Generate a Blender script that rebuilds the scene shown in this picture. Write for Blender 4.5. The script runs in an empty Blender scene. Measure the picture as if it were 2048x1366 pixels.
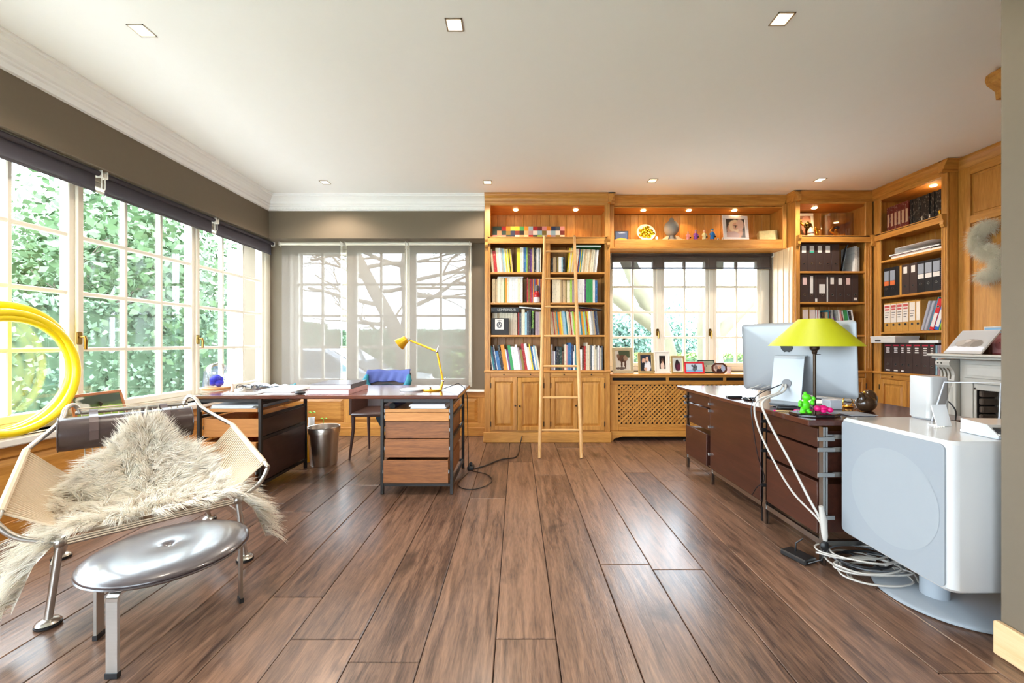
import bpy, math, random
import numpy as np
from mathutils import Vector, Matrix

random.seed(7)
rng = np.random.default_rng(11)
SC = bpy.context.scene
COL = SC.collection
PI = math.pi

# ------------------------------------------------------------------ camera, world, exposure
F, PU, PV, HC = 815.0, 1034.0, 686.0, 1.15      # focal length in pixels, vanishing point, eye height
cam_d = bpy.data.cameras.new('camera')
cam_d.sensor_width = 36.0
cam_d.lens = 36.0 * F / 2048.0
cam_d.shift_x = -(PU - 1024.0) / 2048.0
cam_d.shift_y = (PV - 683.0) / 2048.0
cam_d.clip_start = 0.05
cam_d.clip_end = 300
cam = bpy.data.objects.new('camera', cam_d)
COL.objects.link(cam)
cam.location = (0, 0, HC)
cam.rotation_euler = (PI / 2, 0, 0)
SC.camera = cam

SKY = 8.2
world = bpy.data.worlds.new('overcast_sky')
SC.world = world
world.use_nodes = True
wb = world.node_tree.nodes['Background']
wb.inputs[0].default_value = (0.74, 0.88, 1.0, 1)
wb.inputs[1].default_value = SKY

SC.cycles.diffuse_bounces = 8
SC.cycles.max_bounces = 14
SC.view_settings.view_transform = 'Standard'
SC.view_settings.look = 'None'
SC.view_settings.gamma = 1.0
SC.view_settings.use_curve_mapping = False
SC.view_settings.exposure = 1.4


def portal(name, loc, rot, sx, sy):
    d = bpy.data.lights.new(name, 'AREA')
    d.shape = 'RECTANGLE'
    d.size, d.size_y = sx, sy
    d.cycles.is_portal = True
    o = bpy.data.objects.new(name, d)
    COL.objects.link(o)
    o.location = loc
    o.rotation_euler = rot


portal('window_portal_side', (-3.30, 1.35, 1.5), (0, -PI / 2, 0), 1.7, 7.6)
portal('window_portal_rear', (-1.7, 5.36, 1.5), (-PI / 2, 0, 0), 2.4, 1.7)
portal('added_fill_window_portal', (-1.25, -2.85, 1.5), (PI / 2, 0, 0), 2.9, 1.75)  # guides sky light through the window added behind the camera
portal('window_portal_small', (2.15, 5.36, 1.55), (-PI / 2, 0, 0), 2.0, 1.35)


# ------------------------------------------------------------------ helpers: pixels
def at_y(u, v, y):
    return Vector(((u - PU) / F * y, y, HC + (PV - v) / F * y))


def at_z(u, v, z):
    y = (HC - z) * F / (v - PV)
    return Vector(((u - PU) / F * y, y, z))


# ------------------------------------------------------------------ helpers: materials
def lin(c):
    c = c / 255.0
    return c / 12.92 if c <= 0.04045 else ((c + 0.055) / 1.055) ** 2.4


def rgb(r, g, b):
    return (lin(r), lin(g), lin(b), 1.0)


MATS = {}


def nd(nt, typ, **kw):
    n = nt.nodes.new(typ)
    for k, v in kw.items():
        setattr(n, k, v)
    return n


def mat(name, col, rough=0.5, metal=0.0, vary=0.08, scale=14.0, bump=0.0, coat=0.0, stretch=(1, 1, 1), emit=0.0,
        trans=0.0, sheen=0.0, spec=0.5):
    """principled material with a fine procedural variation of its colour"""
    if name in MATS:
        return MATS[name]
    m = bpy.data.materials.new(name)
    m.use_nodes = True
    nt = m.node_tree
    p = nt.nodes['Principled BSDF']
    c = rgb(*col)
    tc = nd(nt, 'ShaderNodeTexCoord')
    mp = nd(nt, 'ShaderNodeMapping')
    mp.inputs['Scale'].default_value = stretch
    nz = nd(nt, 'ShaderNodeTexNoise')
    nz.inputs['Scale'].default_value = scale
    nz.inputs['Detail'].default_value = 4
    mx = nd(nt, 'ShaderNodeMix', data_type='RGBA')
    mx.inputs['A'].default_value = tuple(min(1, x * (1 - vary)) for x in c[:3]) + (1,)
    mx.inputs['B'].default_value = tuple(min(1, x * (1 + vary)) for x in c[:3]) + (1,)
    nt.links.new(tc.outputs['Object'], mp.inputs['Vector'])
    nt.links.new(mp.outputs[0], nz.inputs['Vector'])
    nt.links.new(nz.outputs['Fac'], mx.inputs['Factor'])
    nt.links.new(mx.outputs['Result'], p.inputs['Base Color'])
    p.inputs['Roughness'].default_value = rough
    p.inputs['Metallic'].default_value = metal
    p.inputs['Coat Weight'].default_value = coat
    p.inputs['Coat Roughness'].default_value = 0.12
    p.inputs['Specular IOR Level'].default_value = spec
    if trans:
        p.inputs['Transmission Weight'].default_value = trans
    if sheen:
        p.inputs['Sheen Weight'].default_value = sheen
    if emit:
        p.inputs['Emission Color'].default_value = c
        p.inputs['Emission Strength'].default_value = emit
    if bump:
        b = nd(nt, 'ShaderNodeBump')
        b.inputs['Strength'].default_value = bump
        b.inputs['Distance'].default_value = 0.004
        nt.links.new(nz.outputs['Fac'], b.inputs['Height'])
        nt.links.new(b.outputs[0], p.inputs['Normal'])
    MATS[name] = m
    return m


def wood(name, dark, light, axis='z', rough=0.45, scale=9.0, bump=0.12, coat=0.0, contrast=(0.3, 0.72), knots=0.0):
    """procedural wood with the grain along the given axis"""
    if name in MATS:
        return MATS[name]
    m = bpy.data.materials.new(name)
    m.use_nodes = True
    nt = m.node_tree
    p = nt.nodes['Principled BSDF']
    tc = nd(nt, 'ShaderNodeTexCoord')
    oi = nd(nt, 'ShaderNodeObjectInfo')
    add = nd(nt, 'ShaderNodeVectorMath', operation='ADD')
    mul = nd(nt, 'ShaderNodeMath', operation='MULTIPLY')
    mul.inputs[1].default_value = 23.0
    nt.links.new(oi.outputs['Random'], mul.inputs[0])
    nt.links.new(tc.outputs['Object'], add.inputs[0])
    nt.links.new(mul.outputs[0], add.inputs[1])
    mp = nd(nt, 'ShaderNodeMapping')
    s = [9.0, 9.0, 9.0]
    s['xyz'.index(axis)] = 0.75
    mp.inputs['Scale'].default_value = s
    nt.links.new(add.outputs[0], mp.inputs['Vector'])
    n1 = nd(nt, 'ShaderNodeTexNoise')
    n1.inputs['Scale'].default_value = scale * 0.32
    n1.inputs['Detail'].default_value = 6
    n1.inputs['Distortion'].default_value = 0.9
    n2 = nd(nt, 'ShaderNodeTexNoise')
    n2.inputs['Scale'].default_value = scale * 2.2
    n2.inputs['Detail'].default_value = 3
    nt.links.new(mp.outputs[0], n1.inputs['Vector'])
    nt.links.new(mp.outputs[0], n2.inputs['Vector'])
    mm = nd(nt, 'ShaderNodeMath', operation='MULTIPLY_ADD')
    mm.inputs[1].default_value = 0.35
    nt.links.new(n2.outputs['Fac'], mm.inputs[0])
    m2 = nd(nt, 'ShaderNodeMath', operation='MULTIPLY')
    m2.inputs[1].default_value = 0.65
    nt.links.new(n1.outputs['Fac'], m2.inputs[0])
    nt.links.new(m2.outputs[0], mm.inputs[2])
    # every piece a little lighter or darker than the next
    sh = nd(nt, 'ShaderNodeMath', operation='MULTIPLY_ADD')
    sh.inputs[1].default_value = 0.14
    sh.inputs[2].default_value = -0.07
    nt.links.new(oi.outputs['Random'], sh.inputs[0])
    a2 = nd(nt, 'ShaderNodeMath', operation='ADD')
    nt.links.new(mm.outputs[0], a2.inputs[0])
    nt.links.new(sh.outputs[0], a2.inputs[1])
    cr = nd(nt, 'ShaderNodeValToRGB')
    cr.color_ramp.elements[0].position = contrast[0]
    cr.color_ramp.elements[0].color = rgb(*dark)
    cr.color_ramp.elements[1].position = contrast[1]
    cr.color_ramp.elements[1].color = rgb(*light)
    nt.links.new(a2.outputs[0], cr.inputs[0])
    out = cr.outputs[0]
    if knots:
        kn = nd(nt, 'ShaderNodeTexNoise')
        kn.inputs['Scale'].default_value = 3.4
        kn.inputs['Detail'].default_value = 5
        kn.inputs['Roughness'].default_value = 0.6
        mp2 = nd(nt, 'ShaderNodeMapping')
        s2 = [1.6, 1.6, 1.6]
        s2['xyz'.index(axis)] = 0.7
        mp2.inputs['Scale'].default_value = s2
        nt.links.new(add.outputs[0], mp2.inputs['Vector'])
        nt.links.new(mp2.outputs[0], kn.inputs['Vector'])
        kr = nd(nt, 'ShaderNodeValToRGB')
        kr.color_ramp.elements[0].position = 0.60
        kr.color_ramp.elements[0].color = (0, 0, 0, 1)
        kr.color_ramp.elements[1].position = 0.74
        kr.color_ramp.elements[1].color = (knots, knots, knots, 1)
        nt.links.new(kn.outputs['Fac'], kr.inputs[0])
        km = nd(nt, 'ShaderNodeMix', data_type='RGBA')
        km.inputs['B'].default_value = tuple(0.42 * x for x in rgb(*dark)[:3]) + (1,)
        nt.links.new(kr.outputs[0], km.inputs['Factor'])
        nt.links.new(out, km.inputs['A'])
        out = km.outputs['Result']
    nt.links.new(out, p.inputs['Base Color'])
    p.inputs['Roughness'].default_value = rough
    p.inputs['Coat Weight'].default_value = coat
    p.inputs['Coat Roughness'].default_value = 0.2
    if bump:
        b = nd(nt, 'ShaderNodeBump')
        b.inputs['Strength'].default_value = bump
        b.inputs['Distance'].default_value = 0.003
        nt.links.new(a2.outputs[0], b.inputs['Height'])
        nt.links.new(b.outputs[0], p.inputs['Normal'])
    MATS[name] = m
    return m


def see_through(name, col, clear, gloss=0.06, tint=(255, 255, 255)):
    """clear pane, plastic or screen cloth: part of the light passes straight on"""
    if name in MATS:
        return MATS[name]
    m = bpy.data.materials.new(name)
    m.use_nodes = True
    nt = m.node_tree
    for n in list(nt.nodes):
        nt.nodes.remove(n)
    o = nd(nt, 'ShaderNodeOutputMaterial')
    t = nd(nt, 'ShaderNodeBsdfTransparent')
    t.inputs[0].default_value = rgb(*tint)
    if col is None:
        g = nd(nt, 'ShaderNodeBsdfGlossy')
        g.inputs['Roughness'].default_value = 0.02
        lw = nd(nt, 'ShaderNodeLayerWeight')
        lw.inputs[0].default_value = 0.35
        ml = nd(nt, 'ShaderNodeMath', operation='MULTIPLY_ADD')
        ml.inputs[1].default_value = gloss * 4
        ml.inputs[2].default_value = gloss
        nt.links.new(lw.outputs['Fresnel'], ml.inputs[0])
        mx = nd(nt, 'ShaderNodeMixShader')
        nt.links.new(ml.outputs[0], mx.inputs[0])
        nt.links.new(t.outputs[0], mx.inputs[1])
        nt.links.new(g.outputs[0], mx.inputs[2])
        nt.links.new(mx.outputs[0], o.inputs[0])
    else:
        d = nd(nt, 'ShaderNodeBsdfDiffuse')
        tl = nd(nt, 'ShaderNodeBsdfTranslucent')
        tc = nd(nt, 'ShaderNodeTexCoord')
        nz = nd(nt, 'ShaderNodeTexNoise')
        nz.inputs['Scale'].default_value = 60
        mc = nd(nt, 'ShaderNodeMix', data_type='RGBA')
        c = rgb(*col)
        mc.inputs['A'].default_value = tuple(x * 0.93 for x in c[:3]) + (1,)
        mc.inputs['B'].default_value = c
        nt.links.new(tc.outputs['Object'], nz.inputs['Vector'])
        nt.links.new(nz.outputs['Fac'], mc.inputs['Factor'])
        nt.links.new(mc.outputs['Result'], d.inputs[0])
        nt.links.new(mc.outputs['Result'], tl.inputs[0])
        m1 = nd(nt, 'ShaderNodeMixShader')
        m1.inputs[0].default_value = 0.3
        nt.links.new(d.outputs[0], m1.inputs[1])
        nt.links.new(tl.outputs[0], m1.inputs[2])
        m2 = nd(nt, 'ShaderNodeMixShader')
        m2.inputs[0].default_value = clear
        nt.links.new(m1.outputs[0], m2.inputs[1])
        nt.links.new(t.outputs[0], m2.inputs[2])
        nt.links.new(m2.outputs[0], o.inputs[0])
    MATS[name] = m
    return m


def picture(name, bg, blobs, rough=0.35, emit=0.0):
    """flat print: soft ellipses of colour on a ground, in the plane's own UV"""
    m = bpy.data.materials.new(name)
    m.use_nodes = True
    nt = m.node_tree
    p = nt.nodes['Principled BSDF']
    uv = nd(nt, 'ShaderNodeUVMap')
    nz = nd(nt, 'ShaderNodeTexNoise')
    nz.inputs['Scale'].default_value = 7
    nz.inputs['Detail'].default_value = 3
    nt.links.new(uv.outputs[0], nz.inputs['Vector'])
    sc = nd(nt, 'ShaderNodeVectorMath', operation='MULTIPLY_ADD')
    sc.inputs[1].default_value = (0.12, 0.12, 0)
    nt.links.new(nz.outputs['Color'], sc.inputs[0])
    nt.links.new(uv.outputs[0], sc.inputs[2])
    prev = None
    for cx, cy, rx, ry, col in blobs:
        s = nd(nt, 'ShaderNodeVectorMath', operation='SUBTRACT')
        s.inputs[1].default_value = (cx + 0.06, cy + 0.06, 0)
        nt.links.new(sc.outputs[0], s.inputs[0])
        d = nd(nt, 'ShaderNodeVectorMath', operation='DIVIDE')
        d.inputs[1].default_value = (rx, ry, 1)
        nt.links.new(s.outputs[0], d.inputs[0])
        fl = nd(nt, 'ShaderNodeVectorMath', operation='MULTIPLY')
        fl.inputs[1].default_value = (1, 1, 0)
        nt.links.new(d.outputs[0], fl.inputs[0])
        ln = nd(nt, 'ShaderNodeVectorMath', operation='LENGTH')
        nt.links.new(fl.outputs[0], ln.inputs[0])
        mr = nd(nt, 'ShaderNodeMapRange')
        mr.inputs['From Min'].default_value = 1.08
        mr.inputs['From Max'].default_value = 0.92
        nt.links.new(ln.outputs['Value'], mr.inputs['Value'])
        mx = nd(nt, 'ShaderNodeMix', data_type='RGBA')
        nt.links.new(mr.outputs[0], mx.inputs['Factor'])
        if prev is None:
            mx.inputs['A'].default_value = rgb(*bg)
        else:
            nt.links.new(prev, mx.inputs['A'])
        mx.inputs['B'].default_value = rgb(*col)
        prev = mx.outputs['Result']
    nt.links.new(prev, p.inputs['Base Color'])
    p.inputs['Roughness'].default_value = rough
    return m


# ------------------------------------------------------------------ helpers: geometry
class MB:
    """collects shapes and links them as one mesh object"""

    def __init__(self):
        self.v, self.f = [], []

    def add(self, vs, fs, M=None):
        o = len(self.v)
        if M is not None:
            vs = [M @ Vector(p) for p in vs]
        self.v += [tuple(p) for p in vs]
        self.f += [tuple(i + o for i in f) for f in fs]
        return self

    def box(self, x0, x1, y0, y1, z0, z1, M=None):
        if x0 > x1: x0, x1 = x1, x0
        if y0 > y1: y0, y1 = y1, y0
        if z0 > z1: z0, z1 = z1, z0
        vs = [(x0, y0, z0), (x1, y0, z0), (x1, y1, z0), (x0, y1, z0), (x0, y0, z1), (x1, y0, z1), (x1, y1, z1), (x0, y1, z1)]
        fs = [(0, 3, 2, 1), (4, 5, 6, 7), (0, 1, 5, 4), (1, 2, 6, 5), (2, 3, 7, 6), (3, 0, 4, 7)]
        return self.add(vs, fs, M)

    def cbox(self, x0, x1, y0, y1, z0, z1, b=0.004, M=None):
        """box with chamfered edges"""
        if x0 > x1: x0, x1 = x1, x0
        if y0 > y1: y0, y1 = y1, y0
        if z0 > z1: z0, z1 = z1, z0
        b = min(b, (x1 - x0) * .45, (y1 - y0) * .45, (z1 - z0) * .45)
        X, Y, Z = (x0, x1), (y0, y1), (z0, z1)
        vs, ix = [], {}
        for i in (0, 1):
            for j in (0, 1):
                for k in (0, 1):
                    sx, sy, sz = (b, -b)[i], (b, -b)[j], (b, -b)[k]
                    for ax, p in (('x', (X[i], Y[j] + sy, Z[k] + sz)), ('y', (X[i] + sx, Y[j], Z[k] + sz)), ('z', (X[i] + sx, Y[j] + sy, Z[k]))):
                        ix[ax, i, j, k] = len(vs)
                        vs.append(p)
        g = lambda a, i, j, k: ix[a, i, j, k]
        fs = []
        for i in (0, 1):
            q = [g('x', i, 0, 0), g('x', i, 1, 0), g('x', i, 1, 1), g('x', i, 0, 1)]
            fs.append(q if i else q[::-1])
            q = [g('y', 0, i, 0), g('y', 1, i, 0), g('y', 1, i, 1), g('y', 0, i, 1)]
            fs.append(q[::-1] if i else q)
            q = [g('z', 0, 0, i), g('z', 1, 0, i), g('z', 1, 1, i), g('z', 0, 1, i)]
            fs.append(q if i else q[::-1])
        for i in (0, 1):
            for j in (0, 1):
                e = i ^ j
                q = [g('x', i, j, 0), g('y', i, j, 0), g('y', i, j, 1), g('x', i, j, 1)]
                fs.append(q if not e else q[::-1])
                q = [g('y', 0, i, j), g('z', 0, i, j), g('z', 1, i, j), g('y', 1, i, j)]
                fs.append(q if not e else q[::-1])
                q = [g('x', i, 0, j), g('z', i, 0, j), g('z', i, 1, j), g('x', i, 1, j)]
                fs.append(q[::-1] if not e else q)
        for i in (0, 1):
            for j in (0, 1):
                for k in (0, 1):
                    q = [g('x', i, j, k), g('y', i, j, k), g('z', i, j, k)]
                    fs.append(q if (i ^ j ^ k) else q[::-1])
        return self.add(vs, fs, M)

    def rbox(self, x0, x1, y0, y1, z0, z1, r=0.03, n=5, M=None, axis='z', b=0.0):
        """box whose edges along one axis are rounded"""
        pts = []
        A = {'z': (x0, x1, y0, y1), 'y': (x0, x1, z0, z1), 'x': (y0, y1, z0, z1)}[axis]
        p0, p1, q0, q1 = A
        for cx, cy, a0 in ((p1 - r, q1 - r, 0), (p0 + r, q1 - r, 90), (p0 + r, q0 + r, 180), (p1 - r, q0 + r, 270)):
            for k in range(n + 1):
                a = math.radians(a0 + 90.0 * k / n)
                pts.append((cx + r * math.cos(a), cy + r * math.sin(a)))
        e = {'z': (z0, z1), 'y': (y0, y1), 'x': (x0, x1)}[axis]
        return self.prism(pts, axis, e[0], e[1], M, b)

    def prism(self, poly, axis, a0, a1, M=None, b=0.0):
        """polygon extruded along an axis; (p, q) are the two other axes in xyz order"""
        n = len(poly)

        def P(p, q, a):
            return {'x': (a, p, q), 'y': (p, a, q), 'z': (p, q, a)}[axis]
        if b > 0:
            cx = sum(p for p, q in poly) / n
            cy = sum(q for p, q in poly) / n
            ins = []
            for p, q in poly:
                d = math.hypot(p - cx, q - cy) or 1
                ins.append((p - (p - cx) / d * b, q - (q - cy) / d * b))
            rings = [(ins, a0), (poly, a0 + b), (poly, a1 - b), (ins, a1)]
        else:
            rings = [(poly, a0), (poly, a1)]
        vs, fs = [], []
        for pl, a in rings:
            vs += [P(p, q, a) for p, q in pl]
        for k in range(len(rings) - 1):
            for i in range(n):
                j = (i + 1) % n
                fs.append((k * n + i, k * n + j, (k + 1) * n + j, (k + 1) * n + i))
        fs.append(tuple(range(n))[::-1])
        fs.append(tuple(range((len(rings) - 1) * n, len(rings) * n)))
        return self.add(vs, fs, M)

    def tube(self, pts, r, n=8, closed=False, M=None, caps=True):
        pts = [Vector(p) for p in pts]
        m = len(pts)
        R = r if isinstance(r, (list, tuple)) else [r] * m
        vs, fs = [], []
        up = None
        for i in range(m):
            a = pts[(i - 1) % m] if (closed or i > 0) else pts[i]
            c = pts[(i + 1) % m] if (closed or i < m - 1) else pts[i]
            t = (c - a)
            if t.length < 1e-9:
                t = Vector((0, 0, 1))
            t.normalize()
            if up is None:
                up = Vector((0, 0, 1)) if abs(t.z) < .9 else Vector((1, 0, 0))
            s = t.cross(up)
            if s.length < 1e-6:
                s = t.orthogonal()
            s.normalize()
            w = s.cross(t).normalized()
            up = w
            for k in range(n):
                an = 2 * PI * k / n
                vs.append(pts[i] + (s * math.cos(an) + w * math.sin(an)) * R[i])
        for i in range(m if closed else m - 1):
            j = (i + 1) % m
            for k in range(n):
                l = (k + 1) % n
                fs.append((i * n + k, j * n + k, j * n + l, i * n + l))
        if caps and not closed:
            fs.append(tuple(range(n)))
            fs.append(tuple(range((m - 1) * n, m * n))[::-1])
        return self.add(vs, fs, M)

    def bar(self, p, q, w, t, up=(0, 0, 1)):
        """flat bar from p to q"""
        p, q = Vector(p), Vector(q)
        d = (q - p).normalized()
        s = d.cross(Vector(up))
        if s.length < 1e-6:
            s = d.orthogonal()
        s.normalize()
        u = s.cross(d).normalized()
        vs = []
        for c in (p, q):
            for a, b in ((-1, -1), (1, -1), (1, 1), (-1, 1)):
                vs.append(c + s * (a * w / 2) + u * (b * t / 2))
        return self.add(vs, [(0, 1, 2, 3), (7, 6, 5, 4), (0, 4, 5, 1), (1, 5, 6, 2), (2, 6, 7, 3), (3, 7, 4, 0)])

    def lathe(self, prof, n=24, c=(0, 0, 0), M=None, ax=1.0, ay=1.0):
        vs, fs = [], []
        m = len(prof)
        for r, z in prof:
            for k in range(n):
                a = 2 * PI * k / n
                vs.append((c[0] + ax * r * math.cos(a), c[1] + ay * r * math.sin(a), c[2] + z))
        for i in range(m - 1):
            for k in range(n):
                l = (k + 1) % n
                fs.append((i * n + k, i * n + l, (i + 1) * n + l, (i + 1) * n + k))
        if prof[0][0] > 1e-6:
            fs.append(tuple(range(n))[::-1])
        if prof[-1][0] > 1e-6:
            fs.append(tuple(range((m - 1) * n, m * n)))
        return self.add(vs, fs, M)

    def ball(self, c, r, n=14, m=9, sx=1, sy=1, sz=1, M=None):
        pr = [(max(1e-7, r * math.sin(PI * i / m)), -r * sz * math.cos(PI * i / m)) for i in range(m + 1)]
        return self.lathe(pr, n, c, M, sx, sy)

    def build(self, name, m, parent=None, world=False, smooth=False, flip=False):
        me = bpy.data.meshes.new(name)
        vs = self.v
        if world and parent is not None:
            r = parent
            while r.parent is not None:
                r = r.parent
            l = r.location
            vs = [(x - l.x, y - l.y, z - l.z) for x, y, z in vs]
        me.from_pydata(vs, [], self.f)
        if m is not None:
            me.materials.append(m)
        if smooth:
            me.shade_smooth()
            if smooth != 2:
                me.set_sharp_from_angle(angle=math.radians(40))
        o = bpy.data.objects.new(name, me)
        COL.objects.link(o)
        if parent is not None:
            o.parent = parent
        return o


LABELS = {}


def tag(o, label=None, cat=None, group=None, kind=None):
    if label:
        o['label'] = label
        LABELS.setdefault(label, []).append(o)
    if cat:
        o['category'] = cat
    if group:
        o['group'] = group
    if kind:
        o['kind'] = kind
    return o


def thing(name, label, cat, loc=(0, 0, 0), rotz=0.0, group=None, kind=None):
    o = bpy.data.objects.new(name, None)
    o.empty_display_size = 0.05
    COL.objects.link(o)
    o.location = loc
    o.rotation_euler = (0, 0, rotz)
    return tag(o, label, cat, group, kind)


def quad(name, pts, m, parent=None, world=False):
    """flat print with its own UV; pts = lower-left, lower-right, upper-right, upper-left"""
    b = MB()
    b.add(pts, [(0, 1, 2, 3)])
    o = b.build(name, m, parent, world)
    uv = o.data.uv_layers.new(name='UVMap')
    for i, c in enumerate(((0, 0), (1, 0), (1, 1), (0, 1))):
        uv.data[i].uv = c
    return o


def text(body, size, m, parent, M, name='lettering', depth=0.0006, width=None, font_align='CENTER'):
    cu = bpy.data.curves.new(name, 'FONT')
    cu.body = body
    cu.size = size
    cu.extrude = depth
    cu.align_x = font_align
    cu.align_y = 'CENTER'
    t = bpy.data.objects.new(name, cu)
    COL.objects.link(t)
    bpy.context.view_layer.update()
    dg = bpy.context.evaluated_depsgraph_get()
    me = bpy.data.meshes.new_from_object(t.evaluated_get(dg))
    bpy.data.objects.remove(t)
    if width:
        xs = [v.co.x for v in me.vertices]
        k = width / max(1e-6, max(xs) - min(xs))
        me.transform(Matrix.Diagonal((k, 1, 1, 1)))
    me.transform(M)
    me.name = name
    me.materials.clear()
    me.materials.append(m)
    o = bpy.data.objects.new(name, me)
    COL.objects.link(o)
    o.parent = parent
    return o


def lamp(name, loc, watts, col, parent=None, spot=None, radius=0.03, aim=None):
    d = bpy.data.lights.new(name, 'SPOT' if spot else 'POINT')
    d.energy = watts
    d.color = col
    d.shadow_soft_size = radius
    if spot:
        d.spot_size = math.radians(spot)
        d.spot_blend = 0.6
    o = bpy.data.objects.new(name, d)
    COL.objects.link(o)
    o.location = loc
    if parent is not None:
        o.parent = parent
    return o


# ------------------------------------------------------------------ materials of the place
OAKD, OAKL = (168, 106, 40), (216, 156, 76)
OAK = {a: wood('oak_' + a, OAKD, OAKL, a, rough=0.42, bump=0.06) for a in 'xyz'}
ROSE = {a: wood('dark_rosewood_' + a, (58, 28, 20), (96, 48, 32), a, rough=0.22, coat=0.35, bump=0.03) for a in 'xyz'}
WENGE = wood('wenge_drawer', (98, 56, 26), (158, 98, 52), 'x', rough=0.5, scale=16)
TEAK = wood('light_drawer', (176, 112, 52), (206, 142, 78), 'x', rough=0.5, scale=12)
FLOORM = wood('oak_floor', (58, 38, 29), (140, 105, 83), 'y', rough=0.34, scale=11, bump=0.6, coat=0.3, contrast=(0.32, 0.68), knots=0.85)
WALL = mat('taupe_wall', (112, 99, 82), rough=0.85, vary=0.03, scale=40, bump=0.03)
WHITE = mat('ceiling_white', (244, 243, 242), rough=0.9, vary=0.01)
CREAM = mat('cream_window_paint', (236, 228, 212), rough=0.45, vary=0.02)
SILLW = mat('white_sill', (232, 226, 216), rough=0.35, vary=0.03)
GLASS = see_through('window_glass', None, 1.0, gloss=0.022)
BLINDF = see_through('screen_cloth', (150, 140, 130), 0.36)
BLINDD = see_through('dark_screen_cloth', (92, 86, 92), 0.14)
BLACKM = mat('black_metal', (38, 36, 36), rough=0.45, metal=0.6)
STEEL = mat('brushed_steel', (188, 184, 178), rough=0.28, metal=1.0, stretch=(1, 1, 40), scale=8)
CHROME = mat('chrome', (214, 214, 214), rough=0.12, metal=1.0)
BRASS = mat('aged_brass', (150, 118, 62), rough=0.3, metal=1.0)
BRONZE = mat('dark_bronze_knob', (72, 58, 46), rough=0.4, metal=0.8)
WHITEP = mat('white_lacquer', (198, 196, 194), rough=0.18, vary=0.01, coat=0.3)
BLACKP = mat('black_plastic', (22, 22, 24), rough=0.4)
PAPER = mat('paper', (236, 236, 236), rough=0.8, vary=0.03)
LEATHER = mat('dark_brown_leather', (62, 46, 42), rough=0.33, vary=0.15, scale=90, bump=0.08, coat=0.15)


def wool(name, col):
    """thin strands: light is scattered back and let through"""
    m = mat(name, col, rough=.9, vary=.10, scale=12)
    nt = m.node_tree
    p = nt.nodes['Principled BSDF']
    out = [n for n in nt.nodes if n.type == 'OUTPUT_MATERIAL'][0]
    src = p.inputs['Base Color'].links[0].from_socket
    d, t, x = nd(nt, 'ShaderNodeBsdfDiffuse'), nd(nt, 'ShaderNodeBsdfTranslucent'), nd(nt, 'ShaderNodeMixShader')
    x.inputs[0].default_value = .12
    nt.links.new(src, d.inputs[0])
    nt.links.new(src, t.inputs[0])
    nt.links.new(d.outputs[0], x.inputs[1])
    nt.links.new(t.outputs[0], x.inputs[2])
    nt.links.new(x.outputs[0], out.inputs[0])
    return m


GOLD = mat('gold', (226, 178, 62), rough=0.22, metal=1.0)
WARM = (1.0, 0.62, 0.28)
GLOW = mat('warm_bulb', (255, 226, 170), emit=14.0, vary=0.0)

# ------------------------------------------------------------------ the room shell
CEIL = 2.88
XL, YB = -2.93, 4.81            # inner faces of the upper walls (bulkheads above the windows)
XG, YG = -3.12, 5.15            # window planes
Y0 = -2.6                       # wall behind the camera

floor = tag(bpy.data.objects.new('floor', None), kind='structure')
COL.objects.link(floor)
MB().box(-3.35, 4.6, Y0 - .2, 5.4, -0.12, -0.022).build('subfloor', mat('floor_joint', (38, 26, 20), rough=0.9), floor)
seams = [-.0825, .1525, .432, .689]
x = .689
while x < 4.45:
    x += random.choice((.215, .24, .26, .28))
    seams.append(x)
left = [-.352, -.61, -.88, -1.114, -1.391]
x = -1.391
while x > -3.2:
    x -= random.choice((.215, .24, .26, .28))
    left.append(x)
seams = sorted(left + seams)
joints = {-.0825: [1.586], -.61: [1.469], .432: [2.118]}
for a, b in zip(seams[:-1], seams[1:]):
    cuts = joints.get(round(a, 4))
    if cuts:
        cuts = [cuts[0] - 2.4, cuts[0], cuts[0] + 2.35]
    else:
        c0 = Y0 + random.uniform(.4, 2.3)
        cuts = [c0 + 2.45 * k for k in range(4)]
    ys = [Y0 - .1] + [c for c in cuts if Y0 < c < 5.1] + [5.3]
    for c, d in zip(ys[:-1], ys[1:]):
        dz = random.uniform(-.0012, 0.0)
        m = MB().cbox(a + .0016, b - .0016, c + .0016, d - .0016, -0.021, dz, 0.0028)
        m.build('floorboard', FLOORM, floor)

tag(MB().box(-3.5, 4.7, Y0 - .2, 5.45, CEIL, CEIL + .15).build('ceiling', WHITE), kind='structure')

wl = MB()
wl.box(-3.45, XL, Y0, YB + .04, 2.385, CEIL)
wl.box(-3.45, -3.0, Y0, 5.45, 0, .60)
wl.box(-3.45, -3.02, 5.10, 5.45, .60, 2.385)
wl.box(-3.45, -2.96, Y0, -2.45, .60, 2.385)
tag(wl.build('wall_left', WALL), kind='structure')
wb_ = MB()
wb_.box(-3.45, -.38, YB, 5.45, 2.385, CEIL)
wb_.box(-3.02, -.38, 5.08, 5.45, 0, .60)
wb_.box(-3.02, -2.86, 5.10, 5.45, .60, 2.385)
wb_.box(-.56, -.385, 5.08, 5.45, .60, 2.385)
wb_.box(-.385, 1.12, 5.125, 5.45, 0, CEIL)
wb_.box(1.12, 3.2, 5.14, 5.45, 0, .80)
wb_.box(1.12, 3.2, 5.12, 5.45, 2.27, CEIL)
wb_.box(3.2, 4.7, 5.04, 5.45, 0, CEIL)
tag(wb_.build('wall_back', WALL), kind='structure')
tag(MB().box(4.46, 4.7, 1.2, 5.2, 0, CEIL).build('wall_right', WALL), kind='structure')
wr = MB()
wr.box(-3.45, -2.72, Y0 - .2, Y0, 0, CEIL)
wr.box(.15, 4.7, Y0 - .2, Y0, 0, CEIL)
wr.box(-2.72, .15, Y0 - .2, Y0, 0, .55)
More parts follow.
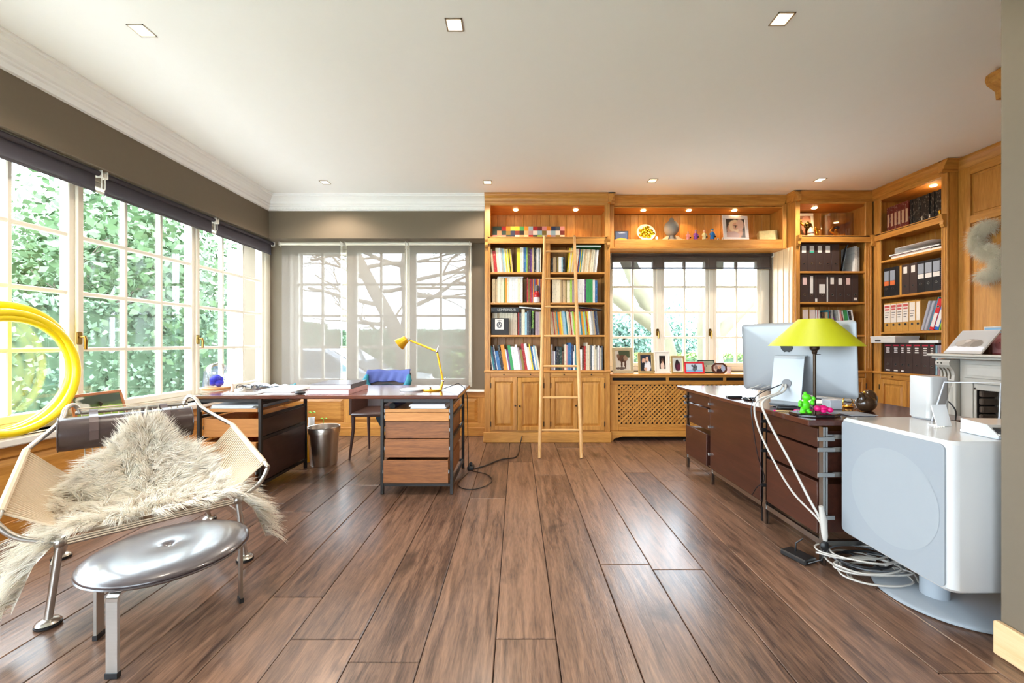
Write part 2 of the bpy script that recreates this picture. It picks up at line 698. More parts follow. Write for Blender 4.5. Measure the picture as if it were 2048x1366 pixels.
wr.box(-2.72, .15, Y0 - .2, Y0, 2.40, CEIL)
tag(wr.build('wall_rear', WALL), kind='structure')
wp = MB()
wp.cbox(1.79, 1.95, Y0, 1.509, 0, CEIL, .003)
wp.box(1.95, 4.5, 1.2, 1.35, 0, CEIL)
tag(wp.build('wall_side', WALL), kind='structure')
tag(MB().cbox(1.762, 1.789, Y0, 1.513, 0.001, .125, .006).build('baseboard_side', wood('pale_oak_y', (214, 172, 122), (236, 200, 156), 'y', rough=.4)), kind='structure')

# cornice on the left and back walls: profile (distance from wall, drop below ceiling)
prof = [(0, 0), (.115, 0), (.115, .012), (.104, .018), (.104, .03), (.092, .034), (.07, .05), (.052, .075), (.046, .1), (.03, .108), (.03, .122),
        (.018, .13), (.018, .165), (0, .172)]
c1 = MB().prism([(XL + d, CEIL - z - .001) for d, z in prof], 'y', Y0, YB + .0)
tag(c1.build('trim_1', WHITE), kind='structure')
c2 = MB().prism([(YB - d, CEIL - z - .001) for d, z in prof], 'x', XL + .0, -.36)
o = tag(c2.build('trim_2', WHITE), kind='structure')
dm = MB()
for k in range(150):
    xx = XL + .02 + k * .0168
    dm.box(xx, xx + .009, YB - .026, YB - .017, CEIL - .163, CEIL - .149)
d_ = dm.build('bead_row', WHITE, o)
d_['kind'] = 'stuff'


# ------------------------------------------------------------------ windows
def window(name, loc, rotz, sashes, ncol, nrow, z0, z1, fx0, fx1, fz0, fz1, handles=()):
    """local x along the wall, local y outwards; each sash is a frame with muntins and panes"""
    root = tag(bpy.data.objects.new(name, None), kind='structure')
    COL.objects.link(root)
    root.location = loc
    root.rotation_euler = (0, 0, rotz)
    fr = MB()
    fr.box(fx0, fx1, -.03, .09, fz0, z0 - .05)
    fr.box(fx0, fx1, -.03, .09, z1 + .045, fz1)
    edges = [fx0] + [e for s in sashes for e in (s[0] - .042, s[1] + .042)] + [fx1]
    for a, b in zip(edges[0::2], edges[1::2]):
        if b - a > .004:
            fr.cbox(a, b, -.035, .09, z0 - .052, z1 + .047, .006)
    fr.build('window_frame', CREAM, root)
    for i, (a, b) in enumerate(sashes):
        s = MB()
        w = .04
        s.cbox(a - w, a, -.02, .045, z0 - w - .008, z1 + w, .005)
        s.cbox(b, b + w, -.02, .045, z0 - w - .008, z1 + w, .005)
        s.cbox(a, b, -.02, .045, z0 - w - .008, z0, .005)
        s.cbox(a, b, -.02, .045, z1, z1 + w, .005)
        so = s.build('sash', CREAM, root)
        cw = (b - a) / ncol
        rh = (z1 - z0) / nrow
        for c in range(1, ncol):
            xx = a + cw * c
            MB().cbox(xx - .015, xx + .015, -.014, .03, z0, z1, .006).build('muntin', CREAM, so)
        for r in range(1, nrow):
            zz = z0 + rh * r
            MB().cbox(a, b, -.0135, .0295, zz - .015, zz + .015, .006).build('muntin', CREAM, so)
        for c in range(ncol):
            for r in range(nrow):
                MB().box(a + cw * c + .0145, a + cw * (c + 1) - .0145, .012, .016, z0 + rh * r + .0145, z0 + rh * (r + 1) - .0145).build('pane', GLASS, so)
        if i in handles:
            hx, hz = b + .05, z0 + (z1 - z0) * .30
            h = MB()
            h.rbox(hx - .016, hx + .016, -.046, -.036, hz - .045, hz + .045, .012, 4, None, 'y')
            h.tube([(hx, -.045, hz + .01), (hx, -.085, hz + .01)], .009, 8)
            h.tube([(hx, -.08, hz + .015), (hx, -.087, hz - .02), (hx, -.085, hz - .08)], [.008, .011, .009], 8)
            h.build('handle', BRASS, so, smooth=True)
    return root


Lsash = [(3.985 - 1.067 * k, 3.985 - 1.067 * k + .966) for k in range(6, -1, -1)]
off = Lsash[0][0] - .12
window('window_1', (XG, off, 0), PI / 2, [(a - off, b - off) for a, b in Lsash], 3, 4, .705, 2.30, 0, 5.10 - off, .60, 2.385, handles=(3, 4, 5))
window('window_2', (0, YG, 0), 0, [(-2.757, -2.151), (-2.019, -1.413), (-1.271, -.653)], 2, 4, .70, 2.285, -2.86, -.56, .60, 2.385)
window('window_3', (0, 5.20, 0), 0, [(1.2186, 1.729), (1.876, 2.3925), (2.539, 3.05)], 2, 4, .90, 2.186, 1.13, 3.2, .80, 2.27, handles=(0, 1))

window('added_fill_window', (0, Y0 - .08, 0), PI, [(-.08, 1.24), (1.33, 2.65)], 3, 4, .62, 2.32, -.15, 2.72, .55, 2.40)  # unseen window added behind the camera to fill the room with light
# sills and wainscot below the windows
sl = MB().cbox(-3.10, -2.90, Y0, 5.04, .553, .60, .008)
tag(sl.build('trim_3', SILLW), kind='structure')
sb = MB().cbox(-2.90, -.40, 4.99, 5.13, .545, .572, .006)
tag(sb.build('trim_4', SILLW), kind='structure')


def wainscot(name, loc, rotz, width, panels, top):
    root = tag(bpy.data.objects.new(name, None), kind='structure')
    COL.objects.link(root)
    root.location = loc
    root.rotation_euler = (0, 0, rotz)
    MB().box(0, width, .012, .04, 0, top).build('backing', OAK['x'], root)
    MB().cbox(0, width, -.012, .012, 0, .11, .004).build('base_board', OAK['x'], root)
    MB().cbox(0, width, -.006, .012, top - .07, top, .004).build('rail', OAK['x'], root)
    MB().cbox(0, width, -.003, .012, .11, .16, .003).build('rail', OAK['x'], root)
    for i in range(panels + 1):
        xx = i * (width - .08) / panels
        MB().cbox(xx, xx + .08, -.002, .012, .16, top - .07, .003).build('stile', OAK['z'], root)
    for i in range(panels):
        a = i * (width - .08) / panels + .08
        b = (i + 1) * (width - .08) / panels
        raised(a + .012, b - .012, .172, top - .082, .011, -.002, OAK['x'], root)
    return root


def raised(x0, x1, z0, z1, yb, yf, m, parent, bev=.035, name='panel'):
    """raised and fielded panel, front towards local -y"""
    b = min(bev, (x1 - x0) * .3, (z1 - z0) * .3)
    vs = [(x0, yb, z0), (x1, yb, z0), (x1, yb, z1), (x0, yb, z1),
          (x0 + b, yf, z0 + b), (x1 - b, yf, z0 + b), (x1 - b, yf, z1 - b), (x0 + b, yf, z1 - b)]
    fs = [(0, 1, 5, 4), (1, 2, 6, 5), (2, 3, 7, 6), (3, 0, 4, 7), (4, 5, 6, 7), (3, 2, 1, 0)]
    return MB().add(vs, fs).build(name, m, parent)


wainscot('trim_5', (-2.96, 5.04, 0), 0, 2.56, 3, .545)
wainscot('trim_6', (-2.96, Y0, 0), PI / 2, 5.0 - Y0, 8, .553)


# ------------------------------------------------------------------ roller blinds
def roller(label, loc, rotz, width, ztop, drop, cloth, chain=None, group=None, bar_low=True, white=False):
    t = thing('roller_blind', label, 'blind', loc, rotz, group)
    b = MB().tube([(0, 0, ztop), (width, 0, ztop)], .019, 10)
    b.build('roller_tube', cloth if not white else CREAM, t, smooth=True)
    MB().box(.006, width - .006, .016, .0175, ztop - drop, ztop).build('cloth', cloth, t)
    if bar_low:
        MB().cbox(.004, width - .004, .011, .022, ztop - drop - .018, ztop - drop, .003).build('bottom_bar', mat('blind_bar', (70, 66, 72), rough=.5) if not white else CREAM, t)
    for e in (-.012, width + .004):
        MB().cbox(e, e + .008, -.024, .026, ztop - .028, ztop + .025, .003).build('bracket', SILLW, t)
    if chain:
        xx = width + .016 if chain > 0 else -.018
        c = MB()
        c.tube([(xx, -.012, ztop - .01), (xx, -.012, ztop - abs(chain)), (xx, .0, ztop - abs(chain) - .02), (xx, .012, ztop - abs(chain)), (xx, .012, ztop - .01)], .0028, 6)
        c.build('chain', SILLW, t)
        MB().lathe([(.0, -.02), (.018, -.02), (.02, 0), (.018, .01), (0, .01)], 12, (xx, 0, ztop)).build('chain_wheel', SILLW, t)
    return t


YBL = [(1.87, 2.905), (2.96, 4.01), (4.06, 4.98)]
for (a, b), nm, ch in zip(YBL, ('nearest to the yellow hoops', 'above the middle sash', 'in the corner by the rear windows'), (0, -.10, -.09)):
    roller('short dark rolled up blind on the garden window, ' + nm, (-2.985, a, 0), PI / 2, b - a, 2.36, .118, BLINDD, ch, 'rolled up side blinds')
roller('short dark roller blind rolled up over the sash behind the armchair', (-2.985, .78, 0), PI / 2, 1.04, 2.36, .118, BLINDD, 0, 'rolled up side blinds')
for (a, b), nm in zip(((-2.872, -2.146), (-2.076, -1.360), (-1.312, -.582)), ('left', 'middle', 'right')):
    roller('full length grey screen blind pulled down, %s one of three behind the desk' % nm, (a, 4.95, 0), 0, b - a, 2.355, 1.73, BLINDF, 1.55, 'screen blinds behind the desk', white=True)
roller('wide dark roller blind half drawn over the small window', (1.165, 5.04, 0), 0, 1.99, 2.24, .155, see_through('brown_screen_cloth', (96, 84, 80), .3), 1.2)


# ------------------------------------------------------------------ recessed ceiling spots
def spot_light(u, v, label):
    p = at_z(u, v, CEIL) if v > PV else None
    y = (CEIL - HC) * F / (PV - v)
    x = (u - PU) / F * y
    t = thing('recessed_spot', label, 'ceiling light', (x, y, CEIL), 0, 'square ceiling spots')
    s = .046
    f = MB()
    f.box(-s, s, -s, -s + .007, -.004, -.0005)
    f.box(-s, s, s - .007, s, -.004, -.0005)
    f.box(-s, -s + .007, -s, s, -.004, -.0005)
    f.box(s - .007, s, -s, s, -.004, -.0005)
    f.build('trim_frame', mat('nickel_trim', (168, 156, 140), rough=.3, metal=.9), t)
    MB().box(-s + .008, s - .008, -s + .008, s - .008, -.0022, -.0006).build('reflector', mat('spot_glow_pale', (255, 238, 205), emit=.9, vary=0), t)
    MB().lathe([(0, -.0034), (.024, -.0034), (.026, -.0024), (0, -.0024)], 16).build('bulb', GLOW, t)
    lamp('spot_lamp', (0, 0, -.02), 24, (1, .88, .74), t, spot=140, radius=.03)


for u, v, l in ((284, 61, 'square ceiling spot near the garden windows, front row'), (909, 49, 'square ceiling spot in the middle of the front row'),
                (1564, 37.5, 'square ceiling spot at the right end of the front row'), (650, 364.5, 'square ceiling spot above the desk with screen blinds'),
                (975, 364.5, 'square ceiling spot above the left end of the tall bookcase'), (1305, 361, 'square ceiling spot in front of the shelf over the window'),
                (1640, 359.5, 'square ceiling spot in front of the corner bookcases')):
    spot_light(u, v, l)

# ------------------------------------------------------------------ oak bookcases
DARKGAP = mat('shadow_gap_wood', (52, 32, 16), rough=.8)


def cab_spot(x, y, z, parent, watts=2.2):
    o = MB().lathe([(0, -.006), (.026, -.006), (.03, -.001), (0, -.001)], 14, (x, y, z)).build('cabinet_spot', GLOW, parent)
    lamp('cabinet_lamp', (x, y, z - .02), watts, WARM, parent, spot=130, radius=.02)
    return o


def door(x0, x1, z0, z1, parent, knob_side, hinge_side, open_deg=0.0):
    """framed door with a raised panel; pivots on its hinge side"""
    w = x1 - x0
    piv = x0 if hinge_side < 0 else x1
    a, b = x0 - piv, x1 - piv
    f = MB()
    st = .048
    f.cbox(a, a + st, -.014, .008, z0, z1, .003)
    f.cbox(b - st, b, -.014, .008, z0, z1, .003)
    f.cbox(a + st, b - st, -.014, .008, z0, z0 + st, .003)
    f.cbox(a + st, b - st, -.014, .008, z1 - st, z1, .003)
    d = f.build('door', OAK['z'], parent)
    d.location = (piv, -.001, 0)
    d.rotation_euler = (0, 0, math.radians(open_deg) * (1 if hinge_side > 0 else -1))
    raised(a + st - .002, b - st + .002, z0 + st - .002, z1 - st + .002, .006, -.008, OAK['z'], d, .032)
    kx = (b - .02) if knob_side > 0 else (a + .02)
    MB().lathe([(0, -.028), (.008, -.028), (.012, -.02), (.01, -.013), (.005, -.009), (.006, 0)], 10,
               M=Matrix.Translation((kx, -.014, z0 + (z1 - z0) * .47)) @ Matrix.Rotation(-PI / 2, 4, 'X') @ Matrix.Diagonal((1, 1, 1, 1))).build('knob', BRONZE, d, smooth=True)
    hx = a if hinge_side < 0 else b
    for zz in (z0 + .07, z1 - .09):
        MB().cbox(hx - .006, hx + .006, -.018, -.012, zz - .03, zz + .03, .002).build('hinge', BRONZE, d)
    return d


def bookcase(label, loc, rotz, width, depth, bays, shelves, spots, valance, ledge_out=.015, crown_l=.0, crown_r=.05, doors=True, ajar=None, ret_l=0, ret_r=0):
    """local x along the front, y into the case, z up; bays = openings (x0, x1)"""
    t = thing('bookcase', label, 'bookcase', loc, rotz)
    x, z = OAK['x'], OAK['z']
    top = CEIL - .003
    MB().box(0, .022, .022, depth, 0, top).build('side_panel', z, t)
    MB().box(width - .022, width, .022, depth, 0, top).build('side_panel', z, t)
    n = max(4, round((width - .05) / .105))
    for i in range(n):
        a = .023 + i * (width - .046) / n
        MB().cbox(a, a + (width - .046) / n - .001, depth - .016, depth - .001, .1, top - .11, .004).build('back_board', z, t)
    ed = [0] + [e for b in bays for e in b] + [width]
    for a, b in zip(ed[0::2], ed[1::2]):
        s = MB()
        s.cbox(a, b, 0, .022, .115, top - .09 if a < .001 or b > width - .001 else 2.352, .004)
        if b - a > .045:
            m = (a + b) / 2
            for q in (-.012, .012):
                s.cbox(m + q - .004, m + q + .004, -.004, .0, .86, 2.25, .0015)
        s.build('stile', z, t)
    MB().cbox(ed[1], ed[-2], 0, .022, 2.745, 2.79, .003).build('rail', x, t)
    # uprights inside between the bays
    for (a0, a1), (b0, b1) in zip(bays[:-1], bays[1:]):
        MB().box((a1 + b0) / 2 - .011, (a1 + b0) / 2 + .011, .022, depth - .017, .82, 2.36).build('upright', z, t)
    # crown with its returns
    cp = [(.03, 2.765), (-.004, 2.765), (-.008, 2.786), (-.016, 2.79), (-.024, 2.82), (-.042, 2.846), (-.046, 2.862), (-.052, 2.865), (-.052, top), (.03, top)]
    MB().prism(cp, 'x', -crown_l, width + crown_r).build('crown', x, t)
    if ret_l:
        MB().prism([(q, h) for q, h in cp], 'y', -.052, ret_l).build('crown_return', OAK['y'], t)
    if ret_r:
        MB().prism([(width - q, h) for q, h in cp][::-1], 'y', -.052, ret_r).build('crown_return', OAK['y'], t)
    MB().box(.023, width - .023, .03, depth - .017, top - .13, top - .115).build('niche_ceiling', x, t)
    for sx in spots:
        cab_spot(sx, depth * .42, top - .131, t)
    # niche floor with its valance and brackets
    MB().cbox(.023, width - .023, .0, depth - .017, 2.352, 2.381, .003).build('shelf', x, t)
    v = MB().cbox(.012, width - .012, -.022, -.001, 2.297, 2.358, .003)
    v.build('valance', x, t)
    MB().box(.02, width - .02, -.018, .0, 2.361, 2.366).build('shadow_gap', DARKGAP, t)
    br = [(0, 2.25), (-.02, 2.255), (-.034, 2.28), (-.03, 2.31), (-.045, 2.34), (-.05, 2.375), (0, 2.375)]
    for a in (.006, width - .04):
        MB().prism(br, 'x', a, a + .034).build('corbel', z, t)
    for (a, b) in bays:
        for zz in shelves:
            MB().cbox(a - .012, b + .012, .006, depth - .017, zz - .023, zz, .004).build('shelf', x, t)
    # base cupboard
    MB().cbox(-.006, width + .006, -ledge_out - .006, depth - .017, .806, .832, .006).build('ledge', x, t)
    MB().box(.023, width - .023, .03, depth - .017, .11, .125).build('cupboard_floor', x, t)
    for bi, (a, b) in enumerate(bays):
        if not doors:
            continue
        MB().cbox(a, b, .004, .02, .753, .806, .002).build('rail', x, t)
        MB().cbox(a, b, .004, .02, .118, .142, .002).build('rail', x, t)
        tr = MB().cbox(a + .02, b - .02, -.006, .006, .768, .800, .003).build('pull_out_tray', x, t)
        for q in (.25, .75):
            MB().lathe([(0, -.018), (.007, -.016), (.009, -.01), (.004, -.004), (.004, 0)], 8,
                       M=Matrix.Translation((a + (b - a) * q, -.006, .784)) @ Matrix.Rotation(-PI / 2, 4, 'X')).build('knob', BRONZE, tr, smooth=True)
        m = (a + b) / 2
        door(a + .004, m - .002, .144, .750, t, 1, -1, 0 if ajar != (bi, 0) else 8)
        door(m + .002, b - .004, .144, .750, t, -1, 1, 0 if ajar != (bi, 1) else 8)
    MB().cbox(-.012, width + .012, -.024, .0, 0.001, .118, .004).build('plinth', x, t)
    return t


ZA = [1.972, 1.619, 1.2427]                 # shelf tops of the three rows above the ledge
bc1 = bookcase('tall oak bookcase with ladder leaning on it, left of the small window', (-.376, 4.72, 0), 0, 1.453, .395,
               [(.069, .687), (.762, 1.392)], ZA, (.36, 1.08), True, ajar=(0, 1), ret_r=.1)
bc2 = bookcase('oak corner bookcase full of dark ring binders, right of the small window', (3.185, 4.66, 0), 0, .886, .37,
               [(.054, .80)], ZA, (.33,), True, crown_l=.03, crown_r=0, ret_l=.14)
bc3 = bookcase('oak bookcase on the right wall beside the fireplace', (4.07, 4.655, 0), -PI / 2, .80, .37,
               [(.09, .742)], [2.064, 1.662, 1.273], (.52,), True, crown_l=.0, crown_r=.0, ret_r=.11)

# open oak shelf unit bridging the small window
ns = thing('bridge_shelf', 'long open oak display shelf bridging the small window', 'shelf', (1.085, 4.80, 2.27))
Z = 2.27
x_, z_ = OAK['x'], OAK['z']
nw = 2.095
for i in range(20):
    a = .02 + i * (nw - .04) / 20
    MB().cbox(a, a + (nw - .04) / 20 - .001, .285, .30, 2.38 - Z, 2.75 - Z, .004).build('back_board', z_, ns)
MB().cbox(0, .058, 0, .022, 2.272 - Z, 2.79 - Z, .004).build('stile', z_, ns)
MB().cbox(nw - .05, nw, 0, .022, 2.272 - Z, 2.79 - Z, .004).build('stile', z_, ns)
MB().box(0, .018, .023, .30, 2.272 - Z, 2.76 - Z).build('side_panel', z_, ns)
MB().box(nw - .018, nw, .023, .30, 2.272 - Z, 2.76 - Z).build('side_panel', z_, ns)
MB().cbox(.059, nw - .051, 0.002, .02, 2.275 - Z, 2.372 - Z, .004).build('front_rail', x_, ns)
MB().cbox(.019, nw - .019, .021, .284, 2.345 - Z, 2.3715 - Z, .002).build('shelf', x_, ns)
MB().cbox(.019, nw - .019, .024, .284, 2.752 - Z, 2.766 - Z, .002).build('niche_ceiling', x_, ns)
MB().cbox(.0, nw, -.006, .284, 2.262 - Z, 2.2715 - Z, .003).build('soffit_board', x_, ns)
cp = [(.02, 2.768 - Z), (-.004, 2.768 - Z), (-.01, 2.79 - Z), (-.03, 2.83 - Z), (-.045, 2.85 - Z), (-.052, 2.858 - Z), (-.052, CEIL - .003 - Z), (.02, CEIL - .003 - Z)]
MB().prism(cp, 'x', .058, nw - .03).build('crown', x_, ns)
for sx in (.44, .99, 1.54):
    cab_spot(sx, .12, 2.751 - Z, ns)

# light oak reveals of the small window
rv = tag(bpy.data.objects.new('trim_7', None), kind='structure')
COL.objects.link(rv)
MB().cbox(3.165, 3.184, 4.70, 5.035, .79, 2.262, .003).build('reveal_board', wood('pale_oak_z', (226, 192, 148), (240, 212, 172), 'z', rough=.35), rv)
for q in (4.74, 4.84, 4.94):
    MB().cbox(3.158, 3.166, q, q + .012, .80, 2.25, .003).build('bead', MATS['pale_oak_z'], rv)
MB().cbox(1.079, 1.092, 4.83, 5.12, .79, 2.262, .002).build('reveal_board', MATS['pale_oak_z'], rv)

# ------------------------------------------------------------------ radiator cover under the small window
rc = thing('radiator_cover', 'oak radiator cover with diagonal lattice below the small window', 'radiator cover', (1.095, 4.80, 0))
W = 2.08
MB().cbox(-.005, W, -.03, .40, .762, .785, .008).build('sill_board', x_, rc)
fr = [((.0, .10), z_), ((.965, 1.075), z_), ((1.98, W), z_)]
for (a, b), m in fr:
    MB().cbox(a, b, 0, .02, .115, .66, .003).build('stile', m, rc)
MB().cbox(0, W, 0, .02, .66, .706, .003).build('rail', x_, rc)
MB().cbox(0, W, 0, .02, .742, .762, .002).build('rail', x_, rc)
for a in (0, .665, 1.34, 2.05):
    MB().cbox(a, a + .03, .0, .02, .706, .742, .002).build('slot_post', x_, rc)
MB().cbox(.101, .964, 0, .02, .115, .195, .003).build('rail', x_, rc)
MB().cbox(1.076, 1.979, 0, .02, .115, .195, .003).build('rail', x_, rc)
foot = [(0, 0.001), (.03, 0.001), (.05, .03), (.10, .04), (.14, .052), (1.94, .052), (1.98, .04), (2.03, .03), (2.05, 0.001), (W, 0.001), (W, .114), (0, .114)]
MB().prism(foot, 'y', -.018, .0).build('base_board', x_, rc)
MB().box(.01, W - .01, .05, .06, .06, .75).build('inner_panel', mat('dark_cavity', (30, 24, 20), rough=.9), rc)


def lattice(x0, x1, z0, z1, parent):
    s = .052
    for d, y in ((1, .006), (-1, .012)):
        k0 = int(math.floor(((x0 - z1) if d > 0 else (x0 + z0)) / s)) - 1
        k1 = int(math.ceil(((x1 - z0) if d > 0 else (x1 + z1)) / s)) + 1
        for k in range(k0, k1):
            c = k * s + .01
            # line x = c + d*z  clipped to the panel
            pts = []
            za, zb = z0, z1
            xa, xb = c + d * za, c + d * zb
            lo, hi = (xa, xb) if xa < xb else (xb, xa)
            if hi <= x0 + .004 or lo >= x1 - .004:
                continue
            zs = sorted([max(z0, min(z1, (x0 - c) / d)), max(z0, min(z1, (x1 - c) / d))])
            if zs[1] - zs[0] < .012:
                continue
            MB().bar((c + d * zs[0], y, zs[0]), (c + d * zs[1], y, zs[1]), .0055, .021, (-d, 0, 1)).build('slat', OAK['z'], parent)


lattice(.102, .963, .197, .658, rc)
lattice(1.077, 1.977, .197, .658, rc)

# ------------------------------------------------------------------ oak panelling and fireplace on the right wall
pn = tag(bpy.data.objects.new('trim_8', None), kind='structure')
COL.objects.link(pn)
pn.location = (4.17, 3.852, 0)
pn.rotation_euler = (0, 0, -PI / 2)
PW = 1.7
MB().box(0, PW, .022, .05, 0, CEIL - .05).build('backing', z_, pn)
for a, b in ((0.001, .10), (.62, .72), (1.24, 1.34)):
    MB().cbox(a, b, 0, .021, 1.06, 2.80, .003).build('stile', z_, pn)
for a, b in ((2.70, 2.79), (2.25, 2.32), (1.06, 1.12)):
    MB().cbox(0.10, PW, .001, .021, a, b, .003).build('rail', x_, pn)
for a, b in ((.12, .60), (.74, 1.22)):
    MB().cbox(a, b, .012, .022, 2.34, 2.68, .006).build('panel', z_, pn)
    MB().cbox(a, b, .012, .022, 1.14, 2.23, .006).build('panel', z_, pn)
cp = [(.03, 2.775), (-.004, 2.775), (-.012, 2.80), (-.02, 2.82), (-.032, 2.845), (-.036, 2.86), (-.036, CEIL - .003), (.03, CEIL - .003)]
MB().prism(cp, 'x', 0, PW).build('crown', x_, pn)

# cut end of a second oak crown beyond the taupe wall
ce = [(2.985, 2.82), (2.995, 2.79), (3.03, 2.765), (3.05, 2.75), (3.055, 2.70), (3.40, 2.70), (3.40, CEIL - .003), (3.06, CEIL - .003), (3.02, 2.872), (2.992, 2.85)]
o = MB().prism([(p - .0, q) for p, q in ce], 'y', 2.42, 2.60).build('trim_9', OAK['x'])
tag(o, kind='structure')

GREY = mat('grey_mantel_paint', (196, 194, 186), rough=.45, vary=.03)
fp = thing('fireplace', 'grey painted fireplace surround with carved corbel on the right', 'fireplace', (4.0, 3.83, 0), -PI / 2)
# local x = towards camera, local y = into the wall (world X)
def W2(X):
    return X - 4.0
MB().cbox(-.005, 1.5, W2(3.85), W2(4.169), 1.03, 1.052, .006).build('mantel_shelf', GREY, fp)
MB().cbox(.015, 1.48, W2(3.875), W2(4.169), 1.008, 1.029, .006).build('shelf_moulding', GREY, fp)
for a in (.055, 1.33):
    pl = MB().cbox(a, a + .13, W2(3.925), W2(4.169), 0.001, .80, .004).build('pilaster', GREY, fp)
    raised(a + .025, a + .105, .12, .76, W2(3.925) - .001, W2(3.917), GREY, pl, .015)
    cb = [(W2(3.995), .81), (W2(3.915), .81), (W2(3.92), .86), (W2(3.912), .90), (W2(3.892), .925), (W2(3.872), .95), (W2(3.868), .975), (W2(3.878), .992), (W2(3.90), 1.0), (W2(3.995), 1.006)]
    co = MB().prism(cb, 'x', a + .004, a + .126).build('corbel', GREY, fp)
    for k in range(3):
        xx = a + .028 + k * .032
        MB().tube([(xx, W2(3.913), .825), (xx, W2(3.917), .86), (xx, W2(3.908), .90), (xx, W2(3.886), .925)], .005, 6).build('groove', mat('groove_shadow_paint', (120, 112, 98), rough=.8), co)
    for k in (.03, .06):
        MB().ball((a + k, W2(3.868), .968), .006, 8, 6).build('peg_hole', mat('peg_dark', (40, 36, 30), rough=.8), co)
fz = MB().cbox(.19, 1.325, W2(3.955), W2(4.169), .80, 1.005, .003).build('frieze', GREY, fp)
MB().cbox(.23, 1.29, W2(3.947), W2(3.9545), .845, .965, .003).build('frieze_moulding', GREY, fz)
MB().cbox(.26, 1.26, W2(3.943), W2(3.9465), .868, .94, .002).build('frieze_panel', mat('grey_mantel_paint_light', (206, 204, 197), rough=.45, vary=.03), fz)
for a, b in ((.19, .285), (1.22, 1.325)):
    MB().cbox(a, b, W2(3.965), W2(4.169), 0.001, .80, .003).build('jamb', GREY, fp)
MB().cbox(.285, .305, W2(3.972), W2(4.05), 0.001, .765, .003).build('inner_frame', GREY, fp)
MB().cbox(.285, 1.22, W2(3.972), W2(4.05), .745, .80, .003).build('inner_frame', GREY, fp)
MB().box(.27, 1.24, W2(4.13), W2(4.165), 0.001, .80).build('firebox_back', mat('pale_firebox', (168, 164, 156), rough=.8), fp)
BRK = mat('sooty_brick', (96, 84, 74), rough=.9, vary=.35, scale=22, bump=.3)
for k in range(11):
    z0 = .004 + k * .068
    MB().cbox(.306, .335 + random.uniform(0, .004), W2(3.985) + random.uniform(0, .006), W2(4.125), z0, z0 + .056, .008).build('brick', BRK, fp)
MB().box(.2851, .306, W2(3.98), W2(4.13), 0.001, .75).build('firebox_side', mat('soot', (36, 32, 30), rough=.95), fp)

# ------------------------------------------------------------------ books
CLR = dict(tan=(196, 168, 126), cream=(228, 214, 184), white=(236, 232, 226), grey=(176, 172, 164), red=(176, 28, 24), yellow=(232, 202, 40),
           blue=(44, 104, 160), navy=(36, 48, 88), black=(26, 26, 28), purple=(104, 48, 120), green=(52, 150, 84), lime=(160, 206, 70),
           orange=(234, 142, 30), teal=(40, 128, 140), plum=(70, 40, 52), mauve=(170, 146, 152), brown=(92, 62, 42), maroon=(112, 36, 30),
           sky=(150, 190, 206), olive=(136, 118, 50), pink=(226, 150, 146), slate=(78, 88, 98), dgreen=(34, 68, 58))
CNAME = dict(tan='tan', cream='cream', white='white', grey='pale grey', red='red', yellow='yellow', blue='blue', navy='navy blue', black='black',
             purple='purple', green='green', lime='lime green', orange='orange', teal='teal', plum='dark plum', mauve='mauve', brown='brown', maroon='maroon',
             sky='pale blue', olive='olive', pink='pink', slate='slate grey', dgreen='dark green')
ORD = ['', 'first', 'second', 'third', 'fourth', 'fifth', 'sixth', 'seventh', 'eighth', 'ninth', 'tenth', '11th', '12th', '13th', '14th', '15th', '16th',
       '17th', '18th', '19th', '20th', '21st', '22nd', '23rd', '24th', '25th', '26th', '27th', '28th', '29th', '30th', '31st', '32nd', '33rd', '34th']


def bmat(c):
    """printed cover cloth: base colour with rows of small darker print"""
    key = 'book_' + c
    if key in MATS:
        return MATS[key]
    m = mat(key, CLR[c], rough=.5, vary=.10, scale=30)
    nt = m.node_tree
    p = nt.nodes['Principled BSDF']
    lk = p.inputs['Base Color'].links[0].from_socket
    tc = nd(nt, 'ShaderNodeTexCoord')
    oi = nd(nt, 'ShaderNodeObjectInfo')
    ad = nd(nt, 'ShaderNodeVectorMath', operation='ADD')
    nt.links.new(tc.outputs['Object'], ad.inputs[0])
    nt.links.new(oi.outputs['Random'], ad.inputs[1])
    mp = nd(nt, 'ShaderNodeMapping')
    mp.inputs['Scale'].default_value = (90, 1, 38)
    nz = nd(nt, 'ShaderNodeTexNoise')
    nz.inputs['Scale'].default_value = 1.0
    nz.inputs['Detail'].default_value = 2
    cr = nd(nt, 'ShaderNodeValToRGB')
    cr.color_ramp.elements[0].position = .56
    cr.color_ramp.elements[1].position = .66
    cr.color_ramp.elements[0].color = (0, 0, 0, 1)
    cr.color_ramp.elements[1].color = (.24, .24, .24, 1)
    mx = nd(nt, 'ShaderNodeMix', data_type='RGBA')
    dk = c in ('black', 'navy', 'plum', 'brown', 'maroon', 'purple', 'slate', 'blue', 'red', 'dgreen')
    mx.inputs['B'].default_value = rgb(226, 214, 196) if dk else rgb(70, 54, 44)
    nt.links.new(ad.outputs[0], mp.inputs[0])
    nt.links.new(mp.outputs[0], nz.inputs['Vector'])
    nt.links.new(nz.outputs['Fac'], cr.inputs[0])
    nt.links.new(cr.outputs[0], mx.inputs['Factor'])
    nt.links.new(lk, mx.inputs['A'])
    nt.links.new(mx.outputs['Result'], p.inputs['Base Color'])
    return m


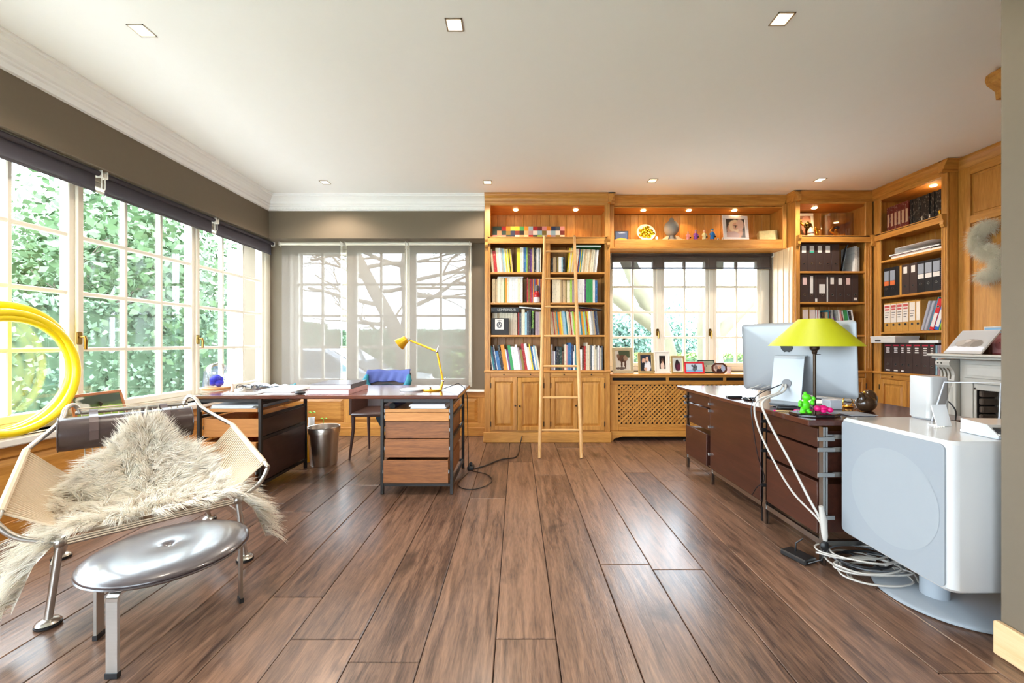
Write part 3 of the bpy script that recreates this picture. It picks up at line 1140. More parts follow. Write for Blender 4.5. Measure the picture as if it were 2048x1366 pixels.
def book_mesh(w, h, d, col, label, group, loc, rot=(0, 0, 0)):
    """origin at the lower front left corner; spine towards -y"""
    c = MB()
    t = min(.003, w * .2)
    c.box(0, w, 0, t, 0, h)
    c.box(0, t, t, d, 0, h)
    c.box(w - t, w, t, d, 0, h)
    o = c.build('book', bmat(col))
    MB().box(t * 1.02, w - t * 1.02, t * 1.05, d - .004, .003, h - .004).build('pages', PAPER, o)
    o.location = loc
    o.rotation_euler = rot
    tag(o, label, 'book', group)
    return o


class Frame:
    """a shelf run: origin and direction, local x along it, local y into the case"""

    def __init__(self, loc, rotz):
        self.l, self.r = Vector(loc), rotz
        self.M = Matrix.Translation(self.l) @ Matrix.Rotation(rotz, 4, 'Z')

    def p(self, x, y, z):
        return self.M @ Vector((x, y, z))


def row(fr, x0, z, spec, where, group, hmin=.20, hmax=.26, lean=0.0, d=.19, y=.03, xmax=None):
    x = x0
    n = 0
    for tok in spec.split():
        col = tok.rstrip('0123456789_')
        num = tok[len(col):].split('_')
        w = int(num[0]) / 1000.0
        h = int(num[1]) / 1000.0 if len(num) > 1 else random.uniform(hmin, hmax)
        n += 1
        th = math.radians(lean )
        ww = w / math.cos(th)
        adj = 0.0
        if th > 0:                       # top towards +x : pivot on the lower right corner
            px = x + ww
            loc = fr.p(px - w * math.cos(th), y + random.uniform(0, .012), z + .0015 + w * math.sin(th))
        else:
            loc = fr.p(x, y + random.uniform(0, .012), z + .0015)
        if xmax and x + ww > xmax:
            break
        size = 'thin' if w < .013 else ('thick' if w > .027 else 'mid-sized')
        book_mesh(w - .0008, h, d, col, '%s %s book, %s from left, %s' % (size, CNAME[col], ORD[n], where), group, loc, (0, th, fr.r))
        x += ww + .0006
    return x


f1 = Frame((-.376, 4.72, 0), 0)
bz = ZA + [.832]
g = 'books in the tall bookcase'
row(f1, .084, bz[0], 'tan9_278 cream9_276 tan9_272 red36_250 cream32_285 white22_284 grey18_283 sky16_282 cream16_280 yellow14_277 cream12_276 yellow13_278 black9_274 yellow14_276 tan10_272',
    'left half of top row, left bay', g, lean=-5.5, d=.21)
row(f1, .373, bz[0], 'yellow38_282 cream24_294 white15_288 blue36_292 lime9_292 plum30_285 purple22_270 tan22_284 black24_290 grey18_276 white12_285 slate14_280 cream12_282',
    'right half of top row, left bay', g, d=.21)
row(f1, .778, bz[0], 'black20_170 tan34_182 brown10_180 olive18_180 white16_182 white16_182 sky16_182 black26_176', 'left half of top row, right bay', g, d=.16)
row(f1, .96, bz[0], 'yellow16_285 cream18_284 yellow12_284 cream14_282 tan12_276 white18_276 cream20_277 red10_275 blue14_275 yellow10_274 teal12_276 cream24_275 tan16_272 cream20_270 cream18_268 tan18_266 cream20_266 cream16_264 grey22_262 white20_262',
    'right half of top row, right bay', g, lean=6, d=.21, xmax=1.375)
row(f1, .086, bz[1], 'tan34_278 tan26_276 cream40_292 cream36_290 green8_290 orange28_289 cream20_288 white36_288 white32_287 white34_288 cream28_286 white28_286',
    'second row down, left bay', g, d=.21)
row(f1, .492, bz[1], 'red16_300 olive16_285 red24_284 purple12_283 orange16_284 blue12_284 red22_285 orange16_284 white9_284 purple10_283 orange16_282 red14_283', 'red end of second row, left bay', g, d=.17, y=.07)
row(f1, .788, bz[1], 'cream46_282 cream44_280 tan18_268 brown10_266 tan34_262 olive16_262 cream38_262 lime20_268 mauve24_262 cream20_264 white34_272 white36_272 white30_271 purple14_268 green26_270 green26_270 green26_270 white26_268 blue28_262',
    'second row down, right bay', g, d=.21, xmax=1.388)
row(f1, .086, bz[2], 'tan24_262 cream30_262 tan26_262 cream34_264 cream30_262 cream34_262 cream30_262 cream28_262 cream26_260 cream24_262', 'behind the framed card, third row', g, d=.17, y=.10)
row(f1, .388, bz[2], 'red14_262 slate26_258 cream38_304 sky24_262 slate22_282 black24_292', 'middle of the third row, left bay', g, d=.20)
row(f1, .588, bz[2], 'mauve30_270 mauve20_268 tan16_272 brown14_262 cream12_262', 'right end of the third row, left bay', g, d=.20)
row(f1, .775, bz[2], 'cream22 tan16 red10 tan20 orange12 teal14 orange26 yellow14 cream14 sky30 teal16 cream18 tan16 red12 cream20 lime18 orange12 cream18 teal12 white20 teal14 orange16 yellow12 sky16 lime10 red14 yellow14 white30 grey22 tan16 navy16 slate20',
    'third row down, right bay', g, hmin=.268, hmax=.284, lean=-6, d=.21, xmax=1.372)
row(f1, .076, bz[3], 'plum14_290 white10_300 teal20_285 navy22_270 white6_296 blue38_225 black24_290 brown12_230 orange40_296 white16_246 purple20_240 green34_290 white26_276 white24_275 white26_300 mauve20_266 olive26_240 red32_310 white32_310 cream22_270 yellow14_308 blue20_280 white16_276 sky14_290 cream20_284 black14_270 white14_290 teal14_280',
    'lowest row, left bay', g, lean=-9, d=.21, xmax=.66)
row(f1, .778, bz[3], 'white14_300 mauve14_226 white14_220 navy14_224 black34_276 dgreen30_270 brown26_220 cream24_300 pink10_294 sky12_296 blue34_320 navy20_300 white12_220 white12_290 teal28_290 white10_300 white40_240 brown20_270 red22_280 cream22_320 cream18_292 tan12_290 slate16_288 white24_282 cream16_294 cream12_240 grey14_270 white16_286 mauve14_274 cream14_260 slate14_282 white12_240',
    'lowest row, right bay', g, d=.20, xmax=1.386)


def lay(name, label, cat, fr, x0, x1, y0, y1, z0, z1, col, tilt=0.0, group=None, pages=True):
    """a book or box lying flat"""
    c = MB()
    t = .003
    w, d, h = x1 - x0, y1 - y0, z1 - z0
    c.box(0, w, 0, d, 0, t)
    c.box(0, w, 0, d, h - t, h)
    c.box(0, t, 0, d, t, h - t)
    o = c.build(name, bmat(col) if isinstance(col, str) else col)
    if pages:
        MB().box(t, w - .003, .003, d - .003, t * 1.01, h - t * 1.01).build('pages', PAPER, o)
    o.location = fr.p(x0, y0, z0)
    o.rotation_euler = (0, tilt, fr.r)
    return tag(o, label, cat, group)


lb = lay('book', 'wide black book lying flat on the cream row, white capitals on its edge', 'book', f1, .075, .405, .03, .24, bz[2] + .266, bz[2] + .322, 'black', pages=False, group=g)
MB().box(.003, .327, -.0012, .20, .006, .05).build('spine', bmat('black'), lb)
text('LEMPEREUR', .036, mat('silver_print', (206, 200, 190), vary=0), lb, Matrix.Translation((.18, -.0022, .028)) @ Matrix.Rotation(PI / 2, 4, 'X'), width=.215)
lay('book', 'thin white book lying aslant on the right of the third row, left bay', 'book', f1, .40, .68, .03, .22, bz[2] + .322, bz[2] + .334, 'white', tilt=.085, group=g)
lay('book', 'green covered book lying across the top row, right bay', 'book', f1, 1.03, 1.36, .03, .22, bz[0] + .292, bz[0] + .318, 'green', group=g)
lay('magazine', 'thin magazine lying flat on the cream row, second row, left bay', 'magazine', f1, .15, .45, .035, .23, bz[1] + .2945, bz[1] + .303, 'white', group=g)
lay('magazine', 'white and red magazine lying flat on the third row, right bay', 'magazine', f1, .985, 1.25, .03, .22, bz[2] + .288, bz[2] + .299, 'red', group=g)
lay('magazine', 'blue magazine lying aslant at the end of the third row, right bay', 'magazine', f1, 1.10, 1.375, .03, .2, bz[2] + .325, bz[2] + .331, 'slate', tilt=.12, group=g)
sp = book_mesh(.03, .292, .20, 'black', 'black art book with large green lettering on the spine, third row, left bay', g, f1.p(.545, .03, bz[2] + .0015))
text('Keith Haring', .036, mat('lime_print', (150, 210, 50), vary=0), sp, Matrix.Translation((.015, -.0008, .175)) @ Matrix.Rotation(PI / 2, 4, 'X') @ Matrix.Rotation(-PI / 2, 4, 'Z'), width=.20)
# small framed card in front of the third row
fc = thing('picture_frame', 'square dark frame with a small cream printed card, third row of the tall bookcase', 'picture frame', f1.p(.075, .025, bz[2] + .0015))
MB().cbox(0, .205, 0, .014, 0, .195, .003).build('frame', mat('charcoal_board', (46, 44, 44), rough=.7), fc)
quad('card', [(.045, -.0012, .062), (.145, -.0012, .062), (.145, -.0012, .185), (.045, -.0012, .185)],
     picture('emblem_card', (222, 206, 192), [(.5, .45, .3, .3, (60, 50, 48)), (.5, .45, .2, .2, (214, 200, 186)), (.5, .55, .09, .12, (56, 48, 46)), (.38, .38, .07, .08, (56, 48, 46)), (.62, .38, .07, .08, (56, 48, 46)), (.5, .88, .3, .025, (110, 100, 96))]), fc)
# red and white bottle standing before the orange books
bt = thing('bottle', 'small red and white bottle with a dark cap in front of the orange books', 'bottle', f1.p(.605, .035, bz[1] + .001))
MB().lathe([(.036, 0), (.038, .01), (.038, .06), (.036, .062)], 18).build('lower_label', mat('white_label', (228, 214, 206), vary=.1), bt, smooth=True)
MB().lathe([(.036, .0625), (.038, .066), (.036, .105), (.024, .125), (.019, .135)], 18).build('body', mat('red_bottle', (184, 34, 40), rough=.25), bt, smooth=True)
MB().lathe([(.022, .1355), (.026, .14), (.026, .195), (.022, .20)], 18).build('cap', mat('grey_cap', (98, 94, 92), rough=.4), bt, smooth=True)

# colourful patchwork board at the back of the display shelf
pb = thing('patchwork_board', 'long board of many coloured squares on the display shelf of the tall bookcase', 'wall art', f1.p(.072, .335, 2.382))
MB().box(0, .895, .008, .02, 0, .215).build('backing_board', mat('board', (120, 90, 60)), pb)
pcs = ['dgreen', 'dgreen', 'red', 'orange', 'lime', 'yellow', 'green', 'orange', 'sky', 'red', 'maroon', 'pink', 'orange', 'navy', 'slate', 'pink']
allc = [k for k in CLR if k not in ('plum', 'brown')]
for r in range(4):
    for c in range(16):
        cc = pcs[c] if r == 3 else random.choice(allc)
        MB().box(c * .0559 + .0003, c * .0559 + .0556, 0, .0078, r * .0537 + .0003, r * .0537 + .0534).build('coloured_square', mat('sq_' + cc, CLR[cc], rough=.5, vary=.05), pb)

# ------------------------------------------------------------------ ring binders
RING = mat('binder_ring', (190, 188, 184), rough=.25, metal=1)
BIND = dict(dark=(66, 50, 46), black=(28, 26, 28), kraft=(202, 148, 70), red=(206, 32, 36), blue=(30, 104, 190))


def binder(fr, x, z, w, col, label, lab=None, lean=0.0, h=.315, d=.27, y=.03, ring=.09, group='ring binders'):
    t = MB()
    c = mat('binder_' + col, BIND[col], rough=.55, vary=.08, scale=60)
    t.cbox(0, w, 0, .004, 0, h, .001)
    t.box(0, .003, .004, d, 0, h)
    t.box(w - .003, w, .004, d, 0, h)
    o = t.build('ring_binder', c)
    MB().box(.004, w - .004, .02, d - .01, .004, h - .012).build('paper_block', PAPER, o)
    k = [(w / 2 + .011 * math.cos(a * PI / 6), -.0012, ring + .011 * math.sin(a * PI / 6)) for a in range(12)]
    if ring:
        MB().tube(k, .0028, 5, closed=True).build('finger_ring', RING, o)
        MB().lathe([(0, -.0008), (.009, -.0008), (.009, -.0002), (0, -.0002)], 12, M=Matrix.Translation((w / 2, 0, ring)) @ Matrix.Rotation(-PI / 2, 4, 'X')).build('finger_hole', BLACKP, o)
    for (z0, z1, wf, cc) in lab or []:
        e = w * (1 - wf) / 2
        MB().box(e, w - e, -.0014, -.0002, z0, z1).build('spine_label', mat('label_' + '_'.join(map(str, cc)), cc, rough=.7, vary=.14, scale=120, stretch=(1, 1, 1.6)), o)
    th = math.radians(lean)
    o.location = fr.p(x if th <= 0 else x + w / math.cos(th) - w * math.cos(th), y, z + .0015 + (w * math.sin(th) if th > 0 else 0))
    o.rotation_euler = (0, th, fr.r)
    return tag(o, label, 'binder', group)


f3 = Frame((3.185, 4.66, 0), 0)
WL, PK, TQ = (228, 222, 216), (232, 196, 190), (70, 176, 150)
xs = .052
for i, (w, lab) in enumerate([(.018, None), (.086, [(.215, .295, .55, WL)]), (.088, [(.235, .295, .55, WL), (.215, .233, .55, TQ)]), (.088, [(.215, .295, .5, WL)]), (.088, [(.215, .295, .55, WL)]), (.086, None)]):
    lbl = ['narrow dark brown ring binder at the left edge of the top binder row', 'dark ring binder with white label, first after the narrow one, top binder row', 'dark ring binder with white and turquoise label, top binder row of the corner bookcase',
           'dark ring binder with tall white label third in the top binder row', 'dark ring binder with white label next to the unlabelled one, top binder row', 'dark ring binder without label beside the leaning magazine, corner bookcase'][i]
    binder(f3, xs, bz[0], w, 'dark', lbl, lab, ring=.09 if w > .05 else 0)
    xs += w + .004
mg = lay('magazine', 'leaning grey and orange picture magazine in the top binder row', 'magazine', f3, 0, .012, .03, .25, 0, .30, 'slate', pages=False)
mg.location = f3.p(.565, .035, bz[0] + .0045)
mg.rotation_euler = (0, math.radians(8), math.radians(-32))
book_mesh(.03, .30, .2, 'white', 'white booklet standing upright at the right end of the top binder row', 'booklets', f3.p(.735, .07, bz[0] + .0015))
book_mesh(.022, .29, .2, 'grey', 'grey booklet standing upright at the right end of the top binder row', 'booklets', f3.p(.768, .07, bz[0] + .0015))
xs = .052
for i, (w, lab) in enumerate([(.024, [(.21, .29, .5, PK)]), (.088, [(.20, .285, .52, PK)]), (.062, [(.10, .30, .55, WL)]), (.035, [(.004, .04, .7, WL)]), (.092, [(.10, .205, .75, WL)]), (.016, [(.002, .29, .9, WL)]),
                              (.086, [(.205, .285, .45, WL)]), (.088, [(.20, .275, .45, WL)]), (.086, [(.20, .28, .5, PK)]), (.07, [(.02, .05, .55, WL)])]):
    lbl = ['narrow dark binder at the left edge, middle binder row', 'dark binder with pinkish label left of the tilted white slip, middle row', 'dark binder with a long white slip down its spine, middle row', 'narrow dark binder with a white tag at its foot, middle row',
           'wide dark binder with a low square white label, middle row', 'thin dark folder edged in white, middle row', 'dark binder with white label right of the thin white folder, middle row', 'dark binder with white label fourth from the right end, middle row',
           'dark binder with pale pink label near the right end, middle row', 'dark binder with a small tag at its foot at the right end, middle row'][i]
    binder(f3, xs, bz[1], w, 'dark', lbl, lab, ring=.085 if w > .06 else 0)
    xs += w + .005
RL = (226, 206, 196)
for x, l in ((.105, 'cream file box with red handwriting, left end of the mixed row'), (.185, 'cream file box with red handwriting, second in the mixed row')):
    o = binder(f3, x, bz[2], .066, 'kraft', l, [(.02, .29, .96, RL)], lean=-1, ring=0)
row(f3, .262, bz[2], 'white18_285 red6_290 white16_282 cream14_284 black14_240 brown26_262 yellow20_180 tan22_262 teal12_285 maroon12_278 slate14_282 grey20_290 purple14_200', 'upright group in the corner bookcase', 'books in the corner bookcase', d=.18, lean=-1.5)
row(f3, .535, bz[2], 'grey20_290 white14_292 pink16_290 maroon14_236 white14_282 green40_285 sky14_282 black26_276 white20_292', 'leaning group in the corner bookcase', 'books in the corner bookcase', d=.19, lean=-9, xmax=.79)
binder(f3, .60, bz[3], .095, 'dark', 'dark ring binder low in the corner bookcase beside a white folder', None, ring=.085)
book_mesh(.036, .30, .2, 'white', 'upright white folder low in the corner bookcase', 'booklets', f3.p(.70, .04, bz[3] + .0015))
for k in range(5):
    binder(f3, .06 + k * .105, bz[3], .09, 'dark', 'dark ring binder behind the monitor, %s from the left on the lowest shelf' % ORD[k + 1], [(.2, .28, .5, WL)], ring=.085)

# right wall bookcase
f4 = Frame((4.07, 4.655, 0), -PI / 2)
z5 = [2.381, 2.064, 1.662, 1.273, .832]
xs = .115
for i in range(6):
    mv = book_mesh(.040, .27, .19, 'maroon', 'thick maroon leather bound volume, %s from the corner on the top shelf' % ORD[i + 1], 'maroon volumes', f4.p(xs, .05, z5[0] + .0015), (0, 0, f4.r))
    MB().box(.008, .031, -.0012, -.0002, .05, .19).build('gilt_panel', mat('pale_gilt', (206, 170, 140), rough=.4, vary=.1), mv)
    xs += .0425
row(f4, xs + .01, z5[0], ' '.join(['black22_265'] * 14), 'black set by the fireplace', 'black volumes', lean=0, d=.19, y=.05)
kf = thing('pewter_figurine', 'tiny pewter figurine standing before the black volumes, farther one', 'figurine', f4.p(.54, .02, z5[0] + .001), 0, 'tiny pewter figurines')
kg = thing('pewter_figurine', 'tiny pewter figurine before the black volumes, nearer the bracket', 'figurine', f4.p(.62, .018, z5[0] + .001), 0, 'tiny pewter figurines')
PEW = mat('pewter', (206, 200, 188), rough=.3, metal=.8)
for t in (kf, kg):
    MB().lathe([(0, 0), (.016, 0), (.014, .006), (.006, .012), (.009, .022), (.006, .034), (0, .036)], 10).build('body', PEW, t, smooth=True)
    MB().ball((0, 0, .041), .007, 10, 7).build('head', PEW, t, smooth=True)
    MB().tube([(-.018, 0, .034), (0, 0, .026), (.018, 0, .034)], .003, 6).build('arms', PEW, t)
yf = thing('brass_finial', 'small brass finial on the bracket of the top shelf', 'ornament', f4.p(.715, .02, z5[0] + .001))
MB().lathe([(.012, 0), (.014, .004), (.006, .012), (.012, .028), (.014, .04), (.006, .058), (0, .062)], 12).build('body', GOLD, yf, smooth=True)

lay('box', 'flat white box on top of the paper pile, right wall bookcase', 'box', f4, .20, .60, .06, .30, z5[1] + .062, z5[1] + .118, mat('white_card', (232, 230, 230)), pages=False)
lay('folder', 'black folder in the paper pile, right wall bookcase', 'folder', f4, .14, .68, .05, .30, z5[1] + .040, z5[1] + .06, 'black')
lay('folder', 'maroon folder in the paper pile, right wall bookcase', 'folder', f4, .16, .60, .05, .30, z5[1] + .028, z5[1] + .039, 'maroon')
lay('paper_stack', 'stack of cream paper under the folders, right wall bookcase', 'paper', f4, .17, .72, .045, .30, z5[1] + .002, z5[1] + .027, 'cream')

xs = .10
LB, OR = (150, 156, 168), (222, 112, 60)
specs = [(.068, 'black', [(.17, .28, .8, LB), (.12, .168, .8, OR)]), (.072, 'black', [(.17, .28, .8, LB), (.12, .168, .8, OR)]), (.04, 'black', None), (.022, 'kraft', None), (.082, 'dark', [(.22, .29, .5, WL)]), (.082, 'dark', [(.22, .29, .5, WL)]),
         (.072, 'black', [(.19, .29, .85, LB), (.14, .185, .85, WL)]), (.076, 'black', [(.19, .29, .85, LB), (.14, .185, .85, WL)]), (.074, 'black', [(.19, .29, .85, LB), (.14, .185, .85, WL)])]
lbls = ['black binder with grey and orange label in the inner corner, upper binder row', 'black binder with grey and orange label beside the plain black file', 'plain black file between orange label and kraft folder', 'slim kraft folder in the upper binder row',
        'dark brown binder with white label right of the kraft folder', 'dark brown binder with white label left of the grey labels', 'black binder with grey and white label, first of three by the fireplace', 'black binder with grey and white label, middle of three by the fireplace',
        'black binder with grey and white label next to the blue wire notebook']
for (w, c, lab), l in zip(specs, lbls):
    binder(f4, xs, z5[2], w, c, l, lab, ring=.085 if w > .06 else 0)
    xs += w + .0025
nb = thing('wire_notebook', 'blue wire bound notebook at the end of the upper binder row', 'notebook', f4.p(xs + .002, .03, z5[2] + .0015), f4.r)
MB().cbox(0, .022, 0, .21, 0, .30, .003).build('cover', bmat('blue'), nb)
for k in range(16):
    MB().tube([(.011 + .012 * math.cos(a), -.004 + .008 * math.sin(a), .012 + k * .0185) for a in [j * PI / 4 for j in range(8)]], .0014, 4, closed=True).build('wire_loop', RING, nb)

HW = (238, 226, 214)
xs = .104
for i in range(6):
    w = (.078, .066, .066, .066, .072, .045)[i]
    lb_ = [(.10, .30, .96, HW), (.262, .288, .8, (214, 120, 112)), (.235, .252, .7, (206, 110, 104))] if i < 4 else [(.11, .30, .8, HW)]
    o = binder(f4, xs, z5[3], w, 'kraft', ['kraft box file with red and black writing, leftmost of the row', 'kraft box file with red and black writing, second of the row', 'kraft box file with red and black writing, third of the row', 'kraft box file with red and black writing, fourth of the row', 'kraft box file with black writing only, fifth of the row', 'kraft box file half hidden behind clear sleeves'][i], lb_[:1], ring=.075)
    for (za, zb, wf, cc) in lb_[1:]:
        e = w * (1 - wf) / 2
        MB().box(e, w - e, -.002, -.0015, za, zb).build('red_writing', mat('red_writing', (206, 92, 88), vary=.5, scale=160), o)
    if i < 5:
        for k in range(3):
            e = w * .18
            MB().box(e, w - e * (1 + .5 * k), -.002, -.0015, .205 - k * .026, .212 - k * .026).build('black_writing', mat('black_writing', (80, 74, 74), vary=.5, scale=160), o)
    xs += w + .003
CLRP = see_through('clear_sleeve', (214, 214, 226), .35)
for i, (x, c) in enumerate(((.523, CLRP), (.556, CLRP))):
    s = thing('plastic_sleeve', 'clear plastic document sleeve leaning on the shelf, %s' % ('left one' if i == 0 else 'right one by the red binder'), 'folder', f4.p(x, .02, z5[3] + .008), f4.r, 'clear sleeves')
    M = Matrix.Rotation(math.radians(15 + 2 * i), 4, 'Y')
    MB().cbox(0, .022, 0, .22, 0, .30, .004, M).build('sleeve', c, s)
    MB().box(.008, .016, .01, .21, .01, .29, M).build('papers', PAPER, s)
binder(f4, .597, z5[3], .042, 'red', 'red ring binder leaning to the right', [(.03, .17, .75, WL)], lean=17, ring=.235, h=.31)
binder(f4, .644, z5[3], .042, 'blue', 'blue ring binder leaning to the right', [(.03, .20, .75, WL)], lean=17, ring=.235, h=.29)
MB_ = MB().cbox(0, .01, 0, .2, 0, .21, .002, Matrix.Rotation(math.radians(17), 4, 'Y')).build('folder', mat('lime_card', (150, 200, 50)))
MB_.location = f4.p(.692, .03, z5[3] + .0045)
MB_.rotation_euler = (0, 0, f4.r)
tag(MB_, 'lime green folder leaning at the end by the fluted post', 'folder')
bo = MB().cbox(0, .009, 0, .2, 0, .335, .002, Matrix.Rotation(math.radians(17), 4, 'Y')).build('folder', mat('teal_card', (40, 160, 190)))
bo.location = f4.p(.5845, .035, z5[3] + .0045)
bo.rotation_euler = (0, 0, f4.r)
tag(bo, 'turquoise folder standing behind the red binder', 'folder')

xs = .104
for i in range(7):
    w = (.094, .090, .058, .078, .088, .080, .05)[i]
    n = (3, 3, 3, 3, 3, 4, 4)[i]
    o = binder(f4, xs, z5[4], w, 'dark', 'dark binder with red top label, %s from the corner on the lowest shelf' % ORD[i + 1], [(.283, .297, .7, (200, 40, 64))] + [(.255 - k * .022, .267 - k * .022, .45 - .05 * (k % 2), WL) for k in range(n)] + ([(.012, .026, .5, WL)] if i < 3 else []), ring=.085)
    xs += w + .002
row(f4, xs + .002, z5[4], 'sky14_295 mauve16_296 mauve20_298', 'lilac folders by the mantelpiece', 'lilac folders', d=.22)
wbx = thing('storage_box', 'flat white storage box with dark handle slot lying on the red labelled binders', 'box', f4.p(.02, -.05, z5[4] + .319), f4.r)
MB().cbox(0.0, .30, .0, .26, 0, .055, .003).build('body', mat('white_card_box', (226, 220, 214)), wbx)
MB().cbox(-.003, .303, -.003, .263, .055, .075, .003).build('lid', mat('white_card_box2', (232, 226, 220)), wbx)
MB().box(.06, .13, -.0015, -.0002, .015, .03).build('handle_slot', BLACKP, wbx)
lay('paper_stack', 'loose papers lying on the red labelled binders by the fireplace', 'paper', f4, .42, .72, .0, .2, z5[4] + .319, z5[4] + .345, 'white')

# ------------------------------------------------------------------ things on the bridge shelf
f2 = Frame((1.085, 4.80, 0), 0)
zs = 2.3725


def px(u, y=4.92):
    return (u - PU) / F * y


bp = thing('framed_card', 'small black framed card in blue and yellow at the left end of the bridge shelf', 'picture frame', (px(1228.5), 4.90, zs))
MB().cbox(0, .165, 0, .012, 0, .125, .003).build('frame', BLACKP, bp)
quad('card', [(.014, -.0012, .006), (.151, -.0012, .006), (.151, -.0012, .115), (.014, -.0012, .115)], picture('blue_card', (66, 84, 120), [(.5, .02, .55, .28, (226, 170, 40)), (.5, .86, .34, .04, (190, 196, 206))]), bp)

gd = thing('gold_dish', 'round gilt dish with raised knots, leaning on the bridge shelf', 'dish', (px(1293), 4.95, zs))
Mx = Matrix.Translation((0, 0, .112)) @ Matrix.Rotation(math.radians(72), 4, 'X')
MB().lathe([(0, .0), (.09, .002), (.112, .012), (.113, .016), (.09, .008), (0, .006)], 28, M=Mx).build('plate', mat('white_china', (226, 214, 196), rough=.2), gd, smooth=True)
kb = MB()
for k in range(15):
    a = k * 2.4
    r = .022 * math.sqrt(k) if k < 14 else .02
    kb.ball((r * math.cos(a), r * math.sin(a), .018), .022, 10, 7, 1.3, .9, .8, M=Mx)
kb.build('gilt_knots', mat('yellow_gold', (216, 186, 40), rough=.12, metal=1.0), gd, smooth=True)
tl = thing('tea_light', 'tiny lit light in front of the gilt dish', 'lamp', (px(1310), 4.86, zs))
MB().lathe([(.012, 0), (.013, .012), (.004, .014)], 12).build('cup', GOLD, tl, smooth=True)
MB().ball((0, 0, .028), .012, 10, 8, sz=1.3).build('bulb', GLOW, tl, smooth=True)
lamp('tea_light_lamp', (0, 0, .05), .25, WARM, tl, radius=.012)

st = thing('stone_finial', 'grey stone ball finial on a sandstone pedestal on the bridge shelf', 'sculpture', (px(1343.5), 4.93, zs))
STONE = mat('grey_stone', (132, 128, 122), rough=.9, vary=.14, scale=18, bump=.25)
MB().lathe([(.05, 0), (.058, .01), (.036, .035), (.03, .062), (.034, .07)], 20).build('neck', STONE, st, smooth=True)
MB().ball((0, 0, .162), .096, 20, 14, .92, .92, 1.0).build('ball', STONE, st, smooth=True)
MB().ball((.0, 0, .262), .03, 12, 8).build('knob', STONE, st, smooth=True)
SAND = mat('sandstone', (206, 182, 146), rough=.9, vary=.1)
for s in (-1, 1):
    MB().prism([(s * .06, 0), (s * .145, 0), (s * .14, .01), (s * .07, .062), (s * .038, .068)][::s], 'y', -.03, .04).build('pedestal_wing', SAND, st)

for i, (u, c, hat, l) in enumerate(((1376, (226, 150, 150), (190, 150, 110), 'pink'), (1391.5, (140, 70, 172), (150, 110, 150), 'purple'), (1408.5, (226, 214, 160), (214, 170, 150), 'cream'), (1424.5, (20, 116, 196), (60, 130, 180), 'blue'))):
    h = (.125, .142, .142, .158)[i]
    t = thing('lady_figurine', 'small lady figurine in a %s coat and hat on the bridge shelf' % l, 'figurine', (px(u), 4.92, zs), 0, 'lady figurines')
    k = h / .15
    SK = mat('figurine_skin', (226, 178, 150))
    MB().lathe([(.010, 0), (.011, .018), (.009, .03)], 10, M=Matrix.Diagonal((k, k, k, 1))).build('legs', SK, t, smooth=True)
    MB().lathe([(.024, .028), (.026, .04), (.020, .075), (.022, .10), (.014, .112), (.006, .114)], 14, M=Matrix.Diagonal((k, k * .8, k, 1))).build('coat', mat('coat_' + l, c, rough=.5), t, smooth=True)
    MB().tube([(-.02 * k, 0, .10 * k), (-.028 * k, -.004, .08 * k), (-.02 * k, -.018, .068 * k)], .006, 6).build('arm', mat('coat_' + l, c), t, smooth=True)
    MB().tube([(.02 * k, 0, .10 * k), (.028 * k, -.004, .08 * k), (.022 * k, -.018, .066 * k)], .006, 6).build('arm', mat('coat_' + l, c), t, smooth=True)
    MB().cbox(.012 * k, .032 * k, -.028, -.018, .045 * k, .062 * k, .002).build('handbag', BLACKP, t)
    MB().ball((0, 0, .126 * k), .0125 * k, 12, 9).build('head', SK, t, smooth=True)
    MB().lathe([(.016, .130), (.0165, .134), (.012, .136), (.011, .148), (0, .150)], 12, M=Matrix.Diagonal((k, k, k, 1))).build('hat', mat('hat_' + l, hat), t, smooth=True)
for u, l, h in ((1434.5, 'tiny white clock shaped ornament right of the lady figurines', .042), (1444, 'tiny cream ornament at the left foot of the white photo frame', .05)):
    t = thing('tiny_ornament', l, 'ornament', (px(u), 4.90, zs))
    MB().lathe([(.013, 0), (.014, .006), (.008, .012), (.012, h * .5), (.010, h * .85), (0, h)], 12).build('body', mat('ornament_white', (226, 216, 200), rough=.3), t, smooth=True)
    MB().ball((0, -.010, h * .55), .006, 8, 6).build('face', mat('ornament_grey', (90, 90, 96)), t)


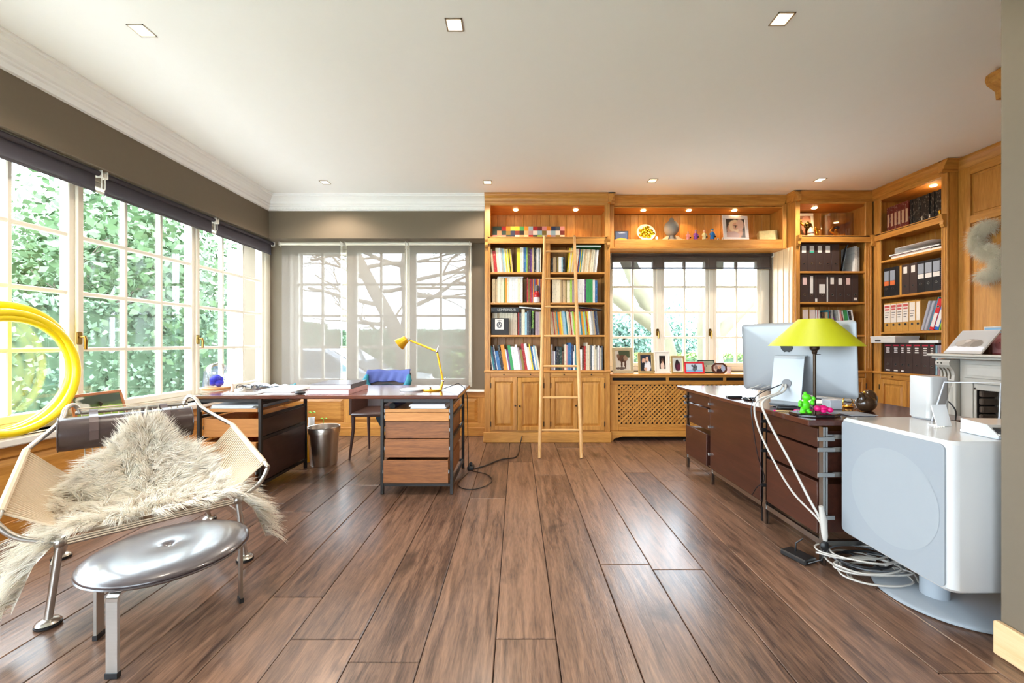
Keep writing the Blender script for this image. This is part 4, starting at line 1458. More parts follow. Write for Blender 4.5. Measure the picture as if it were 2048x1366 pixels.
def photo_frame(label, c, w, h, border, fcol, pic, lean=8, rotz=0, mat_border=0.0, thick=.014, rough=.35, metal=0.0, name='photo_frame', octo=False, group='framed photographs'):
    """photo frame leaning back; origin at the middle of its lower edge"""
    t = thing(name, label, 'photo frame', c, rotz, group)
    M = Matrix.Rotation(math.radians(-lean), 4, 'X')
    fm = mat('frame_%d_%d_%d' % fcol, fcol, rough=rough, metal=metal, vary=.12, scale=40)
    if octo:
        k = .3 * min(w, h)
        outer = [(-w / 2 + k, 0), (w / 2 - k, 0), (w / 2, k), (w / 2, h - k), (w / 2 - k, h), (-w / 2 + k, h), (-w / 2, h - k), (-w / 2, k)]
        cx, cz = 0, h / 2
        inner = [(p * (1 - 2 * border / w), cz + (q - cz) * (1 - 2 * border / h)) for p, q in outer]
        n = 8
        vs = [(p, 0, q) for p, q in outer] + [(p, -.0, q) for p, q in inner] + [(p, thick, q) for p, q in outer]
        fs = []
        for i in range(n):
            j = (i + 1) % n
            fs += [(i, j, n + j, n + i), (j, i, 2 * n + i, 2 * n + j)]
        fs.append(tuple(range(2 * n, 3 * n)))
        b = MB()
        b.add(vs, fs, M)
        b.build('frame', fm, t)
        b = MB()
        b.add([(p, .003, q) for p, q in inner], [tuple(range(8))], M)
        o = b.build('photo', pic, t)
        uv = o.data.uv_layers.new(name='UVMap')
        for i, (p, q) in enumerate(inner):
            uv.data[i].uv = (.5 + p / w, q / h)
    else:
        b = MB()
        for x0, x1, z0, z1 in ((-w / 2, w / 2, 0, border), (-w / 2, w / 2, h - border, h), (-w / 2, -w / 2 + border, border, h - border), (w / 2 - border, w / 2, border, h - border)):
            b.cbox(x0, x1, 0, thick, z0, z1, min(.004, border * .3), M)
        b.build('frame', fm, t)
        if mat_border:
            bb = border
            MB().box(-w / 2 + bb, w / 2 - bb, .005, .009, bb, h - bb, M).build('mount', mat('photo_mount', (232, 224, 210), vary=.03), t)
        e = border + mat_border
        pts = [M @ Vector(p) for p in ((-w / 2 + e, .0045, e), (w / 2 - e, .0045, e), (w / 2 - e, .0045, h - e), (-w / 2 + e, .0045, h - e))]
        quad('photo', pts, pic, t)
        MB().box(-w / 2 + border * .5, w / 2 - border * .5, thick * .75, thick, border * .5, h - border * .5, M).build('back_panel', mat('frame_back', (60, 48, 40)), t)
    hh = h * .6
    MB().bar((0, thick + .01, hh), (0, thick + hh * (math.tan(math.radians(lean)) + .35), .004), .03, .003, (1, 0, 0)).build('easel_strut', mat('frame_back', (60, 48, 40)), t)
    return t


SKN = (214, 164, 136)
p_por = picture('portrait_blonde', (60, 48, 44), [(.45, .35, .42, .5, (206, 150, 120)), (.45, .62, .3, .34, (232, 200, 160)), (.5, .62, .16, .2, SKN), (.75, .7, .2, .3, (222, 180, 160)), (.3, .12, .4, .2, (190, 150, 140)), (.5, .64, .12, .03, (150, 110, 96))])
photo_frame('large white photo frame with a warm portrait on the bridge shelf', (px(1470), 4.88, zs), .33, .318, .045, (224, 214, 210), p_por, lean=6, rotz=.12)
nbx = MB().cbox(-.10, .10, -.045, .045, 0, .135, .004, Matrix.Rotation(math.radians(-10), 4, 'X')).build('decorated_box', picture('marbled', (196, 190, 140), [(.3, .5, .2, .3, (206, 130, 70)), (.7, .4, .2, .2, (200, 140, 90))]))
nbx.data.materials.clear()
nbx.data.materials.append(mat('marbled_paper', (196, 176, 118), rough=.6, vary=.35, scale=26))
nbx.location = (px(1539), 4.96, zs)
nbx.rotation_euler = (0, 0, -.25)
tag(nbx, 'marbled green and orange box at the right end of the bridge shelf', 'box')

# ------------------------------------------------------------------ photographs on the sill of the small window
ZS = .7855


def sill(u, v=749, y=4.86):
    return ((u - PU) / F * y, y, ZS)


p1 = picture('dog_photo', (206, 196, 182), [(.7, .9, .5, .3, (70, 76, 52)), (.5, .6, .34, .18, (96, 62, 44)), (.42, .35, .07, .26, (84, 54, 40)), (.66, .38, .07, .28, (80, 52, 38)), (.7, .62, .16, .14, (150, 120, 96)), (.35, .1, .4, .06, (96, 80, 70)), (.2, .72, .1, .1, (120, 90, 70))])
photo_frame('large silver gilt frame with a photo of a brown dog', sill(1247), .255, .315, .04, (216, 198, 160), p1, lean=9, rotz=.05, metal=.5)
p2 = picture('couple_photo', (40, 44, 60), [(.3, .6, .17, .2, SKN), (.3, .25, .28, .3, (30, 30, 36)), (.65, .3, .3, .34, (226, 220, 220)), (.62, .72, .15, .18, SKN), (.45, .12, .15, .1, SKN)])
photo_frame('gilt frame with a photo of two people, next to the dog photo', sill(1293), .19, .255, .032, (206, 178, 124), p2, lean=9, rotz=-.03, metal=.6)
p3 = picture('lady_photo', (34, 26, 24), [(.5, .2, .32, .3, (226, 196, 176)), (.5, .58, .15, .2, SKN), (.5, .7, .16, .1, (90, 60, 44))])
photo_frame('pale frame with wide mount and a small dark portrait', sill(1326), .185, .27, .02, (226, 214, 200), p3, lean=7, mat_border=.036)
p4 = picture('statue_photo', (196, 196, 186), [(.5, .38, .34, .42, (66, 34, 48)), (.45, .7, .18, .2, (40, 34, 36)), (.62, .3, .2, .3, (96, 40, 60))])
photo_frame('gilt frame with a dark figure, between the pale and the red frame', sill(1356.5), .165, .215, .024, (206, 176, 120), p4, lean=8, mat_border=.008, metal=.6)
p5 = picture('beach_photo', (190, 200, 214), [(.5, .12, .6, .18, (130, 170, 206)), (.55, .55, .14, .34, (84, 88, 96)), (.5, .3, .12, .22, (96, 104, 112)), (.38, .75, .05, .16, (90, 94, 100))])
photo_frame('red frame with a seaside photo on the sill', sill(1390, y=4.84), .235, .145, .022, (206, 34, 48), p5, lean=14, rotz=-.05)
p6 = picture('dark_green_photo', (190, 194, 170), [(.2, .3, .2, .3, (90, 60, 60)), (.7, .8, .6, .14, (150, 160, 140))])
photo_frame('dark green frame standing behind the red and the octagonal frame', sill(1414, y=4.93), .205, .16, .014, (34, 54, 38), p6, lean=10, rotz=.0)
p7 = picture('octagon_photo', (206, 180, 170), [(.5, .25, .2, .3, (50, 34, 40)), (.5, .6, .12, .16, SKN), (.3, .6, .1, .2, (150, 120, 110)), (.75, .5, .14, .3, (170, 180, 206))])
photo_frame('octagonal brown wooden frame at the right end of the sill', sill(1440, y=4.84), .18, .13, .02, (84, 46, 34), p7, lean=10, octo=True)
cd = thing('candle_glass', 'small pale pink candle glass beside the octagonal frame', 'candle', sill(1458, y=4.90))
MB().lathe([(.022, 0), (.025, .01), (.025, .075), (.022, .075), (.022, .06), (0, .058)], 16).build('glass', mat('pale_pink_glass', (236, 216, 220), rough=.2), cd, smooth=True)
MB().lathe([(.003, .058), (.002, .066), (0, .068)], 6).build('wick', BLACKP, cd)

# ------------------------------------------------------------------ gold statuettes in the corner bookcase niche
zt = 2.3825


def statuette(label, x, y, h, pose, m, base=None):
    """small standing figure grown as one skin from a jointed skeleton"""
    t = thing('statuette', label, 'statuette', (x, y, zt), 0, 'gilt statuettes')
    J = {'pelvis': (0, 0, .50), 'chest': (0, 0, .74), 'neck': (0, 0, .82), 'head': (0, -.01, .92),
         'lk': (-.07, -.02, .27), 'lf': (-.08, 0, .03), 'rk': (.07, -.02, .27), 'rf': (.09, 0, .03),
         'ls': (-.13, 0, .77), 'le': (-.19, -.02, .60), 'lh': (-.15, -.10, .50), 'rs': (.13, 0, .77), 're': (.19, -.02, .60), 'rh': (.15, -.10, .50)}
    J.update(pose)
    E = [('pelvis', 'chest'), ('chest', 'neck'), ('neck', 'head'), ('pelvis', 'lk'), ('lk', 'lf'), ('pelvis', 'rk'), ('rk', 'rf'), ('chest', 'ls'), ('ls', 'le'), ('le', 'lh'), ('chest', 'rs'), ('rs', 're'), ('re', 'rh')]
    R = dict(pelvis=.11, chest=.12, neck=.05, head=.08, lk=.065, lf=.05, rk=.065, rf=.05, ls=.055, le=.045, lh=.04, rs=.055, re=.045, rh=.04)
    ks = list(J)
    me = bpy.data.meshes.new('body')
    me.from_pydata([tuple(c * h for c in J[k]) for k in ks], [(ks.index(a), ks.index(b)) for a, b in E], [])
    me.materials.append(m)
    o = bpy.data.objects.new('body', me)
    COL.objects.link(o)
    o.parent = t
    sk = o.modifiers.new('skin', 'SKIN')
    sk.use_smooth_shade = True
    sv = me.skin_vertices[0].data
    for i, k in enumerate(ks):
        sv[i].radius = (R[k] * h, R[k] * h)
        sv[i].use_root = (k == 'pelvis')
    ss = o.modifiers.new('smooth', 'SUBSURF')
    ss.levels = ss.render_levels = 2
    MB().lathe([(.16 * h, 0), (.17 * h, .01), (.15 * h, .028)], 16).build('base', base or m, t)
    return t


statuette('tall gilt statuette at the left end of the corner niche', 3.30, 4.80, .27, {'rh': (.22, -.12, .52), 'lh': (-.1, -.16, .6)}, GOLD)
statuette('small gilt statuette with dark coat behind the tall one', 3.47, 4.86, .24, {'lh': (-.05, -.14, .62), 'rh': (.05, -.14, .62)}, mat('dark_gilt', (96, 74, 30), rough=.3, metal=1))
statuette('gilt statuette bending forward in front of the white frame', 3.53, 4.80, .15, {'chest': (-.1, -.05, .70), 'head': (-.2, -.1, .86), 'neck': (-.14, -.06, .78), 'ls': (-.22, -.06, .70), 'rs': (.0, -.06, .74), 'lh': (-.36, -.12, .5)}, GOLD)
pc = thing('ceramic_piece', 'small pink and white ceramic piece between the gilt statuettes', 'ornament', (3.43, 4.76, zt))
MB().lathe([(.04, 0), (.042, .01), (.03, .05), (.034, .07), (.02, .10), (.01, .118), (0, .12)], 14).build('body', mat('pink_ceramic', (226, 176, 156), rough=.25), pc, smooth=True)
MB().lathe([(.036, .04), (.038, .044), (.036, .05)], 14).build('band', mat('dark_band', (60, 50, 50)), pc)
photo_frame('large white frame with a dark picture behind the gilt statuettes', (3.42, 4.93, zt), .36, .345, .034, (222, 216, 206), picture('dim_picture', (150, 96, 70), [(.5, .5, .25, .4, (80, 60, 40)), (.8, .6, .2, .4, (196, 140, 120))]), lean=3)
ac = thing('display_case', 'clear acrylic case with a reclining gilt figure, corner niche', 'display case', (3.80, 4.84, zt))
ACR = see_through('acrylic', None, 1.0, gloss=.05)
w, d, h = .27, .15, .29
MB().box(-w / 2, w / 2, -d / 2, -d / 2 + .003, 0, h).build('front_pane', ACR, ac)
MB().box(-w / 2, w / 2, d / 2 - .003, d / 2, 0, h).build('back_pane', ACR, ac)
MB().box(-w / 2, -w / 2 + .003, -d / 2 + .003, d / 2 - .003, 0, h).build('side_pane', ACR, ac)
MB().box(w / 2 - .003, w / 2, -d / 2 + .003, d / 2 - .003, 0, h).build('side_pane', ACR, ac)
MB().box(-w / 2, w / 2, -d / 2, d / 2, h, h + .003).build('top_pane', ACR, ac)
rg = statuette('reclining gilt figure with dark hair inside the acrylic case', 3.79, 4.84, .20,
               {'pelvis': (.18, 0, .16), 'chest': (-.08, 0, .36), 'neck': (-.06, 0, .48), 'head': (0, -.02, .60), 'lk': (.42, -.05, .30), 'lf': (.52, 0, .10), 'rk': (.40, .1, .26), 'rf': (.50, .1, .08),
                'ls': (-.2, -.05, .34), 'le': (-.40, -.05, .46), 'lh': (-.22, -.05, .74), 'rs': (.02, .1, .40), 're': (.1, .12, .26), 'rh': (.24, .05, .34)}, mat('amber_gilt', (226, 150, 50), rough=.25, metal=.6))
MB().ball((.012, .002, .136), .024, 12, 9, 1.3, 1, .8).build('hair', mat('blue_black', (18, 20, 34), rough=.3), rg, smooth=True)

# ------------------------------------------------------------------ mantelpiece and right wall
MZ = 1.0535
dg = thing('dog_picture_block', 'curved white picture block with a grey sleeping dog on the mantelpiece', 'picture', (3.93, 3.555, MZ + .006), -PI / 2)
A, B_, C_, D_ = (-.16, -.045, 0), (.14, -.045, 0), (.20, .055, .20), (-.09, .055, .20)
n_ = Vector((0, .9, -.45)).normalized() * .012
b = MB()
b.add([A, B_, C_, D_] + [Vector(q) + n_ for q in (A, B_, C_, D_)], [(0, 1, 2, 3), (7, 6, 5, 4), (0, 4, 5, 1), (1, 5, 6, 2), (2, 6, 7, 3), (3, 7, 4, 0)])
b.build('block', WHITEP, dg)
e = Vector((0, -.002, .001))
I = lambda s, t_: Vector(A) * (1 - s) * (1 - t_) + Vector(B_) * s * (1 - t_) + Vector(C_) * s * t_ + Vector(D_) * (1 - s) * t_ + e
quad('photo', [I(.03, .1), I(.97, .1), I(.97, .96), I(.03, .96)], picture('sleeping_dog', (178, 178, 178), [(.5, .05, .7, .22, (226, 228, 236)), (.48, .4, .38, .2, (150, 140, 132)), (.25, .42, .14, .14, (178, 168, 158)), (.72, .36, .16, .16, (128, 120, 114)), (.4, .52, .1, .07, (196, 186, 176))]), dg)
MB().prism([(.07, -.0055), (.10, -.0055), (.085, .17), (.075, .17)], 'x', .0, .10).build('support', mat('dark_wood_block', (70, 40, 26)), dg)
photo_frame('silver frame with a blue seascape at the back of the mantelpiece', (4.10, 3.52, MZ), .16, .24, .012, (206, 206, 206), picture('seascape', (120, 166, 200), [(.5, .2, .6, .2, (190, 206, 214)), (.5, .5, .4, .12, (86, 130, 170))]), lean=5, rotz=-PI / 2)
photo_frame('reddish picture frame standing close behind the dog picture', (4.04, 3.42, MZ), .14, .18, .012, (160, 80, 80), picture('rosy', (206, 150, 150), [(.5, .5, .3, .3, (180, 110, 110))]), lean=5, rotz=-PI / 2)


def fur_mesh(name, P, N, D, L, m, parent, w=.0022, segs=3, kind='stuff', droop=.3):
    """tapered three-sided strands: roots P, normals N, lay direction D, lengths L"""
    n = len(P)
    ts = np.linspace(0, 1, segs + 1)
    side = np.cross(D, N)
    side /= np.linalg.norm(side, axis=1, keepdims=True) + 1e-9
    bend = D + np.array([0, 0, -droop])
    V = []
    for t in ts:
        c = P + L[:, None] * (N * (t * (1 - .5 * t)) * .8 + bend * (t ** 1.6) * .75)
        ww = w * (1 - t * .96)
        V.append(c + side * ww)
        V.append(c - side * ww * .5 + N * ww * .87)
        V.append(c - side * ww * .5 - N * ww * .87)
    V = np.stack(V, 1)                       # n, 3*(segs+1), 3
    k = 3 * (segs + 1)
    f = []
    for s in range(segs):
        for j in range(3):
            j2 = (j + 1) % 3
            f.append((s * 3 + j, s * 3 + j2, (s + 1) * 3 + j2, (s + 1) * 3 + j))
    f = np.array(f)
    Fc = (f[None] + (np.arange(n) * k)[:, None, None]).reshape(-1, 4)
    me = bpy.data.meshes.new(name)
    me.vertices.add(n * k)
    me.vertices.foreach_set('co', V.reshape(-1).astype(np.float32))
    me.loops.add(Fc.size)
    me.loops.foreach_set('vertex_index', Fc.reshape(-1).astype(np.int32))
    me.polygons.add(len(Fc))
    me.polygons.foreach_set('loop_start', np.arange(0, Fc.size, 4, dtype=np.int32))
    me.update(calc_edges=True)
    me.shade_smooth()
    me.materials.append(m)
    o = bpy.data.objects.new(name, me)
    COL.objects.link(o)
    if parent is not None:
        o.parent = parent
    if kind:
        o['kind'] = kind
    return o


def unit(a):
    return a / (np.linalg.norm(a, axis=1, keepdims=True) + 1e-9)


FURM = wool('sheep_wool', (255, 241, 226))
FURW = wool('white_fur', (255, 247, 230))

# white fur S on the panelling
fs = thing('fur_letter', 'white furry S shape hanging on the oak panelling', 'wall art', (4.135, 3.60, 1.95), -PI / 2)
cpts = []
for k in range(26):
    t = k / 25.0
    if t < .5:
        a = math.radians(60 + 230 * (t / .5))
        cpts.append((.02 + .085 * math.cos(a), 0, .125 + .105 * math.sin(a)))
    else:
        a = math.radians(110 - 230 * ((t - .5) / .5))
        cpts.append((.02 + .085 * math.cos(a), 0, -.125 + .105 * math.sin(a) + .02))
MB().tube(cpts, .032, 8).build('core', FURW, fs, smooth=True)
cp_ = np.array(cpts)
idx = rng.integers(0, 25, 9000)
fr_ = rng.random((9000, 1))
base = cp_[idx] * (1 - fr_) + cp_[idx + 1] * fr_
nn = unit(rng.normal(size=(9000, 3)) * np.array([1, .8, 1]) + np.array([0, -.5, 0]))
fur_mesh('fur', base + nn * .03, nn, unit(rng.normal(size=(9000, 3)) + np.array([0, 0, -.3])), rng.uniform(.04, .085, 9000), FURW, fs, w=.002, segs=2)

# ------------------------------------------------------------------ ladder
ld = thing('ladder', 'slim oak library ladder leaning against the tall bookcase', 'ladder', (.434, 4.37, 0))
fA, fB = Vector((.2245, 4.066, .002)), Vector((.6436, 4.066, .002))
tA, tB = Vector((.316, 4.655, 2.37)), Vector((.6546, 4.655, 2.37))
OAKLD = wood('ladder_oak', (196, 142, 84), (222, 176, 116), 'z', rough=.45, bump=.04)
for a, b in ((fA, tA), (fB, tB)):
    MB().tube([a.lerp(b, k / 6) for k in range(7)], [.017, .019, .02, .02, .019, .018, .016], 10).build('rail', OAKLD, ld, world=True, smooth=True)
for k in range(7):
    z = .265 + .32 * k
    t = z / 2.37
    MB().tube([fA.lerp(tA, t), fA.lerp(tA, t).lerp(fB.lerp(tB, t), .5), fB.lerp(tB, t)], [.011, .0135, .011], 8).build('rung', wood('ladder_oak_x', (200, 146, 88), (224, 178, 118), 'x', rough=.45, bump=.04), ld, world=True, smooth=True)
for b in (tA, tB):
    MB().tube([b + Vector((0, 0, -.02)), b + Vector((0, .01, .012)), b + Vector((0, .03, .014)), b + Vector((0, .038, .008))], .004, 6).build('hook', BRONZE, ld, world=True)

# ------------------------------------------------------------------ desk by the windows
dk = thing('desk', 'long dark wooden desk with steel frame in front of the screen blinds', 'desk', (-1.43, 3.42, 0))
DT = .757
MB().cbox(-2.43, -.44, 3.05, 3.80, .73, DT, .004).build('desk_top', wood('rosewood_top', (70, 34, 22), (118, 62, 40), 'x', rough=.16, coat=.5, bump=.02), dk, world=True)
BRK_ = mat('bracket_steel', (150, 150, 150), rough=.3, metal=.9)
LEGM = mat('dark_steel', (52, 48, 46), rough=.45, metal=.5)
DKP = wood('dark_side_panel', (50, 28, 26), (74, 44, 40), 'y', rough=.4)
for (x0, x1, left) in ((-2.416, -1.95, True), (-1.024, -.497, False)):
    ya, yb = 3.10, 3.755
    for xx in (x0, x1):
        for yy in (ya, yb):
            MB().cbox(xx - .012, xx + .012, yy - .012, yy + .012, 0.001, .729, .002).build('leg', LEGM, dk, world=True)
    for xx in (x0, x1):
        for zz in (.075, .42, .585, .69):
            MB().box(xx - .008, xx + .008, ya + .013, yb - .013, zz - .011, zz + .011).build('side_rail', LEGM, dk, world=True)
    for yy in (ya, yb):
        MB().box(x0 + .013, x1 - .013, yy - .008, yy + .008, .062, .084).build('cross_rail', LEGM, dk, world=True)
        MB().box(x0 + .013, x1 - .013, yy - .008, yy + .008, .70, .729).build('cross_rail', LEGM, dk, world=True)
    if left:
        for z0, z1 in ((.435, .57), (.092, .405)):
            MB().cbox(x1 - .006, x1 + .006, ya + .016, yb - .016, z0, z1, .002).build('side_panel', DKP, dk, world=True)
        drs = [(.625, .650, 0, TEAK), (.43, .57, .02, TEAK), (.255, .40, -.02, TEAK), (.095, .245, -.03, WENGE)]
    else:
        drs = [(.622, .648, 0, TEAK), (.557, .618, 0, TEAK), (.423, .553, .012, WENGE), (.281, .417, 0, WENGE), (.096, .268, -.035, WENGE)]
    for z0, z1, dy, m in drs:
        fy = ya + dy
        d = MB().cbox(x0 + .02, x1 - .02, fy - .006, fy + .012, z0, z1, .002).build('drawer', m, dk, world=True)
        b = MB()
        b.box(x0 + .022, x0 + .032, fy + .0125, yb - .05 + dy, z0 + .002, z1 - .004)
        b.box(x1 - .032, x1 - .022, fy + .0125, yb - .05 + dy, z0 + .002, z1 - .004)
        b.box(x0 + .022, x1 - .022, yb - .05 + dy, yb - .04 + dy, z0 + .002, z1 - .004)
        b.box(x0 + .0325, x1 - .0325, fy + .0125, yb - .0505 + dy, z0 + .002, z0 + .01)
        b.build('drawer_box', m, d, world=True)
        for xx in (x0 + .013, x1 - .019):
            MB().box(xx, xx + .006, fy - .004, fy + .03, (z0 + z1) / 2 - .012, (z0 + z1) / 2 + .012).build('bracket', BRK_, d, world=True)


def papers(label, x0, x1, y0, y1, z, h, n, m=None, seed=0, name='paper_stack', group='loose papers'):
    """a slightly untidy stack of sheets; each visible layer its own part"""
    t = thing(name, label, 'paper', ((x0 + x1) / 2, (y0 + y1) / 2, z), 0, group)
    r = random.Random(seed)
    for k in range(n):
        a = r.uniform(-.06, .06)
        M = Matrix.Rotation(a, 4, 'Z')
        sx, sy = (x1 - x0) / 2 - r.uniform(0, .02), (y1 - y0) / 2 - r.uniform(0, .02)
        MB().box(-sx, sx, -sy, sy, h * k / n + .0004, h * (k + 1) / n, M).build('sheet', m or PAPER, t)
    return t


papers('papers in the top tray of the left drawer stack, window desk', -2.37, -2.0, 3.13, 3.60, .637, .035, 5, seed=3)
papers('white papers in the top tray of the right drawer stack, window desk', -.84, -.54, 3.13, 3.40, .634, .045, 4, seed=5)
tb = thing('document_tube', 'dark blue cylinder of rolled plans in the right drawer stack', 'tube', (-.93, 3.30, .635))
MB().tube([(-.04, -.12, .024), (.02, .18, .05)], .024, 12).build('tube', mat('navy_tube', (34, 38, 70), rough=.4), tb, smooth=True)
MB().tube([(-.0416, -.128, .0235), (-.04, -.12, .024)], .026, 12).build('cap', BLACKP, tb, smooth=True)


# things on the window desk
def on_desk(u, v, z=DT):
    p = at_z(u, v, z)
    return (p.x, p.y, z + .0008)


p = on_desk(434, 779)
gdm = thing('glass_dome', 'glass bell dome over a blue ball on a round wooden base', 'glass dome', p)
MB().lathe([(0, 0), (.102, 0), (.105, .006), (.104, .02), (.098, .024), (0, .024)], 32).build('base', wood('dome_base_wood', (186, 120, 70), (220, 160, 104), 'x'), gdm, smooth=True)
DOME = see_through('dome_glass', None, 1.0, gloss=.10)
MB().lathe([(.088, .0245), (.088, .14)] + [(.088 * math.cos(a), .14 + .088 * math.sin(a)) for a in [PI / 2 * k / 8 for k in range(1, 9)]], 32).build('dome', DOME, gdm, smooth=2)
bb = MB()
for k in range(16):
    v_ = rng.normal(size=3)
    v_ = v_ / np.linalg.norm(v_) * .03
    bb.ball((v_[0], v_[1], .072 + v_[2] * .9), .026, 12, 8)
bb.build('blue_ball', mat('ultramarine', (34, 44, 190), rough=.7, vary=.3, scale=60), gdm, smooth=True)

p = on_desk(465, 783)
cn = thing('cone_figure', 'small pale wooden cone shaped figure beside the glass dome', 'ornament', p)
MB().lathe([(.012, 0), (.014, .01), (.010, .045), (.006, .052), (.008, .062), (0, .07)], 12).build('body', mat('pale_wood_paint', (226, 206, 190)), cn, smooth=True)
p = on_desk(489, 781)


def spectacles(label, loc, rz, m):
    t = thing('spectacles', label, 'glasses', loc, rz)
    for s in (-1, 1):
        ring = [(s * .033 + .025 * math.cos(a), -.004, .026 + .021 * math.sin(a)) for a in [k * PI / 8 for k in range(16)]]
        MB().tube(ring, .0022, 6, closed=True).build('rim', m, t)
        MB().tube([(s * .058, -.002, .034), (s * .064, .06, .032), (s * .060, .12, .01)], .002, 6).build('temple_arm', m, t)
        MB().lathe([(0, -.0006), (.024, -.0006), (.024, .0006), (0, .0006)], 16, M=Matrix.Translation((s * .033, -.004, .026)) @ Matrix.Rotation(PI / 2, 4, 'X')).build('lens', DOME, t)
    MB().tube([(-.009, -.004, .03), (0, -.006, .033), (.009, -.004, .03)], .002, 6).build('bridge', m, t)


spectacles('pair of thin rimmed glasses lying on the window desk', (p[0], p[1], p[2] + .003), .2, BLACKM)
p = on_desk(520, 781)
spectacles('second pair of glasses lying by the rolled cloth', (p[0], p[1] - .02, p[2] + .003), -.3, mat('gunmetal', (70, 70, 80), metal=.7, rough=.3))

cl = thing('folded_cloth', 'crumpled pale cloth with dark and turquoise edging on the window desk', 'cloth', (-2.20, 3.63, DT + .001))
gx, gy = 26, 14
vs, fs = [], []
for i in range(gx + 1):
    for j in range(gy + 1):
        s, t = i / gx, j / gy
        zz = .012 + .040 * math.sin(PI * t) * (.6 + .4 * math.sin(7 * s + 2 * t)) * math.sin(PI * min(1, s * 1.2 + .1)) + .006 * math.sin(23 * s + 9 * t)
        vs.append((-.19 + .38 * s + .02 * math.sin(5 * t), -.13 + .24 * t + .02 * math.sin(6 * s), max(.001, zz)))
for i in range(gx):
    for j in range(gy):
        a = i * (gy + 1) + j
        fs.append((a, a + gy + 1, a + gy + 2, a + 1))
b = MB()
b.add(vs, fs)
b.build('cloth', mat('pale_print_cloth', (196, 204, 214), rough=.9, vary=.3, scale=24), cl, smooth=2)
MB().tube([Vector(vs[i * (gy + 1)]) + Vector((0, 0, .004)) for i in range(gx + 1)], .006, 6).build('dark_hem', mat('dark_hem', (40, 52, 66)), cl, smooth=True)
MB().tube([Vector(vs[gx * (gy + 1) + j]) + Vector((0, 0, .004)) for j in range(gy + 1)], .007, 6).build('turquoise_hem', mat('turq_hem', (60, 160, 180)), cl, smooth=True)
p = on_desk(575, 779)
papers('loose white papers left of the two big books on the window desk', p[0] - .11, p[0] + .17, 3.24, 3.60, DT + .001, .022, 5, seed=8)
papers('flat white sheets at the front of the window desk', p[0] - .32, p[0] - .05, 3.10, 3.21, DT + .001, .004, 2, seed=9)
p = on_desk(652, 785)


def big_book(label, x0, x1, y0, y1, z, h, col, rz=0):
    t = thing('large_book', label, 'book', ((x0 + x1) / 2, (y0 + y1) / 2, z), rz, 'large books on the window desk')
    w, d = (x1 - x0) / 2, (y1 - y0) / 2
    c = MB()
    c.box(-w, w, -d, d, 0, .004)
    c.box(-w, w, -d, d, h - .004, h)
    c.box(w - .004, w, -d, d, .004, h - .004)
    c.build('cover', col, t)
    MB().box(-w + .006, w - .005, -d + .006, d - .006, .0042, h - .0042).build('pages', mat('page_edges', (232, 224, 214), stretch=(1, 1, 60), vary=.08), t)


big_book('large book with pinkish cover, lower of the two on the window desk', -1.60, -1.28, 3.10, 3.50, DT + .001, .036, mat('pink_cover', (206, 160, 160), vary=.3, scale=20))
big_book('large dark brown covered book, upper of the two on the window desk', -1.61, -1.29, 3.13, 3.52, DT + .038, .036, mat('dark_cover', (66, 46, 50), rough=.3), .06)
mw = thing('computer_mouse', 'small black mouse beside the large books', 'mouse', (-1.66, 3.12, DT + .001))
MB().ball((0, 0, .012), .028, 14, 8, 1.5, 1.0, .45).build('shell', BLACKP, mw, smooth=True)
MB().box(-.002, .002, -.006, .006, .022, .026).build('wheel', mat('grey_wheel', (120, 120, 120)), mw)
p = on_desk(824, 781)
pd = thing('pad_dish', 'round white dish lying on the right of the window desk', 'dish', p)
MB().lathe([(0, 0), (.09, 0), (.096, .006), (.098, .014), (.09, .012), (0, .008)], 28).build('dish', mat('white_dish', (226, 226, 226), rough=.3), pd, smooth=True)
MB().lathe([(.05, .0085), (.052, .0095), (.05, .0105)], 28).build('dish_ring', mat('pale_ring', (200, 200, 204), rough=.3), pd, smooth=True)

# yellow articulated lamp
p = Vector(on_desk(864, 781))
LY = p.y
tl = thing('desk_lamp', 'yellow articulated task lamp on the window desk', 'lamp', p)
YEL = mat('yellow_anodised', (226, 168, 34), rough=.28, metal=.55, vary=.04)
MB().lathe([(0, 0), (.074, 0), (.076, .004), (.074, .010), (0, .011)], 32).build('base', YEL, tl, smooth=True)
MB().lathe([(.02, .0115), (.022, .02), (.016, .032), (0, .034)], 16, (-.02, 0, 0)).build('weight', CHROME, tl, smooth=True)


def lp(u, v):
    q = at_y(u, v, LY)
    return Vector((q.x, q.y, q.z))


stem0 = Vector((p.x + .075, LY, DT + .006))
a0, a1, a2 = lp(886, 762), lp(874, 703), lp(818, 680)
MB().tube([stem0 + Vector((-.005, 0, 0)), a0], [.013, .008], 10).build('stem', YEL, tl, world=True, smooth=True)
for nm, q0, q1 in (('lower_arm', a0, a1), ('upper_arm', a1, a2)):
    dv = (q1 - q0).normalized()
    MB().tube([q0 + dv * .01, q0 + dv * .012, q1 - dv * .012, q1 - dv * .01], [.004, .0085, .0085, .004], 10).build(nm, YEL, tl, world=True, smooth=True)
for q in (a0, a1, a2):
    MB().ball(q, .012, 12, 8).build('joint', CHROME, tl, world=True, smooth=True)
MB().tube([a1 + Vector((-.005, 0, 0)), a1 + Vector((.012, 0, .045))], .0025, 6).build('spring_rod', CHROME, tl, world=True)
MB().tube([a0 + Vector((-.006, 0, -.01)), a0 + Vector((.022, 0, .03))], .0025, 6).build('spring_rod', CHROME, tl, world=True)
sd = lp(811, 679)
ax = (lp(797, 690) - lp(812, 678)).normalized()
Q = ax.to_track_quat('Z', 'Y').to_matrix().to_4x4()
sh = MB().lathe([(.024, -.012), (.03, -.01), (.036, .02), (.052, .068), (.050, .068), (.034, .02), (.0, -.004)], 24, M=Matrix.Translation(sd) @ Q)
sh.build('shade', YEL, tl, world=True, smooth=True)
